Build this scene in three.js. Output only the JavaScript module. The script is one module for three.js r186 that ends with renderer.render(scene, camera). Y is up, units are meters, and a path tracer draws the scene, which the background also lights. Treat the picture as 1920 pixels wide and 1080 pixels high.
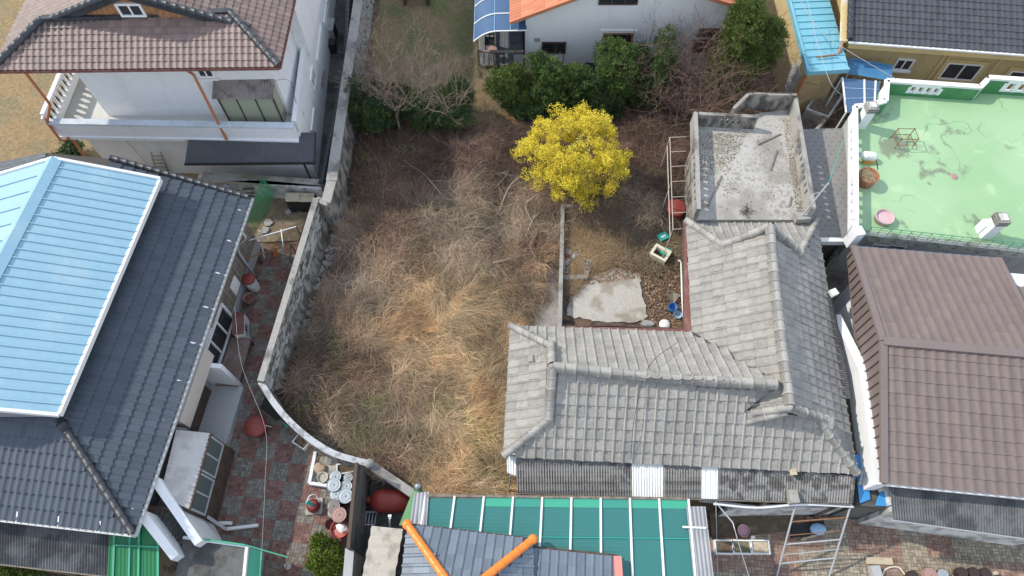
import * as THREE from 'three';
import { mergeGeometries, toCreasedNormals } from 'three/addons/utils/BufferGeometryUtils.js';

// ---------------------------------------------------------------- camera, sky, sun, exposure
const scene = new THREE.Scene();
const camera = new THREE.PerspectiveCamera(45.75, 1024 / 576, 0.1, 900);
camera.position.set(0, 22.5, 0);
camera.rotation.set(-62 * Math.PI / 180, 0, 0);
scene.add(camera);
const renderer = new THREE.WebGLRenderer({ antialias: true });
renderer.toneMapping = THREE.LinearToneMapping;
renderer.toneMappingExposure = 1.25;
renderer.shadowMap.enabled = true;
{
  const w = 128, h = 64, d = new Float32Array(w * h * 4);
  for (let j = 0; j < h; j++) {
    const e = Math.max(0, Math.sin(((j + 0.5) / h - 0.5) * Math.PI));       // height above the horizon, thin haze low down
    const k = Math.pow(1 - e, 2.2);
    for (let i = 0; i < w; i++) d.set([0.59 + 0.55 * k, 0.71 + 0.50 * k, 0.92 + 0.33 * k, 1], (j * w + i) * 4);
  }
  const t = new THREE.DataTexture(d, w, h, THREE.RGBAFormat, THREE.FloatType);
  t.mapping = THREE.EquirectangularReflectionMapping; t.magFilter = THREE.LinearFilter; t.minFilter = THREE.LinearFilter;
  t.colorSpace = THREE.LinearSRGBColorSpace; t.needsUpdate = true;
  scene.background = t; scene.environment = t;
}
const sun = new THREE.DirectionalLight(new THREE.Color(1, 0.93, 0.82), 3.2);
sun.position.set(-69.8, 66.9, -25.4 - 12); sun.target.position.set(0, 0, -12);
sun.castShadow = true; sun.shadow.radius = 3; sun.shadow.mapSize.set(4096, 4096);
Object.assign(sun.shadow.camera, { left: -40, right: 40, top: 40, bottom: -40, near: 1, far: 220 });
scene.add(sun, sun.target);

// ---------------------------------------------------------------- helpers
function rng(seed) { let a = seed >>> 0; return () => { a = (a + 0x6D2B79F5) | 0; let t = Math.imul(a ^ (a >>> 15), 1 | a); t = (t + Math.imul(t ^ (t >>> 7), 61 | t)) ^ t; return ((t ^ (t >>> 14)) >>> 0) / 4294967296; }; }
const R = rng(20240311);
const V = p => p.isVector3 ? p.clone() : new THREE.Vector3(p[0], p[1], p[2]);
const lerp = (a, b, t) => a + (b - a) * t;
const mix3 = (a, b, t) => [lerp(a[0], b[0], t), lerp(a[1], b[1], t), lerp(a[2], b[2], t)];
const clamp = (x, a = 0, b = 1) => Math.min(b, Math.max(a, x));
const smooth = (a, b, x) => { const t = clamp((x - a) / (b - a)); return t * t * (3 - 2 * t); };
const up = (p, dy) => [p[0], p[1] + dy, p[2]];
const setY = (p, y) => [p[0], y, p[2]];
const mixP = (a, b, t) => [lerp(a[0], b[0], t), lerp(a[1], b[1], t), lerp(a[2], b[2], t)];
function hash(x, y, s) { let h = Math.imul(x, 374761393) ^ Math.imul(y, 668265263) ^ Math.imul(s, 974634777); h = Math.imul(h ^ (h >>> 13), 1274126177); return ((h ^ (h >>> 16)) >>> 0) / 4294967296; }
function vnoise(x, y, per, s) {                                    // tileable value noise
  const xi = Math.floor(x), yi = Math.floor(y), fx = x - xi, fy = y - yi, u = fx * fx * (3 - 2 * fx), v = fy * fy * (3 - 2 * fy), m = n => ((n % per) + per) % per;
  const a = hash(m(xi), m(yi), s), b = hash(m(xi + 1), m(yi), s), c = hash(m(xi), m(yi + 1), s), d = hash(m(xi + 1), m(yi + 1), s);
  return lerp(lerp(a, b, u), lerp(c, d, u), v);
}
function fbm(x, y, per, s, oct = 5) { let r = 0, w = 0.5, t = 0; for (let i = 0; i < oct; i++) { r += w * vnoise(x, y, per, s + i * 17); t += w; x *= 2; y *= 2; per *= 2; w *= 0.55; } return r / t; }
const wnoise = (x, z, f, s) => fbm(x * f + 500, z * f + 500, 4096, s, 4);    // noise over the ground plan
const toS = c => { c = clamp(c); return Math.round(255 * (c <= 0.0031308 ? c * 12.92 : 1.055 * Math.pow(c, 1 / 2.4) - 0.055)); };
function colTex(n, metres, fn) {                                   // fn(u, v) -> linear rgb; the tile spans `metres`
  const d = new Uint8Array(n * n * 4);
  for (let j = 0; j < n; j++) for (let i = 0; i < n; i++) { const c = fn(i / n, j / n), o = (j * n + i) * 4; d[o] = toS(c[0]); d[o + 1] = toS(c[1]); d[o + 2] = toS(c[2]); d[o + 3] = 255; }
  const t = new THREE.DataTexture(d, n, n); t.colorSpace = THREE.SRGBColorSpace; return fin(t, metres);
}
function bumpTex(n, metres, fn) {
  const d = new Uint8Array(n * n * 4);
  for (let j = 0; j < n; j++) for (let i = 0; i < n; i++) { const c = Math.round(255 * clamp(fn(i / n, j / n))), o = (j * n + i) * 4; d[o] = d[o + 1] = d[o + 2] = c; d[o + 3] = 255; }
  return fin(new THREE.DataTexture(d, n, n), metres);
}
function fin(t, metres) { t.wrapS = t.wrapT = THREE.RepeatWrapping; t.magFilter = THREE.LinearFilter; t.minFilter = THREE.LinearMipmapLinearFilter; t.generateMipmaps = true; t.repeat.set(1 / metres, 1 / metres); t.needsUpdate = true; return t; }
const grit = bumpTex(256, 0.8, (u, v) => 0.6 * fbm(u * 16, v * 16, 16, 3) + 0.4 * hash(u * 256 | 0, v * 256 | 0, 5));
function plain(c, rough = 0.7, extra = {}) { return new THREE.MeshStandardMaterial({ color: new THREE.Color().setRGB(...c), roughness: rough, side: THREE.DoubleSide, ...extra }); }
let texSeed = 100;
// weathered surface: base colour, second colour in patches, fine speckle; `stretch` makes vertical runs
function weathered(c, c2, { amt = 0.6, scale = 6, metres = 4, speck = 0.1, rough = 0.85, lo = 0.45, hi = 0.75, stretch = 1, bump = 0.004, n = 384, extra = {} } = {}) {
  const s = texSeed += 31;
  const map = colTex(n, metres, (u, v) => {
    const k = smooth(lo, hi, fbm(u * scale * stretch, v * scale, scale * stretch, s)) * amt, f = 1 + speck * (2 * fbm(u * 64, v * 64, 64, s + 5, 2) - 1) + speck * 0.6 * (hash(u * n | 0, v * n | 0, s) - 0.5);
    const c3 = mix3(c, c2, k); return [c3[0] * f, c3[1] * f, c3[2] * f];
  });
  return new THREE.MeshStandardMaterial({ map, roughness: rough, side: THREE.DoubleSide, bumpMap: bump ? grit : null, bumpScale: bump, ...extra });
}
// box-mapped uv in metres from a geometry already in world coordinates
function boxUV(g) {
  if (g.index) g = g.toNonIndexed(); const p = g.attributes.position, uv = new Float32Array(p.count * 2), a = new THREE.Vector3(), b = new THREE.Vector3(), c = new THREE.Vector3();
  for (let i = 0; i < p.count; i += 3) {
    a.fromBufferAttribute(p, i); b.fromBufferAttribute(p, i + 1).sub(a); c.fromBufferAttribute(p, i + 2).sub(a); const n = b.cross(c);
    const ax = Math.abs(n.x), ay = Math.abs(n.y), az = Math.abs(n.z);
    for (let k = 0; k < 3; k++) { const x = p.getX(i + k), y = p.getY(i + k), z = p.getZ(i + k), q = (i + k) * 2; if (ay >= ax && ay >= az) { uv[q] = x; uv[q + 1] = z; } else if (ax >= az) { uv[q] = z; uv[q + 1] = y; } else { uv[q] = x; uv[q + 1] = y; } }
  }
  g.setAttribute('uv', new THREE.BufferAttribute(uv, 2)); return g;
}
const usedNames = {};
function numbered(n) { const k = usedNames[n] = (usedNames[n] ?? -1) + 1; return k ? n + '_' + String(k).padStart(3, '0') : n; }
function originOf(o) { const v = new THREE.Vector3(); while (o && o !== scene) { v.add(o.position); o = o.parent; } return v; }
function clean(g) { g = g.index ? g.toNonIndexed() : g; for (const k of Object.keys(g.attributes)) if (!['position', 'normal', 'uv'].includes(k)) g.deleteAttribute(k); if (!g.attributes.normal) g.computeVertexNormals(); if (!g.attributes.uv) boxUV(g); return g; }
function merge(gs) { return gs.length === 1 ? gs[0] : mergeGeometries(gs.map(clean)); }
// one named mesh from geometries given in world coordinates
function obj(name, geos, mat, parent = scene, keepUV = false) {
  let g = Array.isArray(geos) ? merge(geos) : geos; if (!keepUV) g = boxUV(g); if (!g.attributes.normal) g.computeVertexNormals();
  const m = new THREE.Mesh(g, mat); m.name = parent === scene ? numbered(name) : name; m.castShadow = m.receiveShadow = true;
  if (parent !== scene) { const o = originOf(parent); g.translate(-o.x, -o.y, -o.z); }
  parent.add(m); return m;
}
function tag(o, label, category, group) { o.userData.label = label; o.userData.category = category; if (group) o.userData.group = group; return o; }
function thing(name, label, category, base = [0, 0, 0], group) { const g = new THREE.Group(); g.name = numbered(name); g.position.set(...base); scene.add(g); return tag(g, label, category, group); }
function single(name, geos, mat, label, category, group, keepUV) { // a thing that is one mesh, its origin at its base
  let g = Array.isArray(geos) ? merge(geos) : geos; if (!keepUV) g = boxUV(g); if (!g.attributes.normal) g.computeVertexNormals(); g.computeBoundingBox(); const b = g.boundingBox, c = [(b.min.x + b.max.x) / 2, b.min.y, (b.min.z + b.max.z) / 2];
  g.translate(-c[0], -c[1], -c[2]); const m = new THREE.Mesh(g, mat); m.position.set(...c); m.name = numbered(name); m.castShadow = m.receiveShadow = true; scene.add(m); return tag(m, label, category, group);
}
function struct(name, geos, mat, keepUV) { const m = obj(name, geos, mat, scene, keepUV); m.userData.kind = 'structure'; return m; }
function dup(root, pos, turn, label, group) { const c = root.clone(); c.name = numbered(root.name.replace(/_\d{3}$/, '')); c.position.set(...pos); c.rotation.y = turn; c.userData = { ...root.userData }; if (label) c.userData.label = label; if (group) c.userData.group = group; scene.add(c); return c; }

// ---- shapes (world coordinates)
function tris(list) { const g = new THREE.BufferGeometry(); g.setAttribute('position', new THREE.BufferAttribute(new Float32Array(list.flat()), 3)); g.computeVertexNormals(); return g; }
function box(cx, cy, cz, w, h, d, turn = 0) { const g = new THREE.BoxGeometry(w, h, d); if (turn) g.rotateY(turn); g.translate(cx, cy, cz); return g.toNonIndexed(); }
function beam(a, b, w, h = w) {                                    // bar of w x h between two points
  a = V(a); b = V(b); const d = b.clone().sub(a), L = d.length(), g = new THREE.BoxGeometry(w, h, L); d.normalize();
  const y0 = Math.abs(d.y) > 0.95 ? new THREE.Vector3(1, 0, 0) : new THREE.Vector3(0, 1, 0), x = y0.clone().cross(d).normalize(), y = d.clone().cross(x);
  g.applyMatrix4(new THREE.Matrix4().makeBasis(x, y, d).setPosition(a.add(b).multiplyScalar(0.5))); return g.toNonIndexed();
}
function tube(pts, r, seg = 6, curve = true) {
  const ps = pts.map(V); if (ps.length === 2) return rod(ps[0], ps[1], r, r, seg);
  const c = curve ? new THREE.CatmullRomCurve3(ps) : (() => { const k = new THREE.CurvePath(); for (let i = 0; i + 1 < ps.length; i++) k.add(new THREE.LineCurve3(ps[i], ps[i + 1])); return k; })();
  return new THREE.TubeGeometry(c, ps.length * (curve ? 5 : 8), r, seg).toNonIndexed();
}
function rod(a, b, r0, r1 = r0, seg = 6, open = false) { a = V(a); b = V(b); const d = b.clone().sub(a), L = d.length(), g = new THREE.CylinderGeometry(r1, r0, L, seg, 1, open); g.translate(0, L / 2, 0); g.applyQuaternion(new THREE.Quaternion().setFromUnitVectors(new THREE.Vector3(0, 1, 0), d.normalize())); g.translate(a.x, a.y, a.z); return g.toNonIndexed(); }
function lathe(prof, at, seg = 20) { const g = new THREE.LatheGeometry(prof.map(p => new THREE.Vector2(p[0], p[1])), seg); g.translate(...at); return g.toNonIndexed(); }
function prism(pts, y0, y1) {                                      // vertical prism over a plan polygon [[x, z], ...]
  const c = pts.map(p => p.length === 3 ? [p[0], p[2]] : p), sh = c.map(p => new THREE.Vector2(p[0], -p[1])); if (THREE.ShapeUtils.isClockWise(sh)) { sh.reverse(); c.reverse(); }
  const f = THREE.ShapeUtils.triangulateShape(sh, []), o = [], t = (i, y) => [c[i][0], y, c[i][1]];
  for (const [a, b, d] of f) { o.push(t(a, y1), t(b, y1), t(d, y1), t(a, y0), t(d, y0), t(b, y0)); }
  for (let i = 0; i < c.length; i++) { const j = (i + 1) % c.length; o.push(t(i, y0), t(j, y0), t(j, y1), t(i, y0), t(j, y1), t(i, y1)); }
  return tris(o);
}
function plate(poly, th) {                                         // slab of thickness th below a (nearly) flat polygon in space
  const p = poly.map(V), n = newell(p); if (n.y < 0) { p.reverse(); n.negate(); }
  const u = p[1].clone().sub(p[0]).normalize(), w = u.clone().cross(n), sh = p.map(q => { const d = q.clone().sub(p[0]); return new THREE.Vector2(d.dot(u), -d.dot(w)); });
  const f = THREE.ShapeUtils.triangulateShape(sh, []), o = [], lo = p.map(q => q.clone().addScaledVector(n, -th)), A = q => [q.x, q.y, q.z];
  for (const [a, b, c] of f) o.push(A(p[a]), A(p[b]), A(p[c]), A(lo[a]), A(lo[c]), A(lo[b]));
  for (let i = 0; i < p.length; i++) { const j = (i + 1) % p.length; o.push(A(lo[i]), A(lo[j]), A(p[j]), A(lo[i]), A(p[j]), A(p[i])); }
  return tris(o);
}
function newell(p) { const n = new THREE.Vector3(); for (let i = 0; i < p.length; i++) { const a = p[i], b = p[(i + 1) % p.length]; n.x += (a.y - b.y) * (a.z + b.z); n.y += (a.z - b.z) * (a.x + b.x); n.z += (a.x - b.x) * (a.y + b.y); } return n.normalize(); }
// wall along a plan line with its own thickness and top heights at both ends
function wallRun(a, b, th, y0, ya, yb = ya) {
  const d = new THREE.Vector3(b[0] - a[0], 0, b[2] - a[2]).normalize(), nx = -d.z * th / 2, nz = d.x * th / 2, q = (p, y, s) => [p[0] + nx * s, y, p[2] + nz * s];
  const A = q(a, y0, 1), B = q(b, y0, 1), C = q(b, y0, -1), D = q(a, y0, -1), E = q(a, ya, 1), F = q(b, yb, 1), G = q(b, yb, -1), H = q(a, ya, -1), o = [];
  const quad = (i, j, k, l) => o.push(i, j, k, i, k, l); quad(A, B, F, E); quad(B, C, G, F); quad(C, D, H, G); quad(D, A, E, H); quad(E, F, G, H); quad(D, C, B, A); return tris(o);
}
function strip(pts, th, y0, y1) { const g = []; for (let i = 0; i + 1 < pts.length; i++) g.push(wallRun(pts[i], pts[i + 1], th, y0, y1)); return g; }
function inPoly(x, y, poly) { let c = false; for (let i = 0, j = poly.length - 1; i < poly.length; j = i++) { const [xi, yi] = poly[i], [xj, yj] = poly[j]; if ((yi > y) !== (yj > y) && x < (xj - xi) * (y - yi) / (yj - yi) + xi) c = !c; } return c; }
const xz = pts => pts.map(p => [p[0], p[2]]);
// corrugated sheet over the quad a-b (upper edge) / d-c (lower edge); waves run down the slope
function corrugated(a, b, c, d, pitch = 0.075, amp = 0.02) {
  a = V(a); b = V(b); c = V(c); d = V(d); const L = b.distanceTo(a), n = Math.max(2, Math.round(L / pitch)) * 4, nn = newell([a, b, c, d]); if (nn.y < 0) nn.negate();
  const o = [], at = (t, s) => { const p = a.clone().lerp(b, t).lerp(d.clone().lerp(c, t), s).addScaledVector(nn, amp * Math.sin(t * n / 4 * Math.PI * 2)); return [p.x, p.y, p.z]; };
  for (let i = 0; i < n; i++) { const p = at(i / n, 0), q = at((i + 1) / n, 0), r = at((i + 1) / n, 1), s = at(i / n, 1); o.push(p, s, r, p, r, q); }
  const g = tris(o); g.deleteAttribute('uv'); return toCreasedNormals(g, 1.2);
}

// ---- roof tiles: each tile a mesh under its roof; the far remainder is joined into one part
function uvVariants(g, n, seed) { const r = rng(seed), out = []; for (let k = 0; k < n; k++) { const c = g.clone(), a = c.attributes.uv, du = r() * 9, dv = r() * 9; for (let i = 0; i < a.count; i++) a.setXY(i, a.getX(i) + du, a.getY(i) + dv); out.push(c); } return out; }   // the same piece cut from another spot of its material
function makeTile(w, len, prof, step, scallop = 0) {
  const o = [], n = prof.length, f = (i, e) => e ? [prof[i][0] * w, prof[i][1] + step, len + scallop * (prof[i][2] ?? 0)] : [prof[i][0] * w, prof[i][1], 0];
  for (let i = 0; i + 1 < n; i++) { const a = f(i, 0), b = f(i + 1, 0), c = f(i + 1, 1), d = f(i, 1), c2 = [c[0], c[1] - step * 1.1 - 0.004, c[2]], d2 = [d[0], d[1] - step * 1.1 - 0.004, d[2]]; o.push(a, d, c, a, c, b, d, d2, c2, d, c2, c); }
  let g = tris(o); g = toCreasedNormals(g, 0.7); const p = g.attributes.position, uv = new Float32Array(p.count * 2); for (let i = 0; i < p.count; i++) { uv[2 * i] = p.getX(i); uv[2 * i + 1] = p.getZ(i) + p.getY(i); } g.setAttribute('uv', new THREE.BufferAttribute(uv, 2));
  return { g, w, len, gs: uvVariants(g, 6, 7) };
}
const viewFrom = new THREE.Vector3(0, 22.5, 0);
function slopeFrame(poly) {                                        // poly[0], poly[1]: the eave
  const p = poly.map(V), c = p.slice(2).reduce((s, q) => s.add(q), new THREE.Vector3()).multiplyScalar(1 / (p.length - 2)); let a = p[0], b = p[1], u = b.clone().sub(a).normalize(), n = u.clone().cross(c.clone().sub(a)).normalize(); if (n.y < 0) n.negate();
  let w = u.clone().cross(n); if (w.dot(c.clone().sub(a)) > 0) { [a, b] = [b, a]; u.negate(); w.negate(); }
  return { a, u, n, v: w.clone().negate(), w, st: p.map(q => { const d = q.clone().sub(a); return [d.dot(u), -d.dot(w)]; }) };
}
function inFrame(p) { const q = p.clone().applyMatrix4(camView); const x = q.x / -q.z, y = q.y / -q.z; return q.z < 0 && Math.abs(x) < 0.76 && Math.abs(y) < 0.43; }
camera.updateMatrixWorld(); const camView = camera.matrixWorld.clone().invert();
function pieces(list, name, parent, mats, limit = 300) {           // list of {g, m (Matrix4, world), k (material index)}
  const o = originOf(parent), T = new THREE.Matrix4().makeTranslation(-o.x, -o.y, -o.z), pos = new THREE.Vector3();
  for (const e of list) { pos.setFromMatrixPosition(e.m); e.d = pos.distanceTo(viewFrom) + (inFrame(pos) ? 0 : 1000); }
  list.sort((a, b) => a.d - b.d);
  list.slice(0, limit).forEach(e => { const m = new THREE.Mesh(e.g, mats[e.k % mats.length]); m.name = name; T.clone().multiply(e.m).decompose(m.position, m.quaternion, m.scale); m.castShadow = m.receiveShadow = true; parent.add(m); });
  const rest = list.slice(limit);
  if (!rest.length) return;
  const gs = rest.map(e => { const g = e.g.clone(), n = g.attributes.position.count, c = mats[e.k % mats.length].color, a = new Float32Array(n * 3); for (let i = 0; i < n; i++) a.set([c.r, c.g, c.b], i * 3); g.applyMatrix4(e.m); g.setAttribute('color', new THREE.BufferAttribute(a, 3)); return g.index ? g.toNonIndexed() : g; });
  const mt = mats[0].clone(); mt.color.setRGB(1, 1, 1); mt.vertexColors = true; const mm = new THREE.Mesh(mergeGeometries(gs), mt); mm.geometry.translate(-o.x, -o.y, -o.z); mm.name = name + 's'; mm.userData.kind = 'stuff'; mm.castShadow = mm.receiveShadow = true; parent.add(mm);
}
function tileField(slopes, tile, kinds, jitter = 0.004, lift = 0.01) {
  const list = [];
  for (const poly of slopes) {
    const f = slopeFrame(poly), ss = f.st.map(q => q[0]), ts = f.st.map(q => q[1]), s0 = Math.min(...ss), s1 = Math.max(...ss), t1 = Math.max(...ts);
    const nc = Math.max(1, Math.round((s1 - s0) / tile.w)), kx = (s1 - s0) / nc / tile.w, nr = Math.max(1, Math.round(t1 / tile.len)), kz = t1 / nr / tile.len, tw = tile.w * kx, tl = tile.len * kz;
    for (let r = 0; r < nr; r++) for (let c = 0; c < nc; c++) {
      const s = s0 + c * tw, t = r * tl; if (!inPoly(s + tw / 2, t + tl * 0.5, f.st)) continue;
      const pos = f.a.clone().addScaledVector(f.u, s + (R() - 0.5) * jitter).addScaledVector(f.v, t + tl + (R() - 0.5) * jitter * 2).addScaledVector(f.n, lift + (R() - 0.5) * jitter);
      const m = new THREE.Matrix4().makeBasis(f.u, f.n, f.w).multiply(new THREE.Matrix4().makeScale(kx, 1, kz)).setPosition(pos);
      list.push({ g: tile.gs[Math.floor(R() * 6)], m, k: Math.floor(Math.pow(R(), 1.2) * kinds) });
    }
  }
  return list;
}
function ridgePieces(a, b, r, len, sag = 0, squash = 1, collar = 1.07) {      // half-round ridge tiles laid end to end
  a = V(a); b = V(b); const L = a.distanceTo(b), n = Math.max(1, Math.round(L / len)), list = [], at = t => a.clone().lerp(b, t).add(new THREE.Vector3(0, -sag * 4 * t * (1 - t), 0));
  const g = ridgeTileGeo(r, 1, squash, collar);
  for (let i = 0; i < n; i++) { const p = at(i / n), q = at((i + 1) / n), d = q.clone().sub(p), l = d.length(); d.normalize(); const x = new THREE.Vector3(0, 1, 0).cross(d).normalize(), y = d.clone().cross(x); list.push({ g, m: new THREE.Matrix4().makeBasis(x, y, d).multiply(new THREE.Matrix4().makeRotationZ((R() - 0.5) * 0.06)).multiply(new THREE.Matrix4().makeScale(1, 1, l)).setPosition(p), k: i }); }
  return list;
}
const ridgeCache = {};
function ridgeTileGeo(r, len, squash, collar) {
  const key = [r, len, squash, collar].join(); if (ridgeCache[key]) return ridgeCache[key];
  const zs = [[0, 1], [0.82, 1], [0.84, collar], [1.0, collar], [1.0, 0.7]], o = [], N = 8, at = (i, z, k) => { const a = Math.PI * (i / N) * 1.16 - 0.25; return [Math.cos(a) * r * k, Math.sin(a) * r * k * squash, z * len]; };
  for (let j = 0; j + 1 < zs.length; j++) for (let i = 0; i < N; i++) { const p = at(i, ...zs[j]), q = at(i + 1, ...zs[j]), s = at(i + 1, ...zs[j + 1]), t = at(i, ...zs[j + 1]); o.push(p, q, s, p, s, t); }
  const g = toCreasedNormals(tris(o), 0.6); const p = g.attributes.position, uv = new Float32Array(p.count * 2); for (let i = 0; i < p.count; i++) { uv[2 * i] = p.getX(i) + p.getY(i); uv[2 * i + 1] = p.getZ(i) * 0.35; } g.setAttribute('uv', new THREE.BufferAttribute(uv, 2));
  return ridgeCache[key] = g;
}
// ---- windows: a frame with panes, set on a vertical wall plane
function wallFrame(a, b) { const d = new THREE.Vector3(b[0] - a[0], 0, b[2] - a[2]).normalize(), n = new THREE.Vector3(-d.z, 0, d.x); if (n.dot(new THREE.Vector3(-a[0], 0, -a[2])) < 0) n.negate(); return { o: V(setY(a, 0)), d, n, at: (t, y, off = 0) => { const p = V(setY(a, y)).addScaledVector(d, t).addScaledVector(n, off); return [p.x, p.y, p.z]; }, t: p => new THREE.Vector3(p[0] - a[0], 0, p[2] - a[2]).dot(d) }; }
function win(parent, wf, pa, pb, { n = 2, fr = 0.06, frameMat, glass, depth = 0.06, sill = 0, surround = 0, surMat, bars = 0, name = 'window' } = {}) {
  let t0 = wf.t(pa), t1 = wf.t(pb); if (t0 > t1) [t0, t1] = [t1, t0]; const y0 = Math.min(pa[1], pb[1]), y1 = Math.max(pa[1], pb[1]), off = depth / 2;
  const g = [beam(wf.at(t0, y1 - fr / 2, off), wf.at(t1, y1 - fr / 2, off), depth, fr), beam(wf.at(t0, y0 + fr / 2, off), wf.at(t1, y0 + fr / 2, off), depth, fr)];
  const vert = (t, w, dd = depth) => { const a = wf.at(t, y0 + fr, 0), c = wf.at(t, (y0 + y1) / 2, off); return box(c[0], c[1], c[2], w, y1 - y0 - 2 * fr, dd, Math.atan2(wf.n.x, wf.n.z)); };
  g.push(vert(t0 + fr / 2, fr), vert(t1 - fr / 2, fr)); for (let i = 1; i < n; i++) g.push(vert(lerp(t0, t1, i / n), fr * 0.8, depth * 0.8));
  const w = obj(name, g, frameMat, parent);
  for (let i = 0; i < n; i++) { const a = lerp(t0 + fr * 0.6, t1 - fr * 0.6, i / n), b = lerp(t0 + fr * 0.6, t1 - fr * 0.6, (i + 1) / n), c = wf.at((a + b) / 2, (y0 + y1) / 2, depth * (0.3 + 0.15 * (i % 2))); obj('pane', box(c[0], c[1], c[2], b - a, y1 - y0 - fr * 1.2, 0.012, Math.atan2(wf.n.x, wf.n.z)), glass, w); }
  if (sill) obj('sill', beam(wf.at(t0 - 0.08, y0 - sill / 2, 0.06), wf.at(t1 + 0.08, y0 - sill / 2, 0.06), 0.13, sill), surMat ?? frameMat, w);
  if (surround) { const s = surround, e = 0.02; obj('surround', [beam(wf.at(t0 - s, y1 + s / 2, e), wf.at(t1 + s, y1 + s / 2, e), 0.07, s), beam(wf.at(t0 - s, y0 - s / 2 - sill, e), wf.at(t1 + s, y0 - s / 2 - sill, e), 0.07, s), ...[t0 - s / 2, t1 + s / 2].map(t => { const c = wf.at(t, (y0 + y1) / 2, e); return box(c[0], c[1], c[2], s, y1 - y0 - 0.002, 0.07, Math.atan2(wf.n.x, wf.n.z)); })], surMat ?? frameMat, w); }
  if (bars) { const bg = []; for (let i = 1; i < bars; i++) { const t = lerp(t0, t1, i / bars); bg.push(rod(wf.at(t, y0, depth + 0.03), wf.at(t, y1, depth + 0.03), 0.009, 0.009, 5)); } bg.push(rod(wf.at(t0, (y0 + y1) / 2, depth + 0.03), wf.at(t1, (y0 + y1) / 2, depth + 0.03), 0.009, 0.009, 5)); obj('bars', bg, M.blackMetal, w); }
  return w;
}

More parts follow.
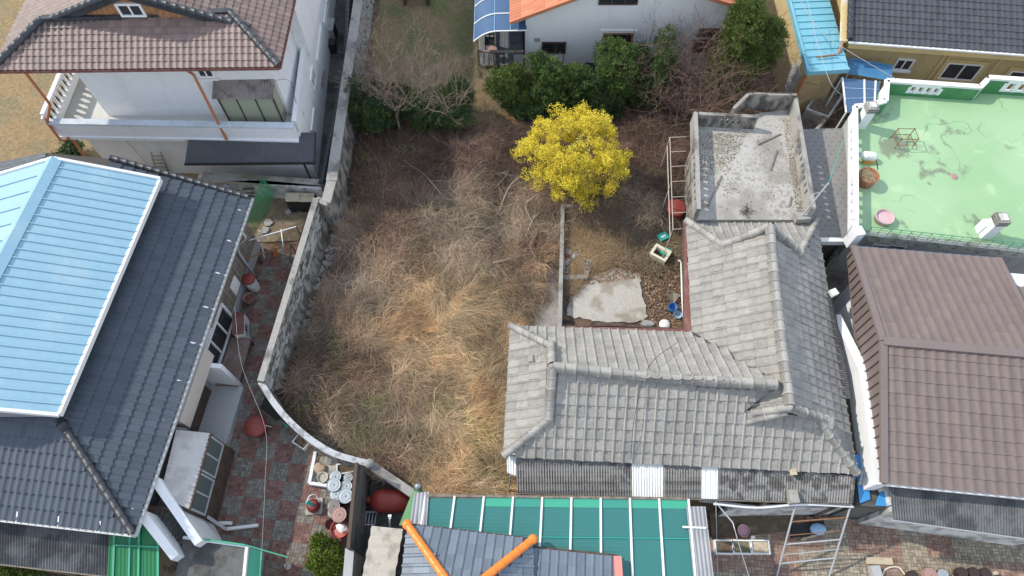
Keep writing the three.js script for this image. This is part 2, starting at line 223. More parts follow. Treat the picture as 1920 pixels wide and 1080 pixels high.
// ---------------------------------------------------------------- materials
function tints(base, list) { return list.map(c => { const m = base.clone(); m.color.setRGB(...c); return m; }); }
const greyMap = (metres, amt, scale, stretch = 1) => { const s = texSeed += 31; return colTex(256, metres, (u, v) => { const k = 1 - amt * smooth(0.4, 0.8, fbm(u * scale * stretch, v * scale, scale * stretch, s)) - 0.12 * hash(u * 256 | 0, v * 256 | 0, s); return [k, k, k * 0.99]; }); };
const tileWear = greyMap(1.7, 0.35, 8), sheetWear = greyMap(3.1, 0.14, 6), tileLine = (() => colTex(256, 0.56, (u, v) => { const l = 0.5 + 0.5 * Math.sin(u * Math.PI * 2 * 22), k = 0.9 - 0.22 * l * fbm(u * 8, v * 8, 8, 41) - 0.13 * smooth(0.45, 0.8, fbm(u * 6, v * 6, 6, 77)); return [k, k * 0.985, k * 0.96]; }))();
const M = {
  cementTile: tints(new THREE.MeshStandardMaterial({ map: tileLine, roughness: 0.95, side: THREE.DoubleSide, bumpMap: grit, bumpScale: 0.003 }), [[0.36, 0.347, 0.325], [0.385, 0.371, 0.346], [0.33, 0.319, 0.3], [0.415, 0.398, 0.368]]),
  cementRidge: tints(new THREE.MeshStandardMaterial({ map: tileWear, roughness: 0.95, side: THREE.DoubleSide, bumpMap: grit, bumpScale: 0.004 }), [[0.35, 0.335, 0.31], [0.4, 0.385, 0.355], [0.3, 0.285, 0.265]]),
  slateTile: tints(new THREE.MeshStandardMaterial({ map: sheetWear, roughness: 0.5, side: THREE.DoubleSide }), [[0.062, 0.078, 0.102], [0.069, 0.085, 0.11], [0.056, 0.071, 0.094]]),
  slateRidge: tints(new THREE.MeshStandardMaterial({ map: tileWear, roughness: 0.45, side: THREE.DoubleSide }), [[0.04, 0.046, 0.056], [0.048, 0.054, 0.064]]),
  darkTile: tints(new THREE.MeshStandardMaterial({ map: sheetWear, roughness: 0.5, side: THREE.DoubleSide }), [[0.062, 0.066, 0.078], [0.07, 0.075, 0.088], [0.055, 0.06, 0.07]]),
  brownTile: tints(new THREE.MeshStandardMaterial({ map: sheetWear, roughness: 0.55, side: THREE.DoubleSide }), [[0.225, 0.158, 0.14], [0.25, 0.178, 0.158], [0.2, 0.14, 0.125]]),
  taupeTile: tints(new THREE.MeshStandardMaterial({ map: sheetWear, roughness: 0.6, side: THREE.DoubleSide }), [[0.195, 0.147, 0.132], [0.205, 0.155, 0.139], [0.186, 0.14, 0.126]]),
  orangeTile: tints(new THREE.MeshStandardMaterial({ map: sheetWear, roughness: 0.7, side: THREE.DoubleSide }), [[0.56, 0.2, 0.1], [0.62, 0.24, 0.13], [0.5, 0.175, 0.09]]),
  steelTile: tints(new THREE.MeshStandardMaterial({ map: sheetWear, roughness: 0.45, side: THREE.DoubleSide }), [[0.155, 0.19, 0.235], [0.175, 0.215, 0.262], [0.14, 0.172, 0.215]]),
  roofUnder: plain([0.07, 0.065, 0.06], 0.95), roofUnderGrey: plain([0.24, 0.23, 0.215], 0.95),
  blueSheet: weathered([0.26, 0.44, 0.54], [0.36, 0.5, 0.56], { amt: 0.55, scale: 5, metres: 5, speck: 0.05, rough: 0.5, bump: 0 }),
  skySheet: weathered([0.17, 0.43, 0.53], [0.27, 0.5, 0.58], { amt: 0.4, scale: 4, metres: 4, speck: 0.04, rough: 0.5, bump: 0 }),
  deepBlueSheet: weathered([0.05, 0.19, 0.36], [0.12, 0.27, 0.42], { amt: 0.5, scale: 5, metres: 3, speck: 0.06, rough: 0.5, bump: 0 }),
  white: weathered([0.76, 0.77, 0.78], [0.62, 0.625, 0.62], { amt: 0.45, scale: 4, metres: 6, lo: 0.5, hi: 0.85, stretch: 3, speck: 0.03, rough: 0.9, bump: 0.002 }),
  dirtyWhite: weathered([0.62, 0.62, 0.6], [0.27, 0.27, 0.25], { amt: 0.85, scale: 5, metres: 3, lo: 0.42, hi: 0.72, stretch: 2, speck: 0.06, rough: 0.95 }),
  dullPipe: plain([.5, .44, .38], .7), paleGutter: plain([.5, .5, .49], .5), whitePaint: plain([0.78, 0.78, 0.77], 0.55), whiteMetal: plain([0.72, 0.73, 0.73], 0.4),
  concrete: weathered([0.33, 0.315, 0.29], [0.13, 0.125, 0.115], { amt: 0.85, scale: 6, metres: 3.2, lo: 0.42, hi: 0.74, speck: 0.16, rough: 0.95, bump: 0.008 }),
  stainedConcrete: weathered([0.3, 0.28, 0.25], [0.075, 0.07, 0.062], { amt: 0.9, scale: 5, metres: 2.6, lo: 0.38, hi: 0.68, speck: 0.18, rough: 0.95, stretch: 2, bump: 0.008 }),
  paleConcrete: weathered([0.43, 0.405, 0.36], [0.26, 0.22, 0.17], { amt: 0.8, scale: 7, metres: 3.6, lo: 0.42, hi: 0.7, speck: 0.14, rough: 0.95, bump: 0.006 }),
  greyWall: weathered([0.4, 0.405, 0.41], [0.27, 0.27, 0.265], { amt: 0.7, scale: 4, metres: 4, speck: 0.06, rough: 0.9, stretch: 2, bump: 0.003 }),
  darkConcrete: weathered([0.12, 0.118, 0.112], [0.05, 0.049, 0.046], { amt: 0.9, scale: 6, metres: 3, lo: 0.35, hi: 0.7, speck: 0.2, rough: 0.95, bump: 0.008 }),
  mortar: weathered([0.16, 0.145, 0.125], [0.09, 0.08, 0.07], { amt: 0.8, scale: 8, metres: 2, speck: 0.2, bump: 0.004 }),
  yellowWall: weathered([0.52, 0.40, 0.20], [0.4, 0.31, 0.17], { amt: 0.6, scale: 5, metres: 4, speck: 0.04, rough: 0.9, stretch: 2, bump: 0.003 }),
  yellowBand: weathered([0.6, 0.46, 0.21], [0.5, 0.39, 0.2], { amt: 0.5, scale: 5, metres: 4, speck: 0.04, rough: 0.85, bump: 0.002 }),
  greenFloor: weathered([0.245, 0.475, 0.225], [0.32, 0.52, 0.275], { amt: 0.8, scale: 3, metres: 7, speck: 0.05, rough: 0.55, bump: 0.002, n: 512 }),
  greenPaint: weathered([0.045, 0.2, 0.075], [0.09, 0.26, 0.12], { amt: 0.7, scale: 5, metres: 3, speck: 0.1, rough: 0.6, bump: 0.003 }),
  slate: weathered([0.235, 0.23, 0.222], [0.075, 0.073, 0.07], { amt: 0.9, scale: 12, metres: 2.4, lo: 0.45, hi: 0.66, speck: 0.25, rough: 0.95, bump: 0.004 }),
  darkSlate: weathered([0.13, 0.135, 0.14], [0.055, 0.058, 0.062], { amt: 0.9, scale: 6, metres: 3, lo: 0.38, hi: 0.68, speck: 0.2, rough: 0.9, bump: 0.004 }),
  creamSlate: weathered([0.4, 0.365, 0.31], [0.25, 0.225, 0.19], { amt: 0.8, scale: 7, metres: 1.6, speck: 0.14, rough: 0.95, bump: 0.004 }),
  whiteSheet: weathered([0.78, 0.78, 0.76], [0.66, 0.65, 0.6], { amt: 0.6, scale: 6, metres: 2, speck: 0.03, rough: 0.6, bump: 0 }),
  charcoalSheet: weathered([0.06, 0.062, 0.07], [0.085, 0.087, 0.094], { amt: 0.6, scale: 5, metres: 3, speck: 0.08, rough: 0.6, bump: 0 }),
  greySheet: weathered([0.25, 0.255, 0.275], [0.32, 0.325, 0.34], { amt: 0.6, scale: 5, metres: 3, speck: 0.05, rough: 0.5, bump: 0 }),
  taupe: weathered([0.188, 0.147, 0.137], [0.16, 0.124, 0.115], { amt: 0.5, scale: 5, metres: 3, speck: 0.05, rough: 0.6, bump: 0 }),
  maroon: weathered([0.17, 0.062, 0.052], [0.24, 0.13, 0.11], { amt: 0.7, scale: 8, metres: 2, speck: 0.1, rough: 0.7, bump: 0.002 }),
  redRubber: plain([0.24, 0.045, 0.035], 0.5), copper: plain([0.42, 0.16, 0.07], 0.45), orangePlastic: plain([0.85, 0.23, 0.03], 0.38),
  rust: weathered([0.26, 0.13, 0.06], [0.14, 0.075, 0.045], { amt: 0.8, scale: 8, metres: 0.6, speck: 0.2, rough: 0.85, bump: 0.002, n: 128 }),
  wood: weathered([0.34, 0.17, 0.075], [0.2, 0.09, 0.04], { amt: 0.8, scale: 8, metres: 1.2, stretch: 1, speck: 0.12, rough: 0.75, bump: 0.003, n: 256 }),
  greyWood: weathered([0.22, 0.185, 0.15], [0.12, 0.1, 0.08], { amt: 0.8, scale: 8, metres: 1, speck: 0.15, rough: 0.9, bump: 0.004, n: 256 }),
  darkWood: weathered([0.09, 0.06, 0.045], [0.05, 0.035, 0.028], { amt: 0.8, scale: 8, metres: 1, speck: 0.15, rough: 0.8, bump: 0.003, n: 256 }),
  paleWood: weathered([0.5, 0.42, 0.3], [0.36, 0.3, 0.22], { amt: 0.8, scale: 8, metres: 1, speck: 0.12, rough: 0.85, bump: 0.003, n: 256 }),
  blackMetal: plain([0.02, 0.02, 0.022], 0.5, { metalness: 0.3 }), steel: plain([0.45, 0.46, 0.47], 0.35, { metalness: 0.9 }), steelPaint: plain([0.42, 0.44, 0.45], 0.45),
  rubberBlack: plain([0.02, 0.02, 0.02], 0.7), glass: new THREE.MeshPhysicalMaterial({ color: new THREE.Color().setRGB(0.028, 0.034, 0.04), roughness: 0.06, specularIntensity: 1 }),
  frostGlass: new THREE.MeshPhysicalMaterial({ color: new THREE.Color().setRGB(0.30, 0.33, 0.25), roughness: 0.25 }),
  tealPoly: new THREE.MeshPhysicalMaterial({ color: new THREE.Color().setRGB(0.05, 0.235, 0.22), roughness: 0.3, transmission: 0.3, thickness: 0, side: THREE.DoubleSide }),
  bluePoly: new THREE.MeshPhysicalMaterial({ color: new THREE.Color().setRGB(0.075, 0.15, 0.28), roughness: 0.25, transmission: 0.2, thickness: 0, side: THREE.DoubleSide }),
  terracotta: plain([0.42, 0.15, 0.085], 0.8), onggi: plain([0.045, 0.025, 0.02], 0.3), brownClay: plain([0.13, 0.06, 0.045], 0.4), pinkClay: plain([0.36, 0.22, 0.19], 0.6),
  pinkPlastic: plain([0.58, 0.4, 0.42], 0.5), tealPlastic: plain([0.03, 0.4, 0.32], 0.45), bluePlastic: plain([0.08, 0.22, 0.5], 0.4), paleBlue: plain([0.3, 0.48, 0.68], 0.4), creamPlastic: plain([0.66, 0.62, 0.5], 0.5),
  soil: weathered([0.13, 0.095, 0.062], [0.2, 0.15, 0.1], { amt: 0.8, scale: 10, metres: 2, speck: 0.3, rough: 1, bump: 0.02 }),
  blueTarp: plain([0.05, 0.27, 0.58], 0.45), greenNet: plain([0.02, 0.22, 0.09], 0.8, { transparent: true, opacity: 0.55 }),
  greenSheet: new THREE.MeshPhysicalMaterial({ color: new THREE.Color().setRGB(0.01, 0.22, 0.075), roughness: 0.4, transmission: 0.35, thickness: 0, side: THREE.DoubleSide }),
  greenPanel: plain([0.06, 0.33, 0.21], 0.5), stoneGrey: weathered([0.33, 0.325, 0.315], [0.2, 0.19, 0.18], { amt: 0.8, scale: 6, metres: 0.8, speck: 0.2, rough: 0.95, bump: 0.01, n: 256 }),
  bark: weathered([0.26, 0.215, 0.17], [0.16, 0.125, 0.1], { amt: 0.8, scale: 6, metres: 0.5, speck: 0.2, rough: 1, bump: 0.003, n: 128 }), darkBark: plain([0.12, 0.085, 0.07], 1), paleBark: plain([0.38, 0.32, 0.25], 1), twigBark: plain([0.26, 0.2, 0.155], 1), redTwig: plain([0.24, 0.155, 0.12], 1),
};

// ---------------------------------------------------------------- the setting: ground, lots, paving
{
  const s = 4711;
  const soilMap = colTex(512, 9, (u, v) => {
    const a = fbm(u * 6, v * 6, 6, s), b = fbm(u * 40, v * 40, 40, s + 9, 3), d = hash(u * 512 | 0, v * 512 | 0, s); let c = mix3([0.12, 0.08, 0.055], [0.22, 0.15, 0.1], smooth(0.3, 0.7, a));
    c = mix3(c, [0.06, 0.045, 0.035], smooth(0.5, 0.75, b)); const f = 0.75 + 0.5 * d; return [c[0] * f, c[1] * f, c[2] * f];
  });
  const g = new THREE.PlaneGeometry(260, 260); g.rotateX(-Math.PI / 2); g.translate(0, -0.02, -20);
  struct('ground', g, new THREE.MeshStandardMaterial({ map: soilMap, roughness: 1, bumpMap: grit, bumpScale: 0.03 }));
  const lawn = (name, pts, c1, c2, y) => { const q = texSeed += 31; struct(name, prism(rough(pts.map(p => [p[0], 0, p[1]]), .25, 12), y - 0.05, y), new THREE.MeshStandardMaterial({ roughness: 1, bumpMap: grit, bumpScale: 0.03, map: colTex(512, 7, (u, v) => { const k = smooth(0.35, 0.65, fbm(u * 6, v * 6, 6, q)), f = 0.7 + 0.6 * fbm(u * 90, v * 90, 90, q + 3, 2); const c = mix3(c1, c2, k); return [c[0] * f, c[1] * f, c[2] * f]; }) })); };
  lawn('dry_lawn', [[-40, -40], [-9, -40], [-9, -14.6], [-40, -14.6]], [0.34, 0.235, 0.12], [0.27, 0.215, 0.12], 0.004);
  lawn('back_lawn', [[-6.4, -40], [1.2, -40], [1.2, -22.5], [-6.4, -19.5]], [0.15, 0.145, 0.06], [0.23, 0.165, 0.09], 0.004);
  lawn('lawn_corner', [[-2.4, -22.4], [1.2, -22.6], [1.2, -19.3], [-1.6, -19.6]], [0.27, 0.18, 0.085], [0.22, 0.165, 0.08], 0.008);
}
function rough(pts, k = .12, n = 7) { const r = rng(313), o = []; pts.forEach((p, i) => { const q = pts[(i + 1) % pts.length]; for (let j = 0; j < n; j++) { const m = mixP(p, q, j / n); o.push([m[0] + (r() - .5) * k, 0, m[2] + (r() - .5) * k]); } }); return o; }
// block paving: blocks laid in pairs, turned square by square, in red and grey fields
function paving(name, poly, { turn = 0, sq = 0.2, field = 3, y = 0, mats, pick, limit = 300 }) {
  const base = struct(name, prism(poly, y - 0.12, y), M.mortar), P2 = xz(poly), xs = P2.map(p => p[0]), zs = P2.map(p => p[1]), cx = (Math.min(...xs) + Math.max(...xs)) / 2, cz = (Math.min(...zs) + Math.max(...zs)) / 2, half = Math.hypot(Math.max(...xs) - cx, Math.max(...zs) - cz), list = [], n = Math.ceil(half / sq), co = Math.cos(turn), si = Math.sin(turn);
  const g = new THREE.BoxGeometry(sq - 0.014, 0.05, sq / 2 - 0.014); g.translate(0, -0.02, 0); const gv = uvVariants(g, 8, 19);
  for (let i = -n; i < n; i++) for (let j = -n; j < n; j++) for (let h = 0; h < 2; h++) {
    const flip = (i + j) & 1, lx = (i + 0.5) * sq + (flip ? (h - 0.5) * sq / 2 : 0), lz = (j + 0.5) * sq + (flip ? 0 : (h - 0.5) * sq / 2), x = cx + lx * co + lz * si, z = cz - lx * si + lz * co; if (!inPoly(x, z, P2)) continue;
    list.push({ g: gv[Math.floor(R() * 8)], k: pick(Math.floor(i / field), Math.floor(j / field), x, z), m: new THREE.Matrix4().makeRotationY(turn + (flip ? Math.PI / 2 : 0) + (R() - 0.5) * 0.03).setPosition(x, y + 0.006 + (R() - 0.5) * 0.008, z) });
  }
  pieces(list, 'paver', base, mats, limit); return base;
}
const paverMap = greyMap(6, 0.4, 9);
const paverMats = tints(new THREE.MeshStandardMaterial({ map: paverMap, roughness: 0.95, bumpMap: grit, bumpScale: 0.004 }), [[0.235, 0.12, 0.10], [0.265, 0.14, 0.115], [0.2, 0.1, 0.085], [0.225, 0.2, 0.17], [0.26, 0.235, 0.2], [0.195, 0.175, 0.15]]);
const oldPaverMats = tints(new THREE.MeshStandardMaterial({ map: paverMap, roughness: 0.95, bumpMap: grit, bumpScale: 0.004 }), [[0.33, 0.215, 0.165], [0.36, 0.25, 0.19], [0.3, 0.18, 0.14], [0.37, 0.31, 0.235], [0.41, 0.345, 0.265], [0.31, 0.265, 0.21]]);
paving('courtyard_paving', [[-9.053, 0, -13.781], [-8.149, 0, -14.072], [-8.593, 0, -8.285], [-7.214, 0, -6.857], [-4.71, 0, -5.246], [-4.95, 0, -3.9], [-4.845, 0, -1.72], [-9.368, 0, -1.72], [-10.53, 0, -3.255], [-10.486, 0, -8.285], [-9.837, 0, -12.418]], { turn: -0.107, mats: paverMats, pick: (a, b, x, z) => (((a + b) & 1) ? 0 : 3) + Math.floor(R() * 3) });
paving('street_paving', [[6.167, 0, -3.129], [9.105, 0, -3.656], [12.196, 0, -3.868], [18.322, 0, -3.097], [16.966, 0, 0.264], [5.707, 0, 0.264]], { turn: -0.06, field: 4, mats: oldPaverMats, pick: (a, b, x, z) => (hash(a + 50, b + 50, 9) > 0.5 ? 0 : 3) + Math.floor(R() * 3) });
struct('alley_concrete', prism([[-8.418, 0, -27.66], [-7.648, 0, -27.66], [-7.355, 0, -23.435], [-7.651, 0, -16.615], [-7.903, 0, -16.882], [-8.089, 0, -19.986]].map((p, i) => p), -0.1, 0.006), M.darkConcrete);
struct('path_paving', prism([[12.987, 0, -27.66], [13.859, 0, -27.66], [13.409, 0, -21.821], [12.774, 0, -20.435], [11.968, 0, -20.435]], -0.1, 0.006), weathered([0.3, 0.24, 0.22], [0.2, 0.17, 0.155], { amt: 0.8, scale: 9, metres: 1.2, speck: 0.2 }));
struct('yard_concrete', prism(rough([[2.132, 0, -11.516], [3.011, 0, -12.418], [3.847, 0, -12.881], [4.834, 0, -12.602], [4.857, 0, -11.516], [4.942, 0, -10.729], [4.457, 0, -10.515], [3.103, 0, -10.558], [1.988, 0, -10.816]]), -0.1, 0.02), M.paleConcrete);
struct('concrete_apron', prism(rough([[1.004, 0, -12.418], [1.866, 0, -13.589], [1.701, 0, -9.799], [0, 0, -9.799], [0.291, 0, -10.643], [0.856, 0, -10.729]], .06), -0.1, 0.014), weathered([0.3, 0.275, 0.24], [0.16, 0.115, 0.075], { amt: 0.9, scale: 5, metres: 3, lo: 0.4, hi: 0.65, speck: 0.2 }));
struct('utility_yard', prism([[-4.727, 0, -5.42], [-3.267, 0, -4.563], [-2.746, 0, -1.72], [-4.684, 0, -1.72]], -0.1, 0.005), M.darkConcrete);
struct('side_passage', prism([[11.852, 0, -13.398], [13.283, 0, -13.398], [11.95, 0, -4.229], [10.755, 0, -4.229]], -0.1, 0.005), weathered([0.2, 0.175, 0.15], [0.1, 0.085, 0.07], { amt: 0.9, scale: 6, metres: 2, speck: 0.25 }));
struct('planting_strip', prism([[6.272, 0, -3.9], [9.154, 0, -3.9], [8.874, 0, -3.335], [6.242, 0, -3.066]], -0.1, 0.02), M.soil);

// ---------------------------------------------------------------- old L-shaped house with grey cement tiles
const cementTile = makeTile(0.285, 0.36, [[0, 0.004], [0.07, 0.03], [0.16, 0.042], [0.25, 0.03], [0.32, 0.004], [0.55, -0.003], [0.8, 0.002], [1, 0.004]], 0.034);
{
  const E1 = [-0.034, 2.6, -9.187], E2 = [-0.234, 2.6, -5.026], E3 = [9.923, 2.6, -4.518], E4 = [10.586, 2.6, -13.21], E5 = [6.073, 2.6, -13.21], E6 = [5.749, 2.6, -8.944];
  const R1 = [1.136, 4.3, -7.069], R2 = [7.378, 4.25, -6.562], R3 = [8.144, 4.2, -11.844], R4 = [7.653, 4.2, -5.941];
  const D1 = [1.193, 3.45, -8.121], D2 = [1.048, 3.3, -5.899], F1 = [6.953, 3.25, -11.79], F2 = [9.381, 3.3, -11.433], G1 = [6.647, 3.25, -6.041], G2 = [6.892, 3.45, -6.685], G3 = [8.995, 3.35, -5.836];
  const h = thing('old_house', 'old L-shaped house with grey cement tile roof beside the overgrown lot', 'house', [5, 0, -8]);
  const inset = [[E1, .6, .6], [E2, .6, -.6], [E3, -.6, -.6], [E4, -.6, .6], [E5, .6, .6], [E6, .6, .6]].map(([p, dx, dz]) => [p[0] + dx, p[2] + dz]);
  obj('wall', prism(inset, 0, 2.62), M.dirtyWhite, h);
  const near = [E2, E3, G3, R4, G1, G2, R2, R1, D2], far = [E6, E1, D1, R1, R2], left = [E5, E6, R2, G2, G1, R4, R3, F1], right = [E3, E4, F2, R3, R4, G3], hipL = [E1, E2, D2, D1], hipF = [E4, E5, F1, F2];
  // each slope flattened onto the plane through its eave and ridge
  const flat = (poly, k) => { const a = V(poly[0]), b = V(poly[1]), c = V(poly[k]), n = b.clone().sub(a).cross(c.clone().sub(a)).normalize(); return poly.map(p => { const y = a.y - (n.x * (p[0] - a.x) + n.z * (p[2] - a.z)) / n.y; return [p[0], y, p[2]]; }); };
  const slopes = [flat(near, 7), flat(far, 3), flat(left, 6), flat(right, 3), hipL, hipF];
  const roof = obj('roof', slopes.map(p => plate(p, 0.07)), M.roofUnderGrey, h);
  pieces(tileField(slopes, cementTile, 4, 0.012), 'roof_tile', roof, M.cementTile, 300);
  const rl = [];
  const L = (a, b, r = 0.13, sag = 0, lift = 0.06) => rl.push(...ridgePieces(up(a, lift), up(b, lift), r, 0.33, sag, 1.1, 1.14));
  L(R1, R2, 0.15, 0.14, 0.18); L(R3, R4, 0.15, 0.14, 0.18);
  L(up(R1, .1), up(D1, .02), 0.13, 0.04, 0.12); L(up(R1, .1), up(D2, .02), 0.13, 0.05, 0.12); L(D1, E1, 0.11); L(D2, E2, 0.12);
  L(up(R3, .1), F1, 0.13, 0.06, 0.12); L(up(R3, .1), F2, 0.13, 0.06, 0.12); L(F1, E5, 0.11); L(F2, E4, 0.11);
  L(up(R4, .05), G1, 0.12, 0.05, 0.12); L(up(R4, .05), G3, 0.13, 0.05, 0.12); L(mixP(R4, G3, 0.75), E3, 0.12, 0.04); L([7.68, 4, -5.867], [6.605, 3.3, -5.772], 0.09, 0, 0.1);
  pieces(rl, 'ridge_tile', roof, M.cementRidge, 300);
  // gable faces and the packed mortar under the ridges
  obj('gable', [tris([R4, G1, G3, R4, G3, mixP(G1, G3, 0.5)]), plate([R1, D1, mixP(D1, D2, .5), D2].map((p, i) => [p[0] - 0.12, p[1], p[2]]), 0.05)], M.darkWood, roof);
  obj('mortar_bed', [beam(up(R1, .08), up(R2, .08), 0.2, 0.24), beam(up(R3, .06), up(R4, .06), 0.2, 0.24), beam(up(D2, 0), up(E2, 0.02), 0.16, 0.1), beam(up(D1, 0), up(E1, 0.02), 0.14, 0.1), beam(up(R1, .06), up(D1, .06), .16, .16), beam(up(R1, .06), up(D2, .06), .16, .16)], M.cementRidge[2], roof);
  // ridge end stones
  for (const [p, s] of [[R1, 0.3], [R3, 0.3], [R4, 0.28], [D1, 0.22], [D2, 0.26], [F1, 0.24], [F2, 0.22], [G1, 0.26], [G3, 0.22]]) obj('ridge_end', lathe([[0, 0], [s * .42, 0], [s * .5, .05], [s * .42, .2], [s * .2, .26], [0, .27]], up(p, 0.02), 9), M.cementRidge[1], roof);
  // valley between the two wings, a slipped tile, a chimney cap
  obj('valley_flashing', beam(up(E6, .07), up(R2, .05), 0.05, 0.035), M.darkConcrete, roof);
  obj('loose_tile', [plate([[0.487, 3.2, -7.964], [0.779, 3.2, -7.964], [0.761, 3.15, -7.775], [0.47, 3.15, -7.758]], 0.06), beam([0.616, 3.23, -7.969], [0.614, 3.2, -7.738], .03, .03)], M.cementRidge[1], roof);
  obj('missing_tile_patch', box(...up([8.095, 2.66, -4.565], 0), 0.2, 0.03, 0.2, 0.05), M.paleWood, roof);
  // maroon fascia and gutter on the yard side
  const inn = [5.561, 2.42, -9.175], f0 = [6.061, 2.42, -13.397], fl = [1.76, 2.42, -9.27];
  obj('fascia', [plate([f0, inn, up(E6, -.12), up(E5, -.12)], 0.05), plate([inn, fl, up(mixP(E1, E6, 0.34), -.12), up(E6, -.12)], 0.05)], M.maroon, h);
  obj('gutter', [tube([up(f0, -.05), up(inn, -.05)], 0.045), tube([up(inn, -.05), [3.205, 2.35, -9.34], up(fl, -.05)], 0.045, 6, false)], M.darkWood, h);
  // corrugated awning along the front
  const top = [[0.125, 2.5, -5.13], [9.912, 2.5, -4.479]], bot = [[0.155, 2.2, -4.057], [9.797, 2.2, -3.756]];
  const aw = obj('awning', [beam(up(bot[0], -.06), up(bot[1], -.06), 0.06, 0.08), beam(up(mixP(top[0], bot[0], .5), -.07), up(mixP(top[1], bot[1], .5), -.07), .05, .06), ...[0.02, .25, .5, .75, .98].map(t => { const p = mixP(bot[0], bot[1], t); return beam([p[0], 0, p[2]], [p[0], 2.12, p[2]], .07); })], M.greyWood, h);
  const cuts = [[0.0, 0.345, 'slate'], [0.345, 0.438, 'whiteSheet'], [0.438, 0.552, 'slate'], [0.552, 0.6, 'whiteSheet'], [0.6, 0.81, 'slate'], [0.81, 0.999, 'slate']];
  cuts.forEach(([a, b, m], i) => obj('corrugated_sheet', corrugated(up(mixP(top[0], top[1], a), i % 2 * .012), up(mixP(top[0], top[1], b + .004), i % 2 * .012), up(mixP(bot[0], bot[1], b + .004), i % 2 * .012), up(mixP(bot[0], bot[1], a), i % 2 * .012), 0.078, 0.018), M[m], aw));
  obj('corrugated_sheet', corrugated([-0.157, 2.42, -5.119], [0.173, 2.42, -5.119], [0.156, 2.25, -4.52], [-0.141, 2.25, -4.628], 0.078, 0.015), M.whiteSheet, aw);
  obj('post', rod([-0.031, 2.2, -4.577], [-0.12, 0.1, -4.46], 0.025), M.steelPaint, aw);
  obj('flue_box', box(...[8.077, 2.32, -3.913], 0.26, 0.28, 0.36, 0.05), M.concrete, aw);
  // slate lean-to along the right eave
  obj('side_awning', corrugated([10.294, 2.75, -10.343], [10.047, 2.7, -6.729], [10.36, 2.5, -6.797], [10.583, 2.5, -10.395], 0.078, 0.018), M.slate, h);
  obj('front_wall', wallRun([6.515, 0, -3.819], [10.679, 0, -3.9], 0.12, 0, 1.2), M.dirtyWhite, h);
}
// ---------------------------------------------------------------- flat-roofed store with a parapet round its concrete roof
{
  const a = [6.736, 2.8, -17.447], b = [6.296, 2.8, -13.144], c = [10.181, 2.8, -13.144], d = [10.534, 2.8, -18.184], t = 3.45, s = thing('concrete_store', 'flat concrete storeroom with parapet walls behind the grey tile house', 'storeroom', [8, 0, -15]);
  const q = [a, b, c, d];
  obj('wall', prism([[a[0] + .25, a[2] + .1], [b[0] + .25, b[2]], [c[0], c[2]], [d[0], d[2]]], 0, 2.6), M.stainedConcrete, s);
  const litter = texSeed += 31;
  const floor = obj('roof_slab', prism(q, 2.6, 2.8), new THREE.MeshStandardMaterial({ roughness: 0.95, bumpMap: grit, bumpScale: 0.008, map: colTex(512, 5.5, (u, v) => { let k = mix3([0.43, 0.41, 0.375], [0.3, 0.28, 0.25], smooth(0.4, 0.72, fbm(u * 7, v * 7, 7, litter))); k = mix3(k, [0.2, 0.165, 0.12], 0.7 * smooth(0.5, 0.75, fbm(u * 70, v * 70, 70, litter + 3, 3)) * smooth(.5, .7, fbm(u * 4, v * 4, 4, litter + 8))); const f = 0.9 + 0.2 * hash(u * 512 | 0, v * 512 | 0, 3); return [k[0] * f, k[1] * f, k[2] * f]; }) }), s);
  const block = (p0, p1, y0, y1, n, holeA, holeB) => {           // parapet run pierced by a row of openings
    const P0 = V(p0), P1 = V(p1), L = P0.distanceTo(P1), at = k => { const p = P0.clone().lerp(P1, k); return [p.x, p.y, p.z]; }, g = [], hy0 = lerp(y0, y1, .42), hy1 = lerp(y0, y1, .82);
    g.push(wallRun(at(0), at(holeA), .14, y0, y1), wallRun(at(holeB), at(1), .14, y0, y1), wallRun(at(holeA), at(holeB), .138, y0, hy0), wallRun(at(holeA), at(holeB), .138, hy1, y1));
    for (let i = 0; i <= n; i++) { const k = lerp(holeA, holeB, i / n), w = (holeB - holeA) / n * 0.3; g.push(wallRun(at(Math.max(holeA, k - w)), at(Math.min(holeB, k + w)), .12, hy0, hy1)); }
    return g;
  };
  obj('parapet', block(setY(a, 0), setY(b, 0), 2.8, t, 8, 0.35, 0.9), M.concrete, s);
  obj('parapet', block(setY([6.849, 2.8, -17.395], 0), setY([9, 2.8, -17.24], 0), 2.8, t - .02, 5, 0.28, 0.75), M.stainedConcrete, s);
  obj('parapet', [wallRun(setY([8.194, 2.8, -17.708], 0), setY([8.756, 2.8, -18.211], 0), .12, 2.8, t - .1, t + .12), wallRun(setY([8.756, 2.8, -18.211], 0), setY(d, 0), .12, 2.8, t + .12)], M.stainedConcrete, s);
  obj('parapet', block(setY(d, 0), setY(c, 0), 2.8, t, 9, 0.35, 0.85), M.concrete, s);
  obj('edge_block', box(...up([9.963, 2.9, -13.165], 0), 0.5, 0.26, 0.3, 0.1), M.concrete, s);
}
function stick(label, a, b, r = 0.022, mat = M.greyWood) { return single('stick', beam(a, b, r * 2, r * 1.6), mat, label, 'stick', 'sticks lying on the concrete roof'); }
stick('thin grey stick on the concrete roof nearest the back corner', [9.033, 2.83, -16.428], [9.969, 2.83, -16.933]); stick('short dark stick on the right side of the concrete roof', [9.294, 2.83, -15.255], [9.693, 2.83, -16.18]); stick('long thin stick on the left side of the concrete roof', [6.843, 2.83, -13.702], [7.497, 2.83, -15.017]); stick('stub of stick beside the right parapet of the concrete roof', [9.692, 2.83, -13.724], [9.822, 2.83, -14.11]);
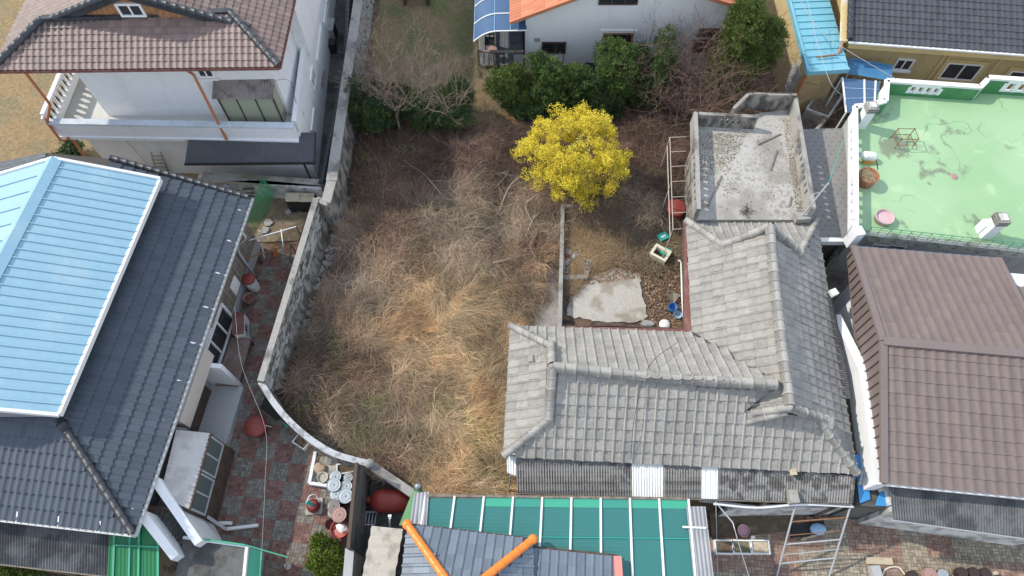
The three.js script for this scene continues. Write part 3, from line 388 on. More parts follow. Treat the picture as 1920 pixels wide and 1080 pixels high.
{ // rusty white pipe rack outside the parapet
  const g = thing('pipe_rack', 'white pipe rack standing along the left parapet of the concrete storeroom', 'rack', [6.191, 0, -14.711]);
  const y = 2.2, o0 = [6.022, 2.2, -17.292], o1 = [5.684, 2.2, -13.139], i0 = [6.59, 2.2, -17.449], i1 = [5.948, 2.2, -13.139];
  obj('rail', tube([o0, o1], 0.016), M.dullPipe, g); obj('rail', tube([up(o0, -.5), up(o1, -.5)], 0.02), M.dullPipe, g);
  for (let k = 0; k < 7; k++) { const p = mixP(o0, o1, k / 6); obj('crossbar', tube([p, [p[0] + 0.62 - k * .03, p[1] + .05, p[2]]], 0.013), M.dullPipe, g); }
  for (const k of [0, 0.5, 1]) { const p = mixP(o0, o1, k); obj('leg', rod([p[0], 0, p[2]], p, 0.016), M.dullPipe, g); }
}
{ // slab roof over the passage between the storeroom and the green roof
  const a = [11.131, 2.2, -17.712], b = [12.927, 2.2, -17.765], c = [12.044, 2.2, -12.652], d = [10.72, 2.2, -12.652], s = texSeed += 31;
  const g = thing('passage_roof', 'grey patterned slab roof over the passage beside the green terrace', 'roof', [12, 0, -15]);
  obj('slab', prism([[a[0] - .25, a[2]], [b[0] + .3, b[2]], [c[0], c[2]], [d[0] - .3, d[2]]], 2.05, 2.2), new THREE.MeshStandardMaterial({ roughness: 0.9, bumpMap: grit, bumpScale: 0.005, map: colTex(512, 2.4, (u, v) => { const r = Math.floor(v * 12), x = (u * 8 + (r & 1) * 0.5) % 1, y = (v * 12) % 1, dot = smooth(0.16, 0.08, Math.hypot((x - .5) * .8, (y - .5) * .6)); let c = mix3([0.27, 0.26, 0.25], [0.2, 0.195, 0.19], fbm(u * 6, v * 6, 6, s)); c = mix3(c, [0.13, 0.125, 0.12], dot * .7); const f = .9 + .2 * hash(u * 512 | 0, v * 512 | 0, s); return [c[0] * f, c[1] * f, c[2] * f]; }) }), g);
  obj('edge_beam', beam(up(d, -.02), up(c, -.02), 0.16, 0.24), M.whitePaint, g);
  obj('wall', [wallRun([d[0] + .1, 0, d[2] - .5], [c[0] - .1, 0, c[2] - .5], .15, 0, 2.04)], M.darkConcrete, g);
  obj('post', [beam([d[0] - .1, 0, d[2] - .1], [d[0] - .1, 2.04, d[2] - .1], .15), beam([a[0], 0, a[2] + .1], [a[0], 2.04, a[2] + .1], .15), beam([b[0], 0, b[2] + .1], [b[0], 2.04, b[2] + .1], .15)], M.concrete, g);
  single('low_wall', wallRun([11.843, 0, -12.881], [13.166, 0, -12.741], 0.2, 0, 1.0), M.concrete, 'low concrete wall closing the passage under the white beam', 'wall');
}

// ---------------------------------------------------------------- left house: dark blue-grey tiles under a light blue metal roof
const waveTile = (w, len, amp, step, sc) => makeTile(w, len, [[0, amp * .55, .6], [.1, amp * .9, .95], [.2, amp, 1], [.32, amp * .8, .8], [.42, amp * .3, .3], [.55, .02 * amp, .02], [.75, 0, 0], [.9, amp * .2, .2], [1, amp * .55, .6]], step, sc);
const slateTile = waveTile(0.205, 0.37, 0.03, 0.034, 0.04);
{
  const A1 = [-9.097, 3, -13.943], A2 = [-10.285, 3, -2.821], B1 = [-11.522, 4.45, -13.651], B2 = [-12.354, 4.45, -5.68], K1 = [-14.388, 5.5, -13.644];
  const along = V(A2).sub(V(A1)).normalize(), side = new THREE.Vector3(-along.z, 0, along.x); if (side.x > 0) side.negate();
  const go = (p, s, a = 0, dy = 0) => [p[0] + side.x * s + along.x * a, p[1] + dy, p[2] + side.z * s + along.z * a];
  const Wd = 10.6, h = thing('dark_tile_house', 'house with dark blue-grey tiles and a light blue metal roof on top', 'house', [-14, 0, -8]);
  const C1 = go(A1, Wd), C2 = go(A2, Wd), w0 = [[-9.769, 0, -12.602], [-10.486, 0, -8.285]];
  const wr0 = go(setY(A1, 0), 0.55, 0.25), wr1 = go(setY(A2, 0), 0.55, -0.6), wl1 = go(setY(C2, 0), -0.55, -0.6), wl0 = go(setY(C1, 0), -0.55, 0.25);
  obj('wall', prism([wr0, wr1, wl1, wl0], 0, 2.92), M.greyWall, h);
  const pitch = 0.37, run = 4.2, hip1 = go(A2, run, -run, pitch * run), rt1 = go(A1, run, 0, pitch * run), hip2 = go(C2, -run, -run, pitch * run), lt1 = go(C1, -run, 0, pitch * run);
  const right = [A1, A2, hip1, rt1], front = [A2, C2, hip2, hip1], left = [C2, C1, lt1, hip2];
  const roof = obj('roof', [plate(right, .08), plate(front, .08), plate(left, .08), plate([hip1, hip2, lt1, rt1], .08)], M.roofUnder, h);
  pieces(tileField([right, front, left], slateTile, 3, 0.003), 'roof_tile', roof, M.slateTile, 300);
  pieces([...ridgePieces(up(hip1, .05), up(A2, .05), 0.11, 0.28, 0, 1), ...ridgePieces(up(hip2, .05), up(C2, .05), .11, .28), ...ridgePieces(up(rt1, .06), go(A1, .05, .04, .06), 0.1, 0.26, 0, 1)], 'ridge_tile', roof, M.slateRidge);
  obj('verge_board', beam(go(A1, 0, -.05, -.02), go(rt1, 0, -.05, -.02), .05, .22), M.slateRidge[0], roof);
  obj('gutter', [beam(go(A1, -.06, 0, -.06), go(A2, -.06, .06, -.06), 0.07, 0.09), beam(go(A2, -.06, .06, -.06), go(C2, 0, .06, -.06), 0.07, 0.09)], M.paleGutter, h);
  obj('gutter_lip', [beam(go(A1, .03, 0, -.02), go(A2, .03, 0, -.02), 0.03, 0.05)], M.copper, h);
  { const l = []; for (let i = 0; i < 9; i++) { const p = mixP(A1, A2, (i + .5) / 9); l.push(beam(go(p, .22, 0, .12), go(p, -.08, 0, -.02), .035, .02)); } for (let i = 0; i < 5; i++) { const p = mixP(A2, C2, (i + .8) / 9); l.push(beam(go(p, 0, -.2, .12), go(p, 0, .08, -.02), .035, .02)); } l.forEach(g => obj('gutter_bracket', g, M.whitePaint, h)); }
  obj('downpipe', tube([go(A1, -.02, 1.35, -.1), go(A1, -.1, 1.4, -.4), go(A1, .35, 1.5, -.9), go(A1, .45, 1.5, -2.9)], 0.045, 8), M.steelPaint, h);
  // blue metal roof on posts
  const e = V(B2).sub(V(B1)), dB = new THREE.Vector3(K1[0] - B1[0], 0, K1[2] - B1[2]);
  const K2 = [K1[0] + e.x, K1[1], K1[2] + e.z], L1 = [B1[0] + 2 * dB.x, B1[1], B1[2] + 2 * dB.z], L2 = [L1[0] + e.x, B1[1], L1[2] + e.z];
  const br = obj('metal_roof', [plate([B1, B2, K2, K1], .04), plate([L2, L1, K1, K2], .04)], M.blueSheet, h);
  const n = 27; for (let i = 0; i <= n; i++) { const t = i / n; obj('seam', beam(up(mixP(B1, B2, t), .018), up(mixP(K1, K2, t), .018), .035, .04), M.blueSheet, br); if (i % 2 === 0) obj('seam', beam(up(mixP(L1, L2, t), .018), up(mixP(K1, K2, t), .018), .035, .04), M.blueSheet, br); }
  obj('ridge_cap', [plate([up(mixP(K1, B1, .09), .05), up(mixP(K2, B2, .09), .05), up(K2, .09), up(K1, .09)], .02), plate([up(mixP(K2, L2, .09), .05), up(mixP(K1, L1, .09), .05), up(K1, .09), up(K2, .09)], .02)], M.blueSheet, br);
  obj('edge_trim', [beam(up(B1, -.05), up(B2, -.05), .09, .16), beam(up(L1, -.05), up(L2, -.05), .09, .16), beam(up(B1, -.02), up(K1, -.02), .09, .16), beam(up(K1, -.02), up(L1, -.02), .09, .16), beam(up(B2, -.02), up(K2, -.02), .09, .16), beam(up(K2, -.02), up(L2, -.02), .09, .16)], M.whitePaint, br);
  for (const t of [.08, .36, .64, .92]) for (const [p, q] of [[B1, B2], [L1, L2]]) { const m = mixP(mixP(p, q, t), mixP(K1, K2, t), .12); obj('post', beam([m[0], 3.5, m[2]], [m[0], m[1] - .05, m[2]], .1), M.steelPaint, br); }
  obj('gable_screen', [tris([K1, up(B1, -.1), up(L1, -.1)]), tris([K2, up(B2, -.1), up(L2, -.1)])].map(g => (g.translate(0, -.06, 0), g)), M.greySheet, br);
  // boarded side wall with its window
  const wf = wallFrame(wr0, wr1), T = p => wf.t(p);
  const sid = []; for (let i = 0; i < 22; i++) { const c = wf.at(i * .19 + .1, 1.75, .015); const g = box(c[0], c[1], c[2], .175, 2.25, .03, Math.atan2(wf.n.x, wf.n.z)); obj('board', g, i % 3 ? M.greyWood2 ?? M.greyWood : M.greyWood, h); }
  win(h, wf, [-10.11, 1.606, -10.55], [-10.449, 0.352, -8.505], { n: 3, frameMat: M.whitePaint, glass: M.glass, fr: .08, depth: .1 });
  obj('vent_panel', (() => { const c = wf.at(T([-9.95, 1.044, -11.516]), [-9.95, 1.044, -11.516][1], .04); return box(c[0], c[1], c[2], .5, .6, .03, Math.atan2(wf.n.x, wf.n.z)); })(), M.whitePaint, h);
  // entrance porch: pale box canopy, step and side wall
  const t0 = T([-10.465, 0.448, -8.41]), porch = (t, y, o) => wf.at(t, y, o);
  obj('porch_canopy', prism([porch(t0 - .1, 0, -.1), porch(t0 + 2.3, 0, -.1), porch(t0 + 2.3, 0, .62), porch(t0 - .1, 0, .62)], 2.0, 2.75), weathered([0.52, 0.47, 0.43], [0.44, 0.4, 0.36], { amt: .6, speck: .05 }), h);
  obj('porch_wall', prism([porch(t0 + .15, 0, 0), porch(t0 + .3, 0, 0), porch(t0 + .3, 0, .95), porch(t0 + .15, 0, .95)], 0, 2.0), M.white, h);
  obj('porch_floor', prism([porch(t0 + .3, 0, 0), porch(t0 + 2.4, 0, 0), porch(t0 + 2.4, 0, 1.1), porch(t0 + .3, 0, 1.1)], 0, .3), M.greyWall, h);
  obj('door', (() => { const c = porch(t0 + 1.3, 1.2, .03); return box(c[0], c[1], c[2], 1.5, 1.8, .06, Math.atan2(wf.n.x, wf.n.z)); })(), M.darkWood, h);
  // glazed sun room with a corrugated lean-to
  const s0 = [-9.096, 2.25, -5.808], s1 = [-9.246, 2.25, -3.584], u0 = [-9.989, 2.6, -5.804], u1 = [-10.001, 2.6, -3.888];
  const sr = obj('sun_room_roof', corrugated(u0, u1, s1, s0, 0.1, 0.014), weathered([.5, .48, .46], [.36, .345, .33], { amt: .7, scale: 6, metres: 2, speck: .06, bump: 0 }), h);
  obj('roof_edge', [beam(up(s0, -.02), up(s1, -.02), .05, .07)], M.darkWood, sr);
  const dS = V(s1).sub(V(s0)).normalize(), oS = new THREE.Vector3(-dS.z, 0, dS.x); if (oS.x < 0) oS.negate();
  const g0 = [s0[0] - oS.x * .1, 0, s0[2] - oS.z * .1], g1 = [s1[0] - oS.x * .1, 0, s1[2] - oS.z * .1], gf = wallFrame(g0, g1), Lg = V(g0).distanceTo(V(g1));
  obj('sun_room_wall', wallRun(g0, g1, .08, 0, .95), M.darkWood, h);
  for (const k of [0, 1]) win(h, gf, gf.at(Lg * k / 2 + .02, 2.15), gf.at(Lg * (k + 1) / 2 - .02, .98), { n: 2, frameMat: M.steelPaint, glass: new THREE.MeshPhysicalMaterial({ color: new THREE.Color().setRGB(.1, .13, .13), roughness: .15 }), fr: .06, depth: .05 });
  obj('sun_room_end', wallRun(g1, [g1[0] - oS.x * 1.5, 0, g1[2] - oS.z * 1.5], .08, 0, 2.2), M.darkWood, h);
  obj('sun_room_end', wallRun(g0, [g0[0] - oS.x * 1.5, 0, g0[2] - oS.z * 1.5], .08, 0, 2.2), M.darkWood, h);
}
{ // outside stair with white cheek walls at the near corner
  const s = thing('stair', 'white-walled outside stair leading down from the dark tile house corner', 'stair', [-10.55, 0, -2.628]);
  const a0 = [-10.134, 2.85, -4.281], a1 = [-8.942, 1.9, -2.72], b0 = [-10.311, 2.85, -3.378], b1 = [-9.522, 1.9, -2.336], low = p => [p[0], 0, p[2]];
  const cheek = (p, q) => { const th = .24; return wallRun([p[0], 0, p[2]], [q[0], 0, q[2]], th, 0, p[1], q[1]); };
  obj('cheek_wall', cheek(a0, a1), M.white, s); obj('cheek_wall', cheek(b0, b1), M.white, s);
  for (let i = 0; i < 10; i++) { const t = (i + .5) / 10, p = mixP(a0, a1, t), q = mixP(b0, b1, t), c = mixP(p, q, .5), y = Math.max(.15, c[1] - .75), w = Math.hypot(p[0] - q[0], p[2] - q[2]) - .18; obj('step', box(c[0], y / 2, c[2], w, y, .24, Math.atan2(-(q[2] - p[2]), q[0] - p[0])), M.darkConcrete, s); }
}
{ // green translucent lean-to and grey corrugated roof in front of the house
  const l = thing('green_lean_to', 'green translucent lean-to roof below the tile house front eave', 'lean-to roof', [-11.624, 0, -2.321]);
  const a = [-11.445, 2.2, -3.153], b = [-10.005, 2.2, -3.153], c = [-9.736, 1.95, -1.571], d = [-11.211, 1.95, -1.571];
  obj('sheet', corrugated(a, b, c, d, .1, .012), M.greenSheet, l); for (const k of [.12, .42, .6, .97]) obj('batten', beam(up(mixP(a, b, k), .03), up(mixP(d, c, k), .03), .05, .03), M.greenPanel, l);
  obj('batten', beam([-11.2, 2.19, -2.625], [-9.898, 2.19, -2.569], .04, .03), M.greenPanel, l);
  for (const k of [.05, .95]) { const p = mixP(d, c, k); obj('post', beam([p[0], 0, p[2] - .1], [p[0], 1.9, p[2] - .1], .07), M.steelPaint, l); const q = mixP(a, b, k); obj('post', beam([q[0], 0, q[2]], [q[0], 2.16, q[2]], .07), M.steelPaint, l); }
  const r = thing('grey_lean_to', 'dark grey corrugated lean-to roof in front of the dark tile house', 'lean-to roof', [-14.128, 0, -2.474]), e = [-15.555, 2.15, -3.307], f = [-11.519, 2.15, -3.161], g = [-11.287, 1.95, -1.844], i = [-15.304, 1.95, -2.26];
  obj('sheet', corrugated(e, f, g, i, .08, .016), M.darkSlate, r); obj('beam', beam(up(i, -.06), up(g, -.06), .08, .08), M.greyWood, r); for (const k of [.03, .5, .97]) { const p = mixP(i, g, k); obj('post', beam([p[0], 0, p[2]], [p[0], 1.9, p[2]], .08), M.greyWood, r); }
  const t = thing('flat_roof_shed', 'low shed with dark flat roof and green railing beside the courtyard', 'shed', [-9.168, 0, -2.321]), h = 1.5;
  const q0 = [-9.567, 1.5, -2.92], q1 = [-7.655, 1.5, -2.671], q2 = [-7.506, 1.5, -0.79], q3 = [-9.604, 1.5, -0.79];
  obj('wall', prism([q0, q1, q2, q3], 0, h - .08), M.greyWall, t); obj('roof', prism([q0, q1, q2, q3], h - .08, h), M.darkConcrete, t); obj('curb', [wallRun(q1, q2, .08, h - .02, h + .12), wallRun(q0, q1, .08, h - .02, h + .08)], M.white, t);
  obj('side_panel', plate([[-7.601, 1.5, -2.627], [-7.284, 1.3, -2.564], [-7.1, 1.3, -0.798], [-7.447, 1.5, -0.79]], .03), M.greenPanel, t);
  obj('railing', [tube([[-9.276, 1.7, -2.892], [-7.667, 1.7, -2.689]], .03), tube([[-7.667, 1.7, -2.689], [-6.42, 1.6, -2.37]], .02), tube([[-7.246, 1.5, -2.54], [-7.033, 1.5, -0.79]], .02)], M.greenPanel, t);
}

// ---------------------------------------------------------------- two-storey white house with brown tiles, upper left
const brownTile = waveTile(0.215, 0.23, 0.03, 0.026, 0.025);
{
  const h = thing('white_house', 'two-storey white house with brown tile roof and wooden gable', 'house', [-12, 0, -20]);
  const F2 = [-7.802, 5.8, -17.271], F1 = [-17.329, 5.8, -17.101], bk = -32, H2 = [-9.473, 6.6, -18.919], H1 = [-15.651, 6.6, -18.586], ax = (H1[0] + H2[0]) / 2, ap = [ax, 7.65, H2[2] + .3], apB = [ax, 7.65, bk];
  const front = [F1, F2, H2, H1], sl = (7.65 - 5.8) / (F2[0] - ax), onR = (x, z) => [x, 5.8 + (F2[0] - x) * sl, z], onL = (x, z) => [x, 5.8 + (x - F1[0]) * (7.65 - 5.8) / (ax - F1[0]), z];
  const vr = onR(H2[0] + .6, ap[2]), vl = onL(H1[0] - .6, ap[2]);
  const right = [F2, [F2[0], 5.8, bk], apB, ap, vr, onR(H2[0], H2[2])], left = [[F1[0], 5.8, bk], F1, onL(H1[0], H1[2]), vl, ap, apB];
  const ub = [-15.29, 2.7, -17.904], ur = [-8.433, 2.9, -18.012], wall = prism([[ub[0], ub[2]], [ur[0], ur[2]], [ur[0] - .05, bk + .6], [ub[0], bk + .6]], 2.5, 5.78);
  obj('upper_wall', wall, M.white, h);
  const g0 = [-16.324, 0, -17.423], g1 = [-7.925, 0, -17.043], g2 = [-8.47, 0, -27.66];
  obj('lower_wall', prism([[-16.4, g0[2]], g1, [g2[0], g2[2]], [g2[0], bk], [-16.4, bk]], 0, 2.7), M.white, h);
  obj('upper_block', prism([[ur[0], -20.9], [ur[0] + .42, -20.9], [ur[0] + .4, bk], [ur[0], bk]], 2.9, 5.5), M.white, h);
  obj('ledge', prism([[ur[0], ur[2] + .1], [g1[0] - .1, ur[2] + .1], [g2[0] - .1, bk], [ur[0], bk]], 2.7, 2.86), M.greyWall, h);
  obj('ledge_parapet', wallRun([g1[0] - .08, 0, g1[2] - .1], [g2[0] - .08, 0, g2[2]], .16, 2.69, 3.3), M.white, h);
  const roof = obj('roof', [plate(front, .1), plate(right, .1), plate(left, .1)], M.roofUnder, h);
  pieces(tileField([front, right, left], brownTile, 3, .003), 'roof_tile', roof, M.brownTile, 300);
  pieces([...ridgePieces(up(H2, .06), up(F2, .06), .12, .3), ...ridgePieces(up(H1, .06), up(F1, .06), .12, .3), ...ridgePieces(up(ap, .05), up(vr, .06), .11, .28), ...ridgePieces(up(ap, .05), up(vl, .06), .11, .28), ...ridgePieces(up(ap, .12), up(apB, .12), .12, .3)], 'ridge_tile', roof, M.slateRidge);
  obj('verge_board', [beam(up(ap, -.1), up(vr, -.1), .06, .26), beam(up(ap, -.1), up(vl, -.1), .06, .26), beam(up(H1, .06), up(H2, .06), .2, .12)], M.slateRidge[0], roof);
  { const gz = H2[2] + .2, n = 30; for (let i = 0; i < n; i++) { const x0 = lerp(H1[0] + .1, H2[0] - .1, i / n), x1 = lerp(H1[0] + .1, H2[0] - .1, (i + 1) / n) - .012, xm = (x0 + x1) / 2, top = Math.min(onR(xm, 0)[1], onL(xm, 0)[1]) - .08; if (top > 6.62) obj('gable_board', box(xm, (6.6 + top) / 2, gz, x1 - x0, top - 6.6, .05), M.wood, roof); }
    const wf = wallFrame([H1[0], 0, gz + .03], [H2[0], 0, gz + .03]); const c = ax; win(h, wf, [c - .42, 7.2, gz], [c + .42, 6.68, gz], { n: 2, frameMat: M.whitePaint, glass: M.glass, fr: .07, depth: .08 }); }
  obj('eave_gutter', [beam(up(F1, -.06), up(F2, -.06), .1, .1), beam(up(F2, -.06), [F2[0], 5.74, bk], .1, .1)], M.maroon, h);
  obj('downpipe', [tube([[-11.041, 5.7, -17.35], [-10.942, 5.6, -17.281], [-10.896, 5.3, -17.414], [-10.639, 2.62, -16.832]], .05, 8, false)], M.copper, h);
  obj('downpipe', [tube([[-16.343, 5.7, -17.155], [-16.36, 4.2, -17.091], [-17.004, 3.3, -17.055], [-16.812, 2.55, -16.789], [-16.571, 2.55, -17.045], [-16.883, 0.6, -17.225]], .05, 8, false)], M.copper, h);
  // balcony
  const bz = g0[2] + .28, bl = -17.0, br = g1[0] - .05;
  obj('balcony_floor', prism([[bl, bz], [br, g1[2] + .05], [br, ur[2] - .2], [ub[0] + .3, ub[2] - .2], [ub[0] + .3, -21.6], [bl, -21.6]], 2.5, 2.72), weathered([.56, .55, .52], [.45, .44, .42], { amt: .6, speck: .05 }), h);
  obj('balcony_parapet', [wallRun([bl, 0, bz], [br, 0, g1[2] + .1], .16, 2.45, 3.22)], M.white, h);
  obj('parapet_cap', beam([bl, 3.26, bz], [br, 3.26, g1[2] + .1], .26, .08), weathered([.55, .6, .66], [.42, .45, .48], { amt: .6 }), h);
  obj('balcony_band', [beam([bl, 2.52, bz + .1], [br, 2.52, g1[2] + .2], .1, .14)], M.white, h);
  { const gl = [beam([bl, 2.9, bz], [bl, 2.9, -21.6], .12, .3), beam([bl, 3.62, bz], [bl, 3.62, -21.6], .16, .1)]; for (let i = 0; i <= 16; i++) { const z = lerp(bz, -21.6, i / 16); gl.push(beam([bl, 3.0, z], [bl, 3.6, z + .12], .1, .07), beam([bl, 3.0, z + .12], [bl, 3.6, z], .1, .07)); } obj('balustrade', gl, M.white, h); }
  // glazed balcony room
  { const fz = bz - .35, x0 = [-10.555, 3.6, -17.548][0], x1 = [-8.529, 3.6, -17.548][0], wf = wallFrame([x0, 0, fz], [x1, 0, fz]);
    win(h, wf, [x0, 4.25, fz], [x1, 2.75, fz], { n: 3, frameMat: M.darkWood, glass: M.frostGlass, fr: .06, depth: .06, name: 'glazed_screen' });
    obj('screen_end', [wallRun([x1 - .03, 0, fz], [x1 - .03, 0, ur[2] - .1], .04, 2.75, 4.25)], M.frostGlass, h);
    obj('screen_end', [wallRun([x0 + .03, 0, fz], [x0 + .03, 0, ur[2] - .1], .04, 2.75, 4.25)], M.frostGlass, h);
    obj('room_roof', corrugated([x0 - .1, 4.62, ur[2] - .35], [x1 + .05, 4.62, ur[2] - .35], [x1 + .05, 4.26, fz + .2], [x0 - .1, 4.26, fz + .2], .11, .015), weathered([.27, .23, .215], [.11, .105, .1], { amt: .9, scale: 5, metres: 2, speck: .15 }), h); }
  const uf = wallFrame([ub[0], 0, ub[2]], [ur[0], 0, ur[2]]); win(h, uf, [-11.063, 5.164, -18.006], [-10.483, 4.651, -18.02], { n: 2, frameMat: M.whitePaint, glass: M.glass, fr: .07, sill: .08 });
  obj('wall_lamp', [tube([[-8.534, 4.6, -17.815], [-7.938, 4.6, -17.866], [-7.97, 3.4, -17.864]], .012)], M.steel, h);
  // charcoal corrugated awning
  const a0 = [-12.103, 2.62, -17.062], a1 = [-7.367, 2.62, -17.191], a2 = [-7.343, 2.25, -16.027], a3 = [-12.175, 2.25, -15.977];
  const aw = obj('awning', corrugated(a0, a1, a2, a3, .085, .012), M.charcoalSheet, h); obj('awning_edge', [beam(a3, a2, .07, .08), beam(a1, a2, .05, .05)], M.blackMetal, aw); obj('bracket', [tube([[-12.809, 2.6, -17.311], [-12.657, 2.4, -17.147], [-12.452, 2.6, -17.156], [-12.187, 2.5, -16.857]], .015, 6, false), rod([-7.752, 2.2, -16.017], [-7.9, 0.9, -16.361], .04)], M.blackMetal, aw);
  const rf = wallFrame(g1, [g2[0], 0, g2[2]]);
  win(h, rf, [-8.303, 1.476, -24.407], [-8.381, 1.174, -25.934], { n: 1, frameMat: M.whitePaint, glass: M.glass, fr: .06 }); win(h, rf, [-8.172, 1.753, -21.854], [-8.269, 1.644, -23.751], { n: 2, frameMat: M.whitePaint, glass: M.glass, fr: .07, surround: .1, surMat: M.white }); win(h, rf, [-8.083, 1.698, -20.116], [-8.126, 2.316, -20.963], { n: 2, frameMat: M.whitePaint, glass: M.greyWall, fr: .06 }); win(h, rf, [-7.984, 1.554, -18.194], [-8.045, 1.459, -19.394], { n: 1, frameMat: M.whitePaint, glass: M.glass, fr: .08 });
  obj('expansion_joint', rod([-14.8, 2.4, g0[2] + .16], [-14.6, 0.2, g0[2] + .16], .015), M.steelPaint, h);
}
// ---------------------------------------------------------------- white gabled house with an orange roof, top centre
const orangeTile = makeTile(0.34, 0.5, [[0, .004], [.12, .03], [.25, .034], [.38, .03], [.5, .004], [.62, .03], [.75, .034], [.88, .03], [1, .004]], .03);
{
  const h = thing('gabled_house', 'white gabled house with orange tile roof behind the evergreen hedge', 'house', [4.6, 0, -26]);
  const z = -22.9, x0 = .58, x1 = 9.15, rx = 4.65, bk = -33, e0 = [-.08, 3.1, z + .42], e0b = [-.08, 3.1, bk], e1 = [9.4, 3.75, z + .42], e1b = [9.4, 3.75, bk], rr = [rx, 5.25, z + .42], rb = [rx, 5.25, bk];
  const o = [[x0, 0, z], [x1, 0, z], [x1, 3.75, z], [rx, 5.15, z], [x0, 3.32, z]], oo = o.map(p => [p[0], p[1], bk + .4]);
  obj('wall', tris([o[0], o[1], o[2], o[0], o[2], o[3], o[0], o[3], o[4], oo[0], oo[2], oo[1], oo[0], oo[3], oo[2], oo[0], oo[4], oo[3], o[0], o[4], oo[4], o[0], oo[4], oo[0], o[1], oo[1], oo[2], o[1], oo[2], o[2]]), M.white, h);
  const l = [e0, e0b, rb, rr], r = [e1, e1b, rb, rr], roof = obj('roof', [plate(l, .1), plate(r, .1)], M.greyWall, h);
  pieces(tileField([l, r], orangeTile, 3, .004), 'roof_tile', roof, M.orangeTile, 300);
  obj('verge_trim', [beam(up(e0, .02), up(rr, .02), .1, .12), beam(up(e1, .02), up(rr, .02), .12, .14)], M.orangeTile[0], roof);
  const wf = wallFrame([x0, 0, z], [x1, 0, z]), opt = { n: 2, frameMat: M.darkWood, glass: M.glass, fr: .06, bars: 7 };
  win(h, wf, [1.272, 1.766, -22.935], [2.313, 1.161, -22.924], opt); win(h, wf, [3.823, 2.273, -22.907], [5.113, 1.13, -22.893], { n: 2, frameMat: M.wood, glass: M.glass, fr: .09, surround: .13, surMat: M.whitePaint, bars: 6 }); win(h, wf, [6.049, 2.07, -22.883], [6.877, 1.648, -22.874], opt); win(h, wf, [7.708, 1.887, -22.865], [8.899, 1.228, -22.852], opt); win(h, wf, [7.791, 2.478, -22.864], [8.654, 2.067, -22.855], opt); win(h, wf, [3.453, 4.163, -22.911], [5.025, 3.674, -22.894], { n: 3, frameMat: M.darkWood, glass: M.glass, fr: .06 });
  obj('vent', box(...[1.065, 1.851, -22.937], .26, .2, .08), M.greyWall, h); obj('downpipe', [rod([x0 + .02, 3.2, z + .06], [x0 + .02, .1, z + .06], .04, .04, 8)], M.whitePaint, h);
  obj('conduit', tube([[2.267, 1.161, -22.924], [2.244, 0.798, -22.924], [2.198, 0.427, -22.925]].map(p => [p[0], p[1], p[2] + .03]), .014), M.blackMetal, h);
}
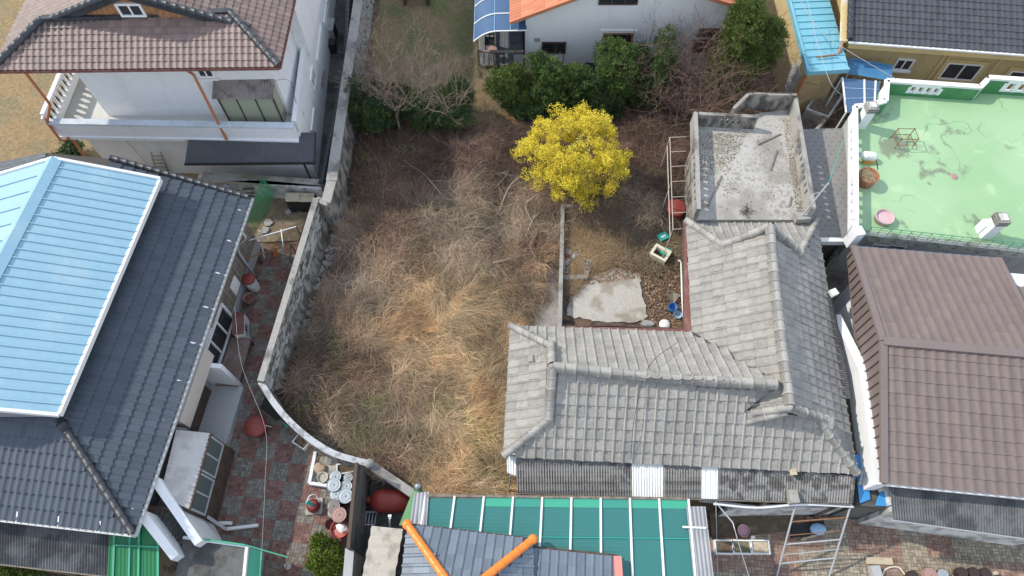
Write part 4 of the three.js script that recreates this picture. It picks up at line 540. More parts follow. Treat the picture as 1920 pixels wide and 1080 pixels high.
{ // raised deck with a curved blue canopy beside it
  const d = thing('deck', 'raised dark plank deck under the curved blue canopy of the gabled house', 'deck', [-.5, 0, -24.5]), x0 = -1.42, x1 = .5, z0 = -22.6, z1 = -30, y = .75;
  for (let i = 0; i < 14; i++) { const a = lerp(x0, x1, i / 14), b = lerp(x0, x1, (i + 1) / 14) - .012; obj('plank', box((a + b) / 2, y - .02, (z0 + z1) / 2, b - a, .04, z0 - z1), M.deckBoard ?? (M.deckBoard = weathered([.13, .145, .16], [.08, .09, .1], { amt: .8, scale: 8, metres: 2, speck: .15 })), d); }
  obj('rim', [box((x0 + x1) / 2, y - .12, z0 + .04, x1 - x0, .16, .05)], M.darkWood, d);
  obj('rail', [beam([x0, y + .75, z0], [x1, y + .75, z0], .12, .06), beam([x0, y + .75, z0], [x0, y + .75, z1], .14, .06)], M.greyWood, d);
  for (let i = 0; i <= 9; i++) { const x = lerp(x0, x1, i / 9); obj('baluster', box(x, y + .36, z0, .04, .74, .04), M.darkWood, d); }
  for (let i = 0; i <= 3; i++) for (const z of [z0, z0 - 3]) obj('leg', box(lerp(x0 + .05, x1 - .05, i / 3), y / 2 - .05, z, .1, y - .1, .1), M.darkWood, d);
  obj('floor_lattice', box(.28, y + .35, z0 + .03, .42, .5, .03), M.steelPaint, d);
  const c = thing('curved_canopy', 'curved blue translucent canopy with white ribs over the deck', 'canopy', [-.6, 0, -25]), arc = []; for (let i = 0; i <= 10; i++) { const t = i / 10; arc.push([lerp(x1 + .1, x0 - .18, t), 2.72 - .08 * t - .5 * Math.pow(Math.max(0, (t - .55) / .45), 2)]); }
  const rows = [z0 + .12, z0 - .92, z0 - 2.0, z0 - 3.1, z0 - 4.2, z0 - 5.3, z0 - 6.4];
  for (let k = 0; k + 1 < rows.length; k++) { const o = []; for (let i = 0; i < 10; i++) { const [ax, ay] = arc[i], [bx, by] = arc[i + 1]; o.push([ax, ay, rows[k]], [bx, by, rows[k]], [bx, by, rows[k + 1]], [ax, ay, rows[k]], [bx, by, rows[k + 1]], [ax, ay, rows[k + 1]]); } obj('panel', toCreasedNormals(tris(o), 1), M.bluePoly, c); }
  for (const z of rows) obj('rib', tube(arc.map(([x, yy]) => [x, yy + .02, z]), .03, 6), M.whitePaint, c);
  for (const i of [3, 6, 10]) obj('purlin', tube([[arc[i][0], arc[i][1] + .015, rows[0]], [arc[i][0], arc[i][1] + .015, rows[6]]], .015), M.paleBlue, c);
  for (const z of [rows[0] - .15, rows[3], rows[6]]) obj('post', box(x0 - .04, 1.1, z, .09, 2.2, .09), M.greyWood, c);
  const ch = thing('deck_chair', 'dark chair standing on the deck beside the round stool', 'chair', [-.98, y, -23.6]); obj('seat', box(-.98, y + .42, -23.6, .44, .05, .44), M.blackMetal, ch); obj('backrest', [box(-.98, y + .9, -23.81, .44, .08, .04), box(-.98, y + .62, -23.81, .44, .05, .04), box(-.98, y + .7, -23.81, .05, .5, .035)], M.blackMetal, ch); for (const a of [-1, 1]) for (const b of [-1, 1]) obj('leg', box(-.98 + a * .19, y + (b < 0 ? .48 : .21), -23.6 + b * .2, .04, b < 0 ? .94 : .4, .04), M.blackMetal, ch);
  const st = thing('round_stool', 'small pink round stool on the deck', 'stool', [-.85, y, -23.05]); obj('seat', lathe([[0, .42], [.2, .42], [.22, .45], [.2, .48], [0, .48]], [-.85, y, -23.05]), M.pinkClay, st); for (let i = 0; i < 3; i++) obj('leg', rod([-.85 + .17 * Math.cos(i * 2.1), y, -23.05 + .17 * Math.sin(i * 2.1)], [-.85 + .1 * Math.cos(i * 2.1), y + .43, -23.05 + .1 * Math.sin(i * 2.1)], .018), M.darkWood, st);
}

// ---------------------------------------------------------------- yellow house with dark tiles, top right
const darkTile = waveTile(0.235, 0.29, 0.03, 0.026, 0.03);
{
  const h = thing('yellow_house', 'yellow house with dark grey tile roof behind the green terrace', 'house', [18, 0, -25]);
  const e0 = [13.37, 3.2, -21.379], e1 = [20.061, 3.2, -20.675], d = V(e1).sub(V(e0)).normalize(), n = new THREE.Vector3(d.z, 0, -d.x), go = (s, b, y) => { const p = V(e0).addScaledVector(d, s).addScaledVector(n, b); return [p.x, y, p.z]; };
  const Lh = 12, front = [go(0, 0, 3.2), go(Lh, 0, 3.2), go(Lh, 6, 5.3), go(0, 6, 5.3)], back = [go(0, 12, 3.2), go(Lh, 12, 3.2), go(Lh, 6, 5.3), go(0, 6, 5.3)];
  const q = [go(.35, .45, 0), go(Lh - .3, .45, 0), go(Lh - .3, 11.5, 0), go(.35, 11.5, 0)]; obj('wall', prism(q, 0, 3.15), M.yellowWall, h);
  obj('gable', [tris([go(.36, .5, 3.1), go(.36, 11.4, 3.1), go(.36, 6, 5.15)])], M.yellowWall, h);
  const roof = obj('roof', [plate(front, .1), plate(back, .1)], M.roofUnder, h); pieces(tileField([front, back], darkTile, 3, .003), 'roof_tile', roof, M.darkTile, 300);
  pieces([...ridgePieces(up(front[3], .08), up(front[0], .08), .12, .3), ...ridgePieces(up(front[3], .12), up(front[2], .12), .13, .3)], 'ridge_tile', roof, M.slateRidge);
  obj('eave_band', beam(go(.1, .2, 2.97), go(Lh, .2, 2.97), .38, .32), M.yellowBand, h); obj('gutter', beam(go(0, -.06, 3.16), go(Lh, -.06, 3.16), .1, .06), M.whitePaint, h);
  obj('verge_band', beam(go(-.16, .05, 3.08), go(-.16, 6, 5.18), .26, .12), weathered([.66, .5, .24], [.72, .7, .64], { amt: .8, scale: 6, metres: 2 }), h);
  obj('downpipe', tube([go(-.2, -.02, 3.1), [12.92, 2.95, -20.885]], .05, 8), M.copper, h);
  const wf = wallFrame(q[0], q[1]), pa = (x0, y0, x1, y1, o) => o; const at = (t, y) => wf.at(t, y);
  win(h, wf, [15.902, 2.132, -21.576], [16.608, 1.53, -21.504], { n: 2, frameMat: M.whitePaint, glass: M.glass, fr: .07, sill: .07 });
  win(h, wf, [17.929, 2.126, -21.37], [19.335, 1.232, -21.228], { n: 2, frameMat: M.whitePaint, glass: M.glass, fr: .07, surround: .16, surMat: M.yellowBand }); win(h, wf, [20.537, 1.948, -21.106], [21.82, 1.242, -20.975], { n: 2, frameMat: M.whitePaint, glass: M.glass, fr: .07, surround: .16, surMat: M.yellowBand });
  for (const x of [wf.t([17.604, 1.658, -21.403]), wf.t([17.809, 1.678, -21.382]), wf.t([19.797, 1.874, -21.181])]) { const c = at(x, 1.45); const p = wf.at(x, 1.45, .02); obj('pilaster', box(p[0], p[1], p[2], .1, 2.8, .05, Math.atan2(wf.n.x, wf.n.z)), M.yellowBand, h); }
}
{ // annex with a sky-blue metal roof
  const h = thing('blue_roof_annex', 'narrow yellow annex with sky-blue metal roof beside the paved path', 'annex', [12.3, 0, -23]);
  const a = [11.572, 2.9, -19.985], b = [13.21, 2.9, -20.128], bk = -34, q = [a, b, [b[0] + .25, 3.05, bk], [a[0] + .1, 3.05, bk]];
  obj('wall', prism([[a[0] + .1, a[2] - .3], [b[0] - .1, b[2] - .3], [b[0], bk], [a[0] + .2, bk]], 0, 2.82), M.yellowWall, h);
  const roof = obj('roof', plate([up(a, .01), up(b, .01), q[2], q[3]], .06), M.skySheet, h); for (let i = 1; i < 36; i++) { const t = i / 36; obj('seam', beam(up(mixP(a, q[3], t), .03), up(mixP(b, q[2], t), .03), .04, .045), M.skySheet, roof); }
  obj('fascia', [beam(up(a, -.04), up(q[3], -.04), .1, .22), beam(up(a, -.04), up(b, -.04), .1, .2)], M.skySheet, roof);
  obj('corner_post', beam([a[0] + .12, 0, a[2] - .24], [a[0] + .12, 2.7, a[2] - .24], .1), M.copper, h); obj('door', box(a[0] + .08, 1.2, a[2] - 1.0, .06, 2.0, .9), M.greyWall, h);
}
{ // deep-blue sheet roof, translucent blue panel and timber trough between annex and terrace
  const s = thing('blue_sheet_shelter', 'dark blue sheet shelter against the yellow house wall', 'shelter', [16.235, 0, -22.78]); const a = [13.766, 2.3, -21.398], b = [15.443, 2.3, -20.98], c = [15.321, 2.1, -20.303], d = [13.651, 2.1, -20.713];
  obj('roof', corrugated(d, a, b, c, .2, .015), M.deepBlueSheet, s); for (const p of [a, b, c, d]) obj('post', beam([p[0], 0, p[2]], [p[0], p[1] - .02, p[2]], .06), M.steelPaint, s);
  const g = thing('blue_panel_canopy', 'translucent blue panel canopy at the corner of the green terrace', 'canopy', [15.142, 0, -21.198]), e = [13.098, 2.5, -20.076], f = [14.549, 2.5, -19.876], i = [14.173, 2.4, -18.526], j = [12.89, 2.4, -18.336];
  for (const [u0, u1] of [[0, .58], [.58, .88], [.88, 1]]) obj('panel', plate([mixP(e, f, u0), mixP(e, f, u1), mixP(j, i, u1), mixP(j, i, u0)], .015), M.bluePoly, g); for (const u of [0, .58, .88]) obj('bar', beam(up(mixP(e, f, u), .02), up(mixP(j, i, u), .02), .06, .04), M.whitePaint, g); for (const u of [.3, .6]) obj('bar', beam(up(mixP(e, j, u), .015), up(mixP(f, i, u), .015), .02, .02), M.paleBlue, g); for (const p of [e, f, i, j]) obj('post', beam([p[0], 0, p[2]], [p[0], p[1] - .02, p[2]], .05), M.whitePaint, g);
  const t = thing('planting_trough', 'long weathered planting trough with white rim full of dry stalks', 'planter', [13.845, 0, -21.664]), k = [13.906, 0.9, -22.15], l = [14.671, 0.9, -21.682], m = [13.049, 0.9, -19.473], n = [12.255, 0.9, -19.908];
  obj('rim', [beam(k, l, .09, .12), beam(l, m, .09, .12), beam(m, n, .09, .12), beam(n, k, .09, .12)], M.dirtyWhite, t); obj('earth', prism([k, l, m, n], .6, .86), M.greyWood, t); obj('side', strip([k, l, m, n, k], .06, 0, .85), M.concrete, t);
}
// ---------------------------------------------------------------- house with a green flat roof terrace
{
  const h = thing('green_terrace_house', 'house with a green painted flat roof terrace and white parapet', 'house', [16, 0, -15]);
  const g = 2.6, t = 3.2, path = [[11.534, 3.2, -12.534], [12.786, 3.2, -17.919], [13.383, 3.2, -17.998], [13.994, 3.2, -18.209], [14.319, 3.2, -19.236], [17.778, 3.2, -18.907], [18.187, 3.2, -19.291], [23.06, 3.2, -18.853]];
  const nl = [11.888, 2.6, -12.749], nr = [19.813, 2.6, -11.683], foot = [nl, ...path.slice(1).map(p => p), nr];
  obj('wall', prism(foot.map(p => [p[0] + (p === nl ? .05 : 0), p[2]]), 0, g - .12), M.greyWall, h);
  const q = texSeed += 31, stain = colTex(1024, 12, (u, v) => {
    let c = mix3([.275, .445, .235], [.325, .49, .28], smooth(.3, .7, fbm(u * 5, v * 5, 5, q))); c = mix3(c, [.40, .56, .33], .7 * smooth(.62, .8, fbm(u * 14, v * 14, 14, q + 7)));
    const wx = u + .03 * fbm(u * 20, v * 20, 20, q + 1), wy = v + .03 * fbm(u * 20, v * 20, 20, q + 2), big = smooth(.6, .71, fbm(wx * 11, wy * 11, 11, q + 11)) * smooth(.42, .58, fbm(u * 30, v * 30, 30, q + 12)); c = mix3(c, [.16, .17, .125], .75 * big);
    const r = Math.abs(fbm(wx * 7, wy * 7, 7, q + 20, 3) - .5); c = mix3(c, [.14, .2, .12], .6 * smooth(.009, .002, r) * smooth(.5, .62, fbm(u * 9, v * 9, 9, q + 21))); const f = .96 + .08 * hash(u * 1024 | 0, v * 1024 | 0, q); return [c[0] * f, c[1] * f, c[2] * f]; });
  obj('terrace_floor', prism(foot, g - .12, g), new THREE.MeshStandardMaterial({ map: stain, roughness: .55, bumpMap: grit, bumpScale: .002 }), h);
  // parapet: white outside and on top, green inside
  for (let i = 0; i + 1 < path.length; i++) {
    const a = path[i], b = path[i + 1], A = V(a), B = V(b), d = B.clone().sub(A).normalize(), inn = new THREE.Vector3(-d.z, 0, d.x), m = A.clone().add(B).multiplyScalar(.5), toC = new THREE.Vector3(16, 0, -14).sub(m); if (inn.dot(toC) < 0) inn.negate();
    const sh = (p, k) => [p[0] + inn.x * k, 0, p[2] + inn.z * k], hi = i >= 6 ? 3.3 : t;
    const vent = (i === 0 || i === 4 || i === 6);
    if (!vent) { obj('parapet', wallRun(sh(a, .05), sh(b, .05), .1, g - .02, hi), M.white, h); obj('parapet_lining', wallRun(sh(a, .112), sh(b, .112), .02, g, hi - .05), M.greenPaint, h); }
    else {
      const L = A.distanceTo(B), spans = i === 0 ? [[.12, .4], [.55, .85]] : i === 4 ? [[.27, .6]] : [[.15, .5]]; let k0 = 0; const W2 = [], G2 = [], at = (k, off) => sh(mixP(a, b, k), off), y0 = g + .18, y1 = hi - .14;
      for (const [s0, s1] of [...spans, [1, 1]]) { W2.push(wallRun(at(k0, .05), at(s0, .05), .1, g - .02, hi)); G2.push(wallRun(at(k0, .112), at(s0, .112), .02, g, hi - .05)); if (s1 > s0) { W2.push(wallRun(at(s0, .05), at(s1, .05), .098, g - .02, y0), wallRun(at(s0, .05), at(s1, .05), .098, y1, hi)); G2.push(wallRun(at(s0, .112), at(s1, .112), .018, g, y0 - .04)); const nb = 4; for (let j = 0; j <= nb; j++) { const k = lerp(s0, s1, j / nb), w = (s1 - s0) / nb * .22; W2.push(wallRun(at(k - w, .07), at(k + w, .07), .12, y0 - .02, y1 + .02)); } } k0 = s1; }
      obj('parapet', W2, M.white, h); obj('parapet_lining', G2, M.greenPaint, h);
    }
    obj('parapet_cap', beam(up(setY(mixP(a, b, 0), hi), .02), up(setY(mixP(a, b, 1), hi), .02), .2, .05), M.whitePaint, h);
  }
  obj('end_pier', box(path[0][0] + .08, 2.85, path[0][2] + .12, .32, .8, .34, .2), M.white, h);
  // near edge: dirty kerb and low green railing
  obj('edge_kerb', wallRun(nl, nr, .22, g - .3, g + .06), weathered([.36, .37, .33], [.12, .13, .1], { amt: .9, scale: 9, metres: 2, speck: .2 }), h);
  { const gs = [], d = V(nr).sub(V(nl)), n = 24; gs.push(tube([up(nl, .42), up(nr, .42)], .016), tube([up(nl, .14), up(nr, .14)], .014)); for (let i = 0; i <= n; i++) { const p = mixP(nl, nr, i / n); gs.push(rod(up(p, 0), up(p, .42), .012)); if (i < n) { const r = mixP(nl, nr, (i + .5) / n); gs.push(tube([up(mixP(p, r, .2), .28), up(mixP(p, r, 1.7), .28)], .01)); } } obj('railing', gs, plain([.1, .3, .17], .6), h); }
  const chim = (a, b, w) => { obj('chimney', prism([[a[0] - w / 2, a[2] - w / 2], [a[0] + w / 2, a[2] - w / 2], [a[0] + w / 2, a[2] + w / 2], [a[0] - w / 2, a[2] + w / 2]], g, g + b), M.white, h); const y = g + b; for (let k = 0; k < 3; k++) obj('chimney_cap', box(a[0], y + .05 + k * .09, a[2], w + .06, .05, w + .06), M.concrete, h); obj('chimney_core', box(a[0], y + .15, a[2], w - .1, .3, w - .1), M.dirtyWhite, h); };
  chim([13.12, 2.6, -17.52], .85, .34); chim([16.258, 2.6, -12.662], .8, .36); obj('chimney_step', box(...up([16.186, 2.6, -12.836], .25), .3, .5, .3), M.white, h);
  const wf = wallFrame(nl, nr); for (const [p, q] of [[[12.71, 2.089, -12.721], [13.271, 1.895, -12.643]], [[13.183, 2.16, -12.655], [13.793, 1.942, -12.57]]]) win(h, wf, p, q, { n: 1, frameMat: M.whitePaint, glass: M.glass, fr: .05, bars: 8 });
}
// ---------------------------------------------------------------- taupe-tiled house with a white outside stair, right edge
const taupeTile = waveTile(0.30, 0.36, 0.03, 0.022, 0.012);
{
  const h = thing('taupe_house', 'house with taupe brown metal tile roof beside the white outside stair', 'house', [15, 0, -8]);
  const f0 = [11.407, 3, -11.923], n0 = [10.424, 3, -4.16], r0 = [lerp(f0[0], n0[0], .5), 4.0, lerp(f0[2], n0[2], .5)], ed = V([14.244, 3, -3.781]).sub(V(n0)).normalize(), ex = (p, s) => [p[0] + ed.x * s, p[1], p[2] + ed.z * s], Lf = 11;
  const near = [n0, ex(n0, Lf), ex(r0, Lf), r0], far = [f0, ex(f0, 4.7), ex(r0, 4.7), r0], far2 = [up(ex(f0, 4.7), -.25), up(ex(f0, Lf), -.25), up(ex(r0, Lf), -.1), up(ex(r0, 4.7), -.1)];
  far2[0] = ex(far2[0], 0); far2[0][2] += .6; far2[1][2] += .6;
  obj('wall', prism([ex(up(f0, 0), .5), ex(f0, Lf - .5), ex(n0, Lf - .5), ex(n0, .5)].map((p, i) => [p[0], p[2] + (i < 2 ? .45 : -.45)]), 0, 2.9), M.white, h);
  const roof = obj('roof', [plate(near, .1), plate(far, .1), plate(far2, .1)], M.taupe, h);
  pieces(tileField([near, far, far2], taupeTile, 3, .002), 'roof_tile', roof, M.taupeTile, 300);
  obj('ridge_cap', [beam(up(r0, .06), up(ex(r0, Lf), .06), .26, .08), beam(up(f0, .04), up(r0, .04), .2, .1), beam(up(n0, .04), up(r0, .04), .2, .1), beam(up(ex(f0, 4.7), .04), up(ex(r0, 4.7), .04), .16, .1)], M.taupe, roof);
  obj('gable_cladding', [(() => { const lo = 2.15, o = [], a = f0, b = r0, c = n0, q = (p, y) => [p[0] + .04, y, p[2]]; o.push(q(a, lo + .25), q(b, lo), q(b, b[1] - .05), q(a, lo + .25), q(b, b[1] - .05), q(a, a[1]), q(b, lo), q(c, lo + .4), q(c, c[1]), q(b, lo), q(c, c[1]), q(b, b[1] - .05)); return tris(o); })()], M.taupe, h);
  for (let i = 0; i < 26; i++) { const p = mixP(f0, n0, (i + .5) / 26), topY = 3 + (1 - Math.abs(1 - 2 * (i + .5) / 26)) * .95; obj('cladding_rib', beam([p[0] + .01, 2.45, p[2]], [p[0] + .01, topY, p[2]], .02, .05), M.taupe, h); }
  obj('gutter', [beam(up(ex(n0, .1), -.08), up(ex(n0, Lf), -.08), .1, .08)], M.whitePaint, h); obj('far_gutter', beam(up(f0, -.05), up(ex(f0, 4.7), -.05), .1, .1), M.deepBlueSheet, h);
  // corrugated lean-to in front with its white wall
  const a = [10.841, 2.55, -4.226], b = [15.698, 2.55, -3.633], c = [15.575, 2.2, -2.652], d = [10.866, 2.2, -3.313];
  const ln = obj('lean_to', corrugated(a, b, c, d, .078, .016), M.darkSlate, h); obj('eave_pipe', tube([up(d, -.05), up(c, -.05)], .035), M.steelPaint, ln);
  obj('lean_to_wall', wallRun([d[0] + .05, 0, d[2] - .3], [c[0], 0, c[2] - .3], .14, 0, 2.15), M.dirtyWhite, h); obj('lean_to_end', wallRun([d[0] + .08, 0, d[2] - .4], [a[0] + .1, 0, a[2]], .1, 0, 2.2), M.dirtyWhite, h);
}
{ // white stair wall with green treads between the houses
  const s = thing('outside_stair', 'white-walled outside stair with green treads between two houses', 'stair', [12.039, 0, -7.418]), pts = [[10.699, 2.2, -9.797], [10.84, 2.75, -7.637], [10.65, 2.8, -5.842], [10.474, 2.8, -4.337]];
  for (let i = 0; i + 1 < pts.length; i++) obj('parapet', wallRun(pts[i], pts[i + 1], .3, i ? 1.9 : 1.3, pts[i][1], pts[i + 1][1]), M.white, s);
  obj('end_post', box(pts[3][0], 2.42, pts[3][2] + .02, .36, .8, .3), M.white, s);
  const o = V(pts[1]).sub(V(pts[0])); for (let i = 0; i < 9; i++) { const t = (i + .5) / 9, p = mixP(pts[0], pts[1], t), y = lerp(.8, 1.85, t); obj('tread', box(p[0] + .42, y / 2, p[2] - .05, .62, y, .2, -Math.atan2(o.z, o.x) + Math.PI / 2), M.greenPaint, s); }
  obj('landing', prism([[pts[1][0] + .1, pts[1][2]], [pts[1][0] + 1, pts[1][2]], [pts[3][0] + 1, pts[3][2]], [pts[3][0] + .1, pts[3][2]]], 1.75, 1.92), M.greenPaint, s); obj('support_wall', [wallRun([pts[1][0] + .35, 0, pts[1][2]], [pts[3][0] + .35, 0, pts[3][2] - .5], .16, 0, 1.76)], weathered([.5, .56, .5], [.4, .45, .4], { amt: .6 }), s);
  for (let i = 0; i < 6; i++) { const p = mixP(pts[2], pts[3], .05 + i * .08); obj('lug', box(p[0] + .2, 2.74, p[2], .12, .12, .16), M.white, s); }
  obj('back_wall', wallRun([pts[0][0] + .7, 0, pts[0][2] - .6], [pts[1][0] + .75, 0, pts[1][2] - .2], .1, 0, 2.3, 2.7), M.white, s);
}
{ const t = thing('blue_tarp', 'torn blue tarpaulin sheet over a low shed at the house corner', 'tarpaulin', [11.479, 0, -4.396]); obj('sheet', [plate([[10.243, 2.1, -5.2], [10.61, 2.1, -5.2], [10.467, 2, -3.914], [10.127, 2, -3.793]], .02), plate([[10.909, 2.1, -4.367], [11.132, 2.1, -4.321], [11.004, 2, -3.703], [10.562, 2, -3.733]], .02)], M.blueTarp, t); obj('shed_top', prism([[10.373, 1.95, -5.336], [11.196, 1.95, -5.271], [10.992, 1.95, -3.682], [10.044, 1.95, -3.742]], 0, 1.95), M.darkConcrete, t);
  single('tarp_pipe', rod([10.507, 2.15, -4.933], [10.183, 2.12, -4.317], .05, .05, 10), M.steelPaint, 'short pale pipe lying across the blue tarpaulin', 'pipe'); single('tarp_board', box(...up([10.819, 2.1, -4.26], .06), .28, .12, .28, .2), M.creamPlastic, 'small cream box on the edge of the blue tarpaulin', 'box'); }
// ---------------------------------------------------------------- bottom: teal canopy and the steel-blue roof with orange ridges
const steelTile = makeTile(0.24, 0.36, [[0, 0], [.1, .028], [.22, .034], [.34, .028], [.42, 0], [.7, 0], [1, 0]], .02);
{
  const h = thing('teal_canopy', 'teal translucent canopy with white bars in front of the old house', 'canopy', [1.5, 0, -2.5]);
  const a = [-2.405, 3, -3.81], b = [4.89, 3, -3.723], near = 1.5, y = 3.0, nb = 9, c = [b[0] - .15, y, near], d = [a[0] - .55, y, near], a2 = a;
  for (let i = 0; i < nb; i++) for (const [v0, v1] of [[0, .2], [.2, .52], [.52, 1]]) { const q = (u, v) => mixP(mixP(a, b, u), mixP(d, c, u), v), u0 = i / nb + .003, u1 = (i + 1) / nb - .003; obj('panel', corrugated(q(u0, v0), q(u0, v1), q(u1, v1), q(u1, v0), .1, .004), M.tealPoly, h); }
  for (let i = 0; i <= nb; i++) obj('bar', beam(up(mixP(a, b, i / nb), .03), up(mixP(d, c, i / nb), .03), .055, .05), M.whitePaint, h);
  for (const v of [.2, .52]) obj('wire', tube([up(mixP(a, d, v), .03), up(mixP(b, c, v), .03)], .012), M.tealPlastic, h);
  for (let i = 2; i < nb; i++) { const q = (u, v) => up(mixP(mixP(a, b, u), mixP(d, c, u), v), .012); obj('edge_strip', plate([q(i / nb + .006, .004), q((i + 1) / nb - .006, .004), q((i + 1) / nb - .006, .05), q(i / nb + .006, .05)], .006), i % 3 ? plain([.05, .34, .22], .4) : plain([.04, .26, .2], .4), h); }
  obj('edge_beam', [beam(up(a, -.06), up(b, -.06), .1, .14), beam(up(a, .03), up(b, .03), .05, .04)], M.greyWood, h);
  const e0 = [4.806, 3, -3.522], e1 = [5.337, 3, -3.522], e2 = [e1[0] - .05, 2.98, near], e3 = [e0[0] - .05, 2.98, near]; obj('side_sheet', corrugated(up(e0, .04), up(e1, .04), up(e2, .04), up(e3, .04), .1, .018), M.greySheet, h);
  const l0 = [-2.716, 3.05, -3.887], l1 = [-2.317, 3.05, -3.916], l2 = [-2.324, 3.05, -3.021], l3 = [-2.789, 3.05, -3.021]; obj('side_sheet', corrugated(l0, l1, l2, l3, .11, .016), M.greySheet, h);
  obj('green_skirt', plate([[-2.751, 2.7, -4.194], [-2.512, 2.95, -3.994], [-2.781, 2.9, -3.045], [-3.174, 2.45, -3.115]], .03), plain([.1, .24, .11], .6), h);
  obj('end_cap', rod([4.636, 3.08, -2.975], [5.278, 3.05, -2.952], .03, .03, 8), M.whitePaint, h);
  for (const p of [a, mixP(a, b, .33), mixP(a, b, .66), b]) obj('post', beam([p[0], 0, p[2] + .1], [p[0], 2.92, p[2] + .1], .1), M.steelPaint, h);
  for (const p of [d, c]) obj('post', beam([p[0], 0, p[2] - .1], [p[0], 2.92, p[2] - .1], .1), M.steelPaint, h);
  obj('vent_ball', lathe([[0, 0], [.1, .02], [.13, .1], [.1, .2], [.04, .26], [0, .27]], [-2.649, 2.85, -4.074], 12), M.steel, h);
  const s = thing('steel_blue_house', 'house with steel-blue metal roof and bright orange ridge caps', 'house', [-.5, 0, -.5]);
  const n0 = [-2.804, 3.35, -2.988], n1 = [0.553, 3.35, -2.609], hx = [-1.267, 4.35, -1.126], back = 5, m0 = [0.568, 3.2, -2.414], m1 = [2.782, 3.2, -2.202], lft = [-3.092, 3.3, -2.914];
  const far = [n0, n1, hx], rt = [n1, [n1[0] - .05, 3.35, back], [hx[0], 4.35, back], hx], lf = [n0, [n0[0] - .3, 3.35, back], [hx[0], 4.35, back], hx], wing = [m0, m1, [m1[0] - .1, 3.75, back], [m0[0] - .1, 3.75, back]];
  obj('wall', prism([[n0[0] + .3, n0[2] + .5], [m1[0] - .4, m1[2] + .5], [m1[0] - .4, back - .3], [n0[0] + .2, back - .3]], 0, 3.1), M.dirtyWhite, s);
  const roof = obj('roof', [plate(far, .08), plate(rt, .08), plate(lf, .08), plate(wing, .08)], M.steelTile[0], s); pieces(tileField([far, rt, lf, wing], steelTile, 3, .002), 'roof_tile', roof, M.steelTile, 300);
  pieces([...ridgePieces(up(hx, .06), up(n0, .06), .105, .3, 0, .9, 1.035), ...ridgePieces(up(hx, .06), up(n1, .06), .105, .3, 0, .9, 1.035), ...ridgePieces(up(hx, .08), [hx[0], 4.43, back], .105, .3, 0, .9, 1.035)], 'ridge_cap', roof, [M.orangePlastic]);
  for (const p of [n0, n1]) obj('cap_end', lathe([[0, 0], [.13, 0], [.135, .06], [.11, .13], [.05, .16], [0, .16]], up(p, .02), 12), M.orangePlastic, roof);
  obj('eave_gutter', [beam(up(n0, -.05), up(n1, -.05), .1, .1), beam(up(m0, -.05), up(m1, -.05), .12, .12)], M.darkWood, s); obj('verge_cap', [beam(up(m1, .06), up(wing[2], .06), .2, .14)], plain([.62, .24, .2], .5), s);
  const k = thing('cream_lean_to', 'cream corrugated lean-to roof beside the orange-ridged house', 'lean-to roof', [-3.929, 0, -2.321]), k0 = [-3.887, 2.7, -3.062], k1 = [-2.979, 2.9, -2.947], k2 = [-3.261, 2.9, -0.491], k3 = [-4.152, 2.7, -0.496]; obj('sheet', corrugated(k1, k2, k3, k0, .3, .03), M.creamSlate, k); obj('wall', [wallRun([k0[0] + .1, 0, k0[2] + .1], [k1[0], 0, k1[2] + .1], .1, 0, 2.6)], M.darkConcrete, k); obj('wall', wallRun([k0[0] + .12, 0, k0[2] + .1], [k3[0] + .12, 0, k3[2]], .1, 0, 2.6), M.darkConcrete, k);
}

// ---------------------------------------------------------------- boundary walls
const blockMats = tints(new THREE.MeshStandardMaterial({ map: (() => { const s = texSeed += 31; return colTex(256, 6, (u, v) => { const k = smooth(.4, .62, fbm(u * 6, v * 6, 6, s)), c = mix3([.97, .96, .94], [.2, .19, .175], k), f = .9 + .2 * hash(u * 256 | 0, v * 256 | 0, s); return [c[0] * f, c[1] * f, c[2] * f]; }); })(), roughness: .95, bumpMap: grit, bumpScale: .005 }), [[.46, .46, .45], [.37, .37, .36], [.55, .55, .535]]);
function blockCourses(parent, a, b, th, y0, y1, bl = .39, bh = .19, both = true) {   // blocks proud of a mortar core
  const A = V(setY(a, 0)), B = V(setY(b, 0)), d = B.clone().sub(A), L = d.length(); d.normalize(); const n = new THREE.Vector3(-d.z, 0, d.x), rows = Math.round((y1 - y0) / (bh + .01)), gv = uvVariants(new THREE.BoxGeometry(bl - .012, bh - .008, th), 8, 11), list = [];
  for (let r = 0; r < rows; r++) for (let k = -1; k <= L / bl; k++) { let s0 = (k + (r & 1) * .5) * bl, s1 = s0 + bl; s0 = Math.max(0, s0); s1 = Math.min(L, s1); if (s1 - s0 < .06) continue; const p = A.clone().addScaledVector(d, (s0 + s1) / 2).addScaledVector(n, (R() - .5) * .012); p.y = y0 + (r + .5) * (bh + .01); list.push({ g: gv[Math.floor(R() * 8)], k: Math.floor(R() * 3), m: new THREE.Matrix4().makeBasis(d, new THREE.Vector3(0, 1, 0), n.clone().negate()).multiply(new THREE.Matrix4().makeScale((s1 - s0) / bl, 1, 1)).setPosition(p) }); }
  pieces(list, 'block', parent, blockMats, 300);
}
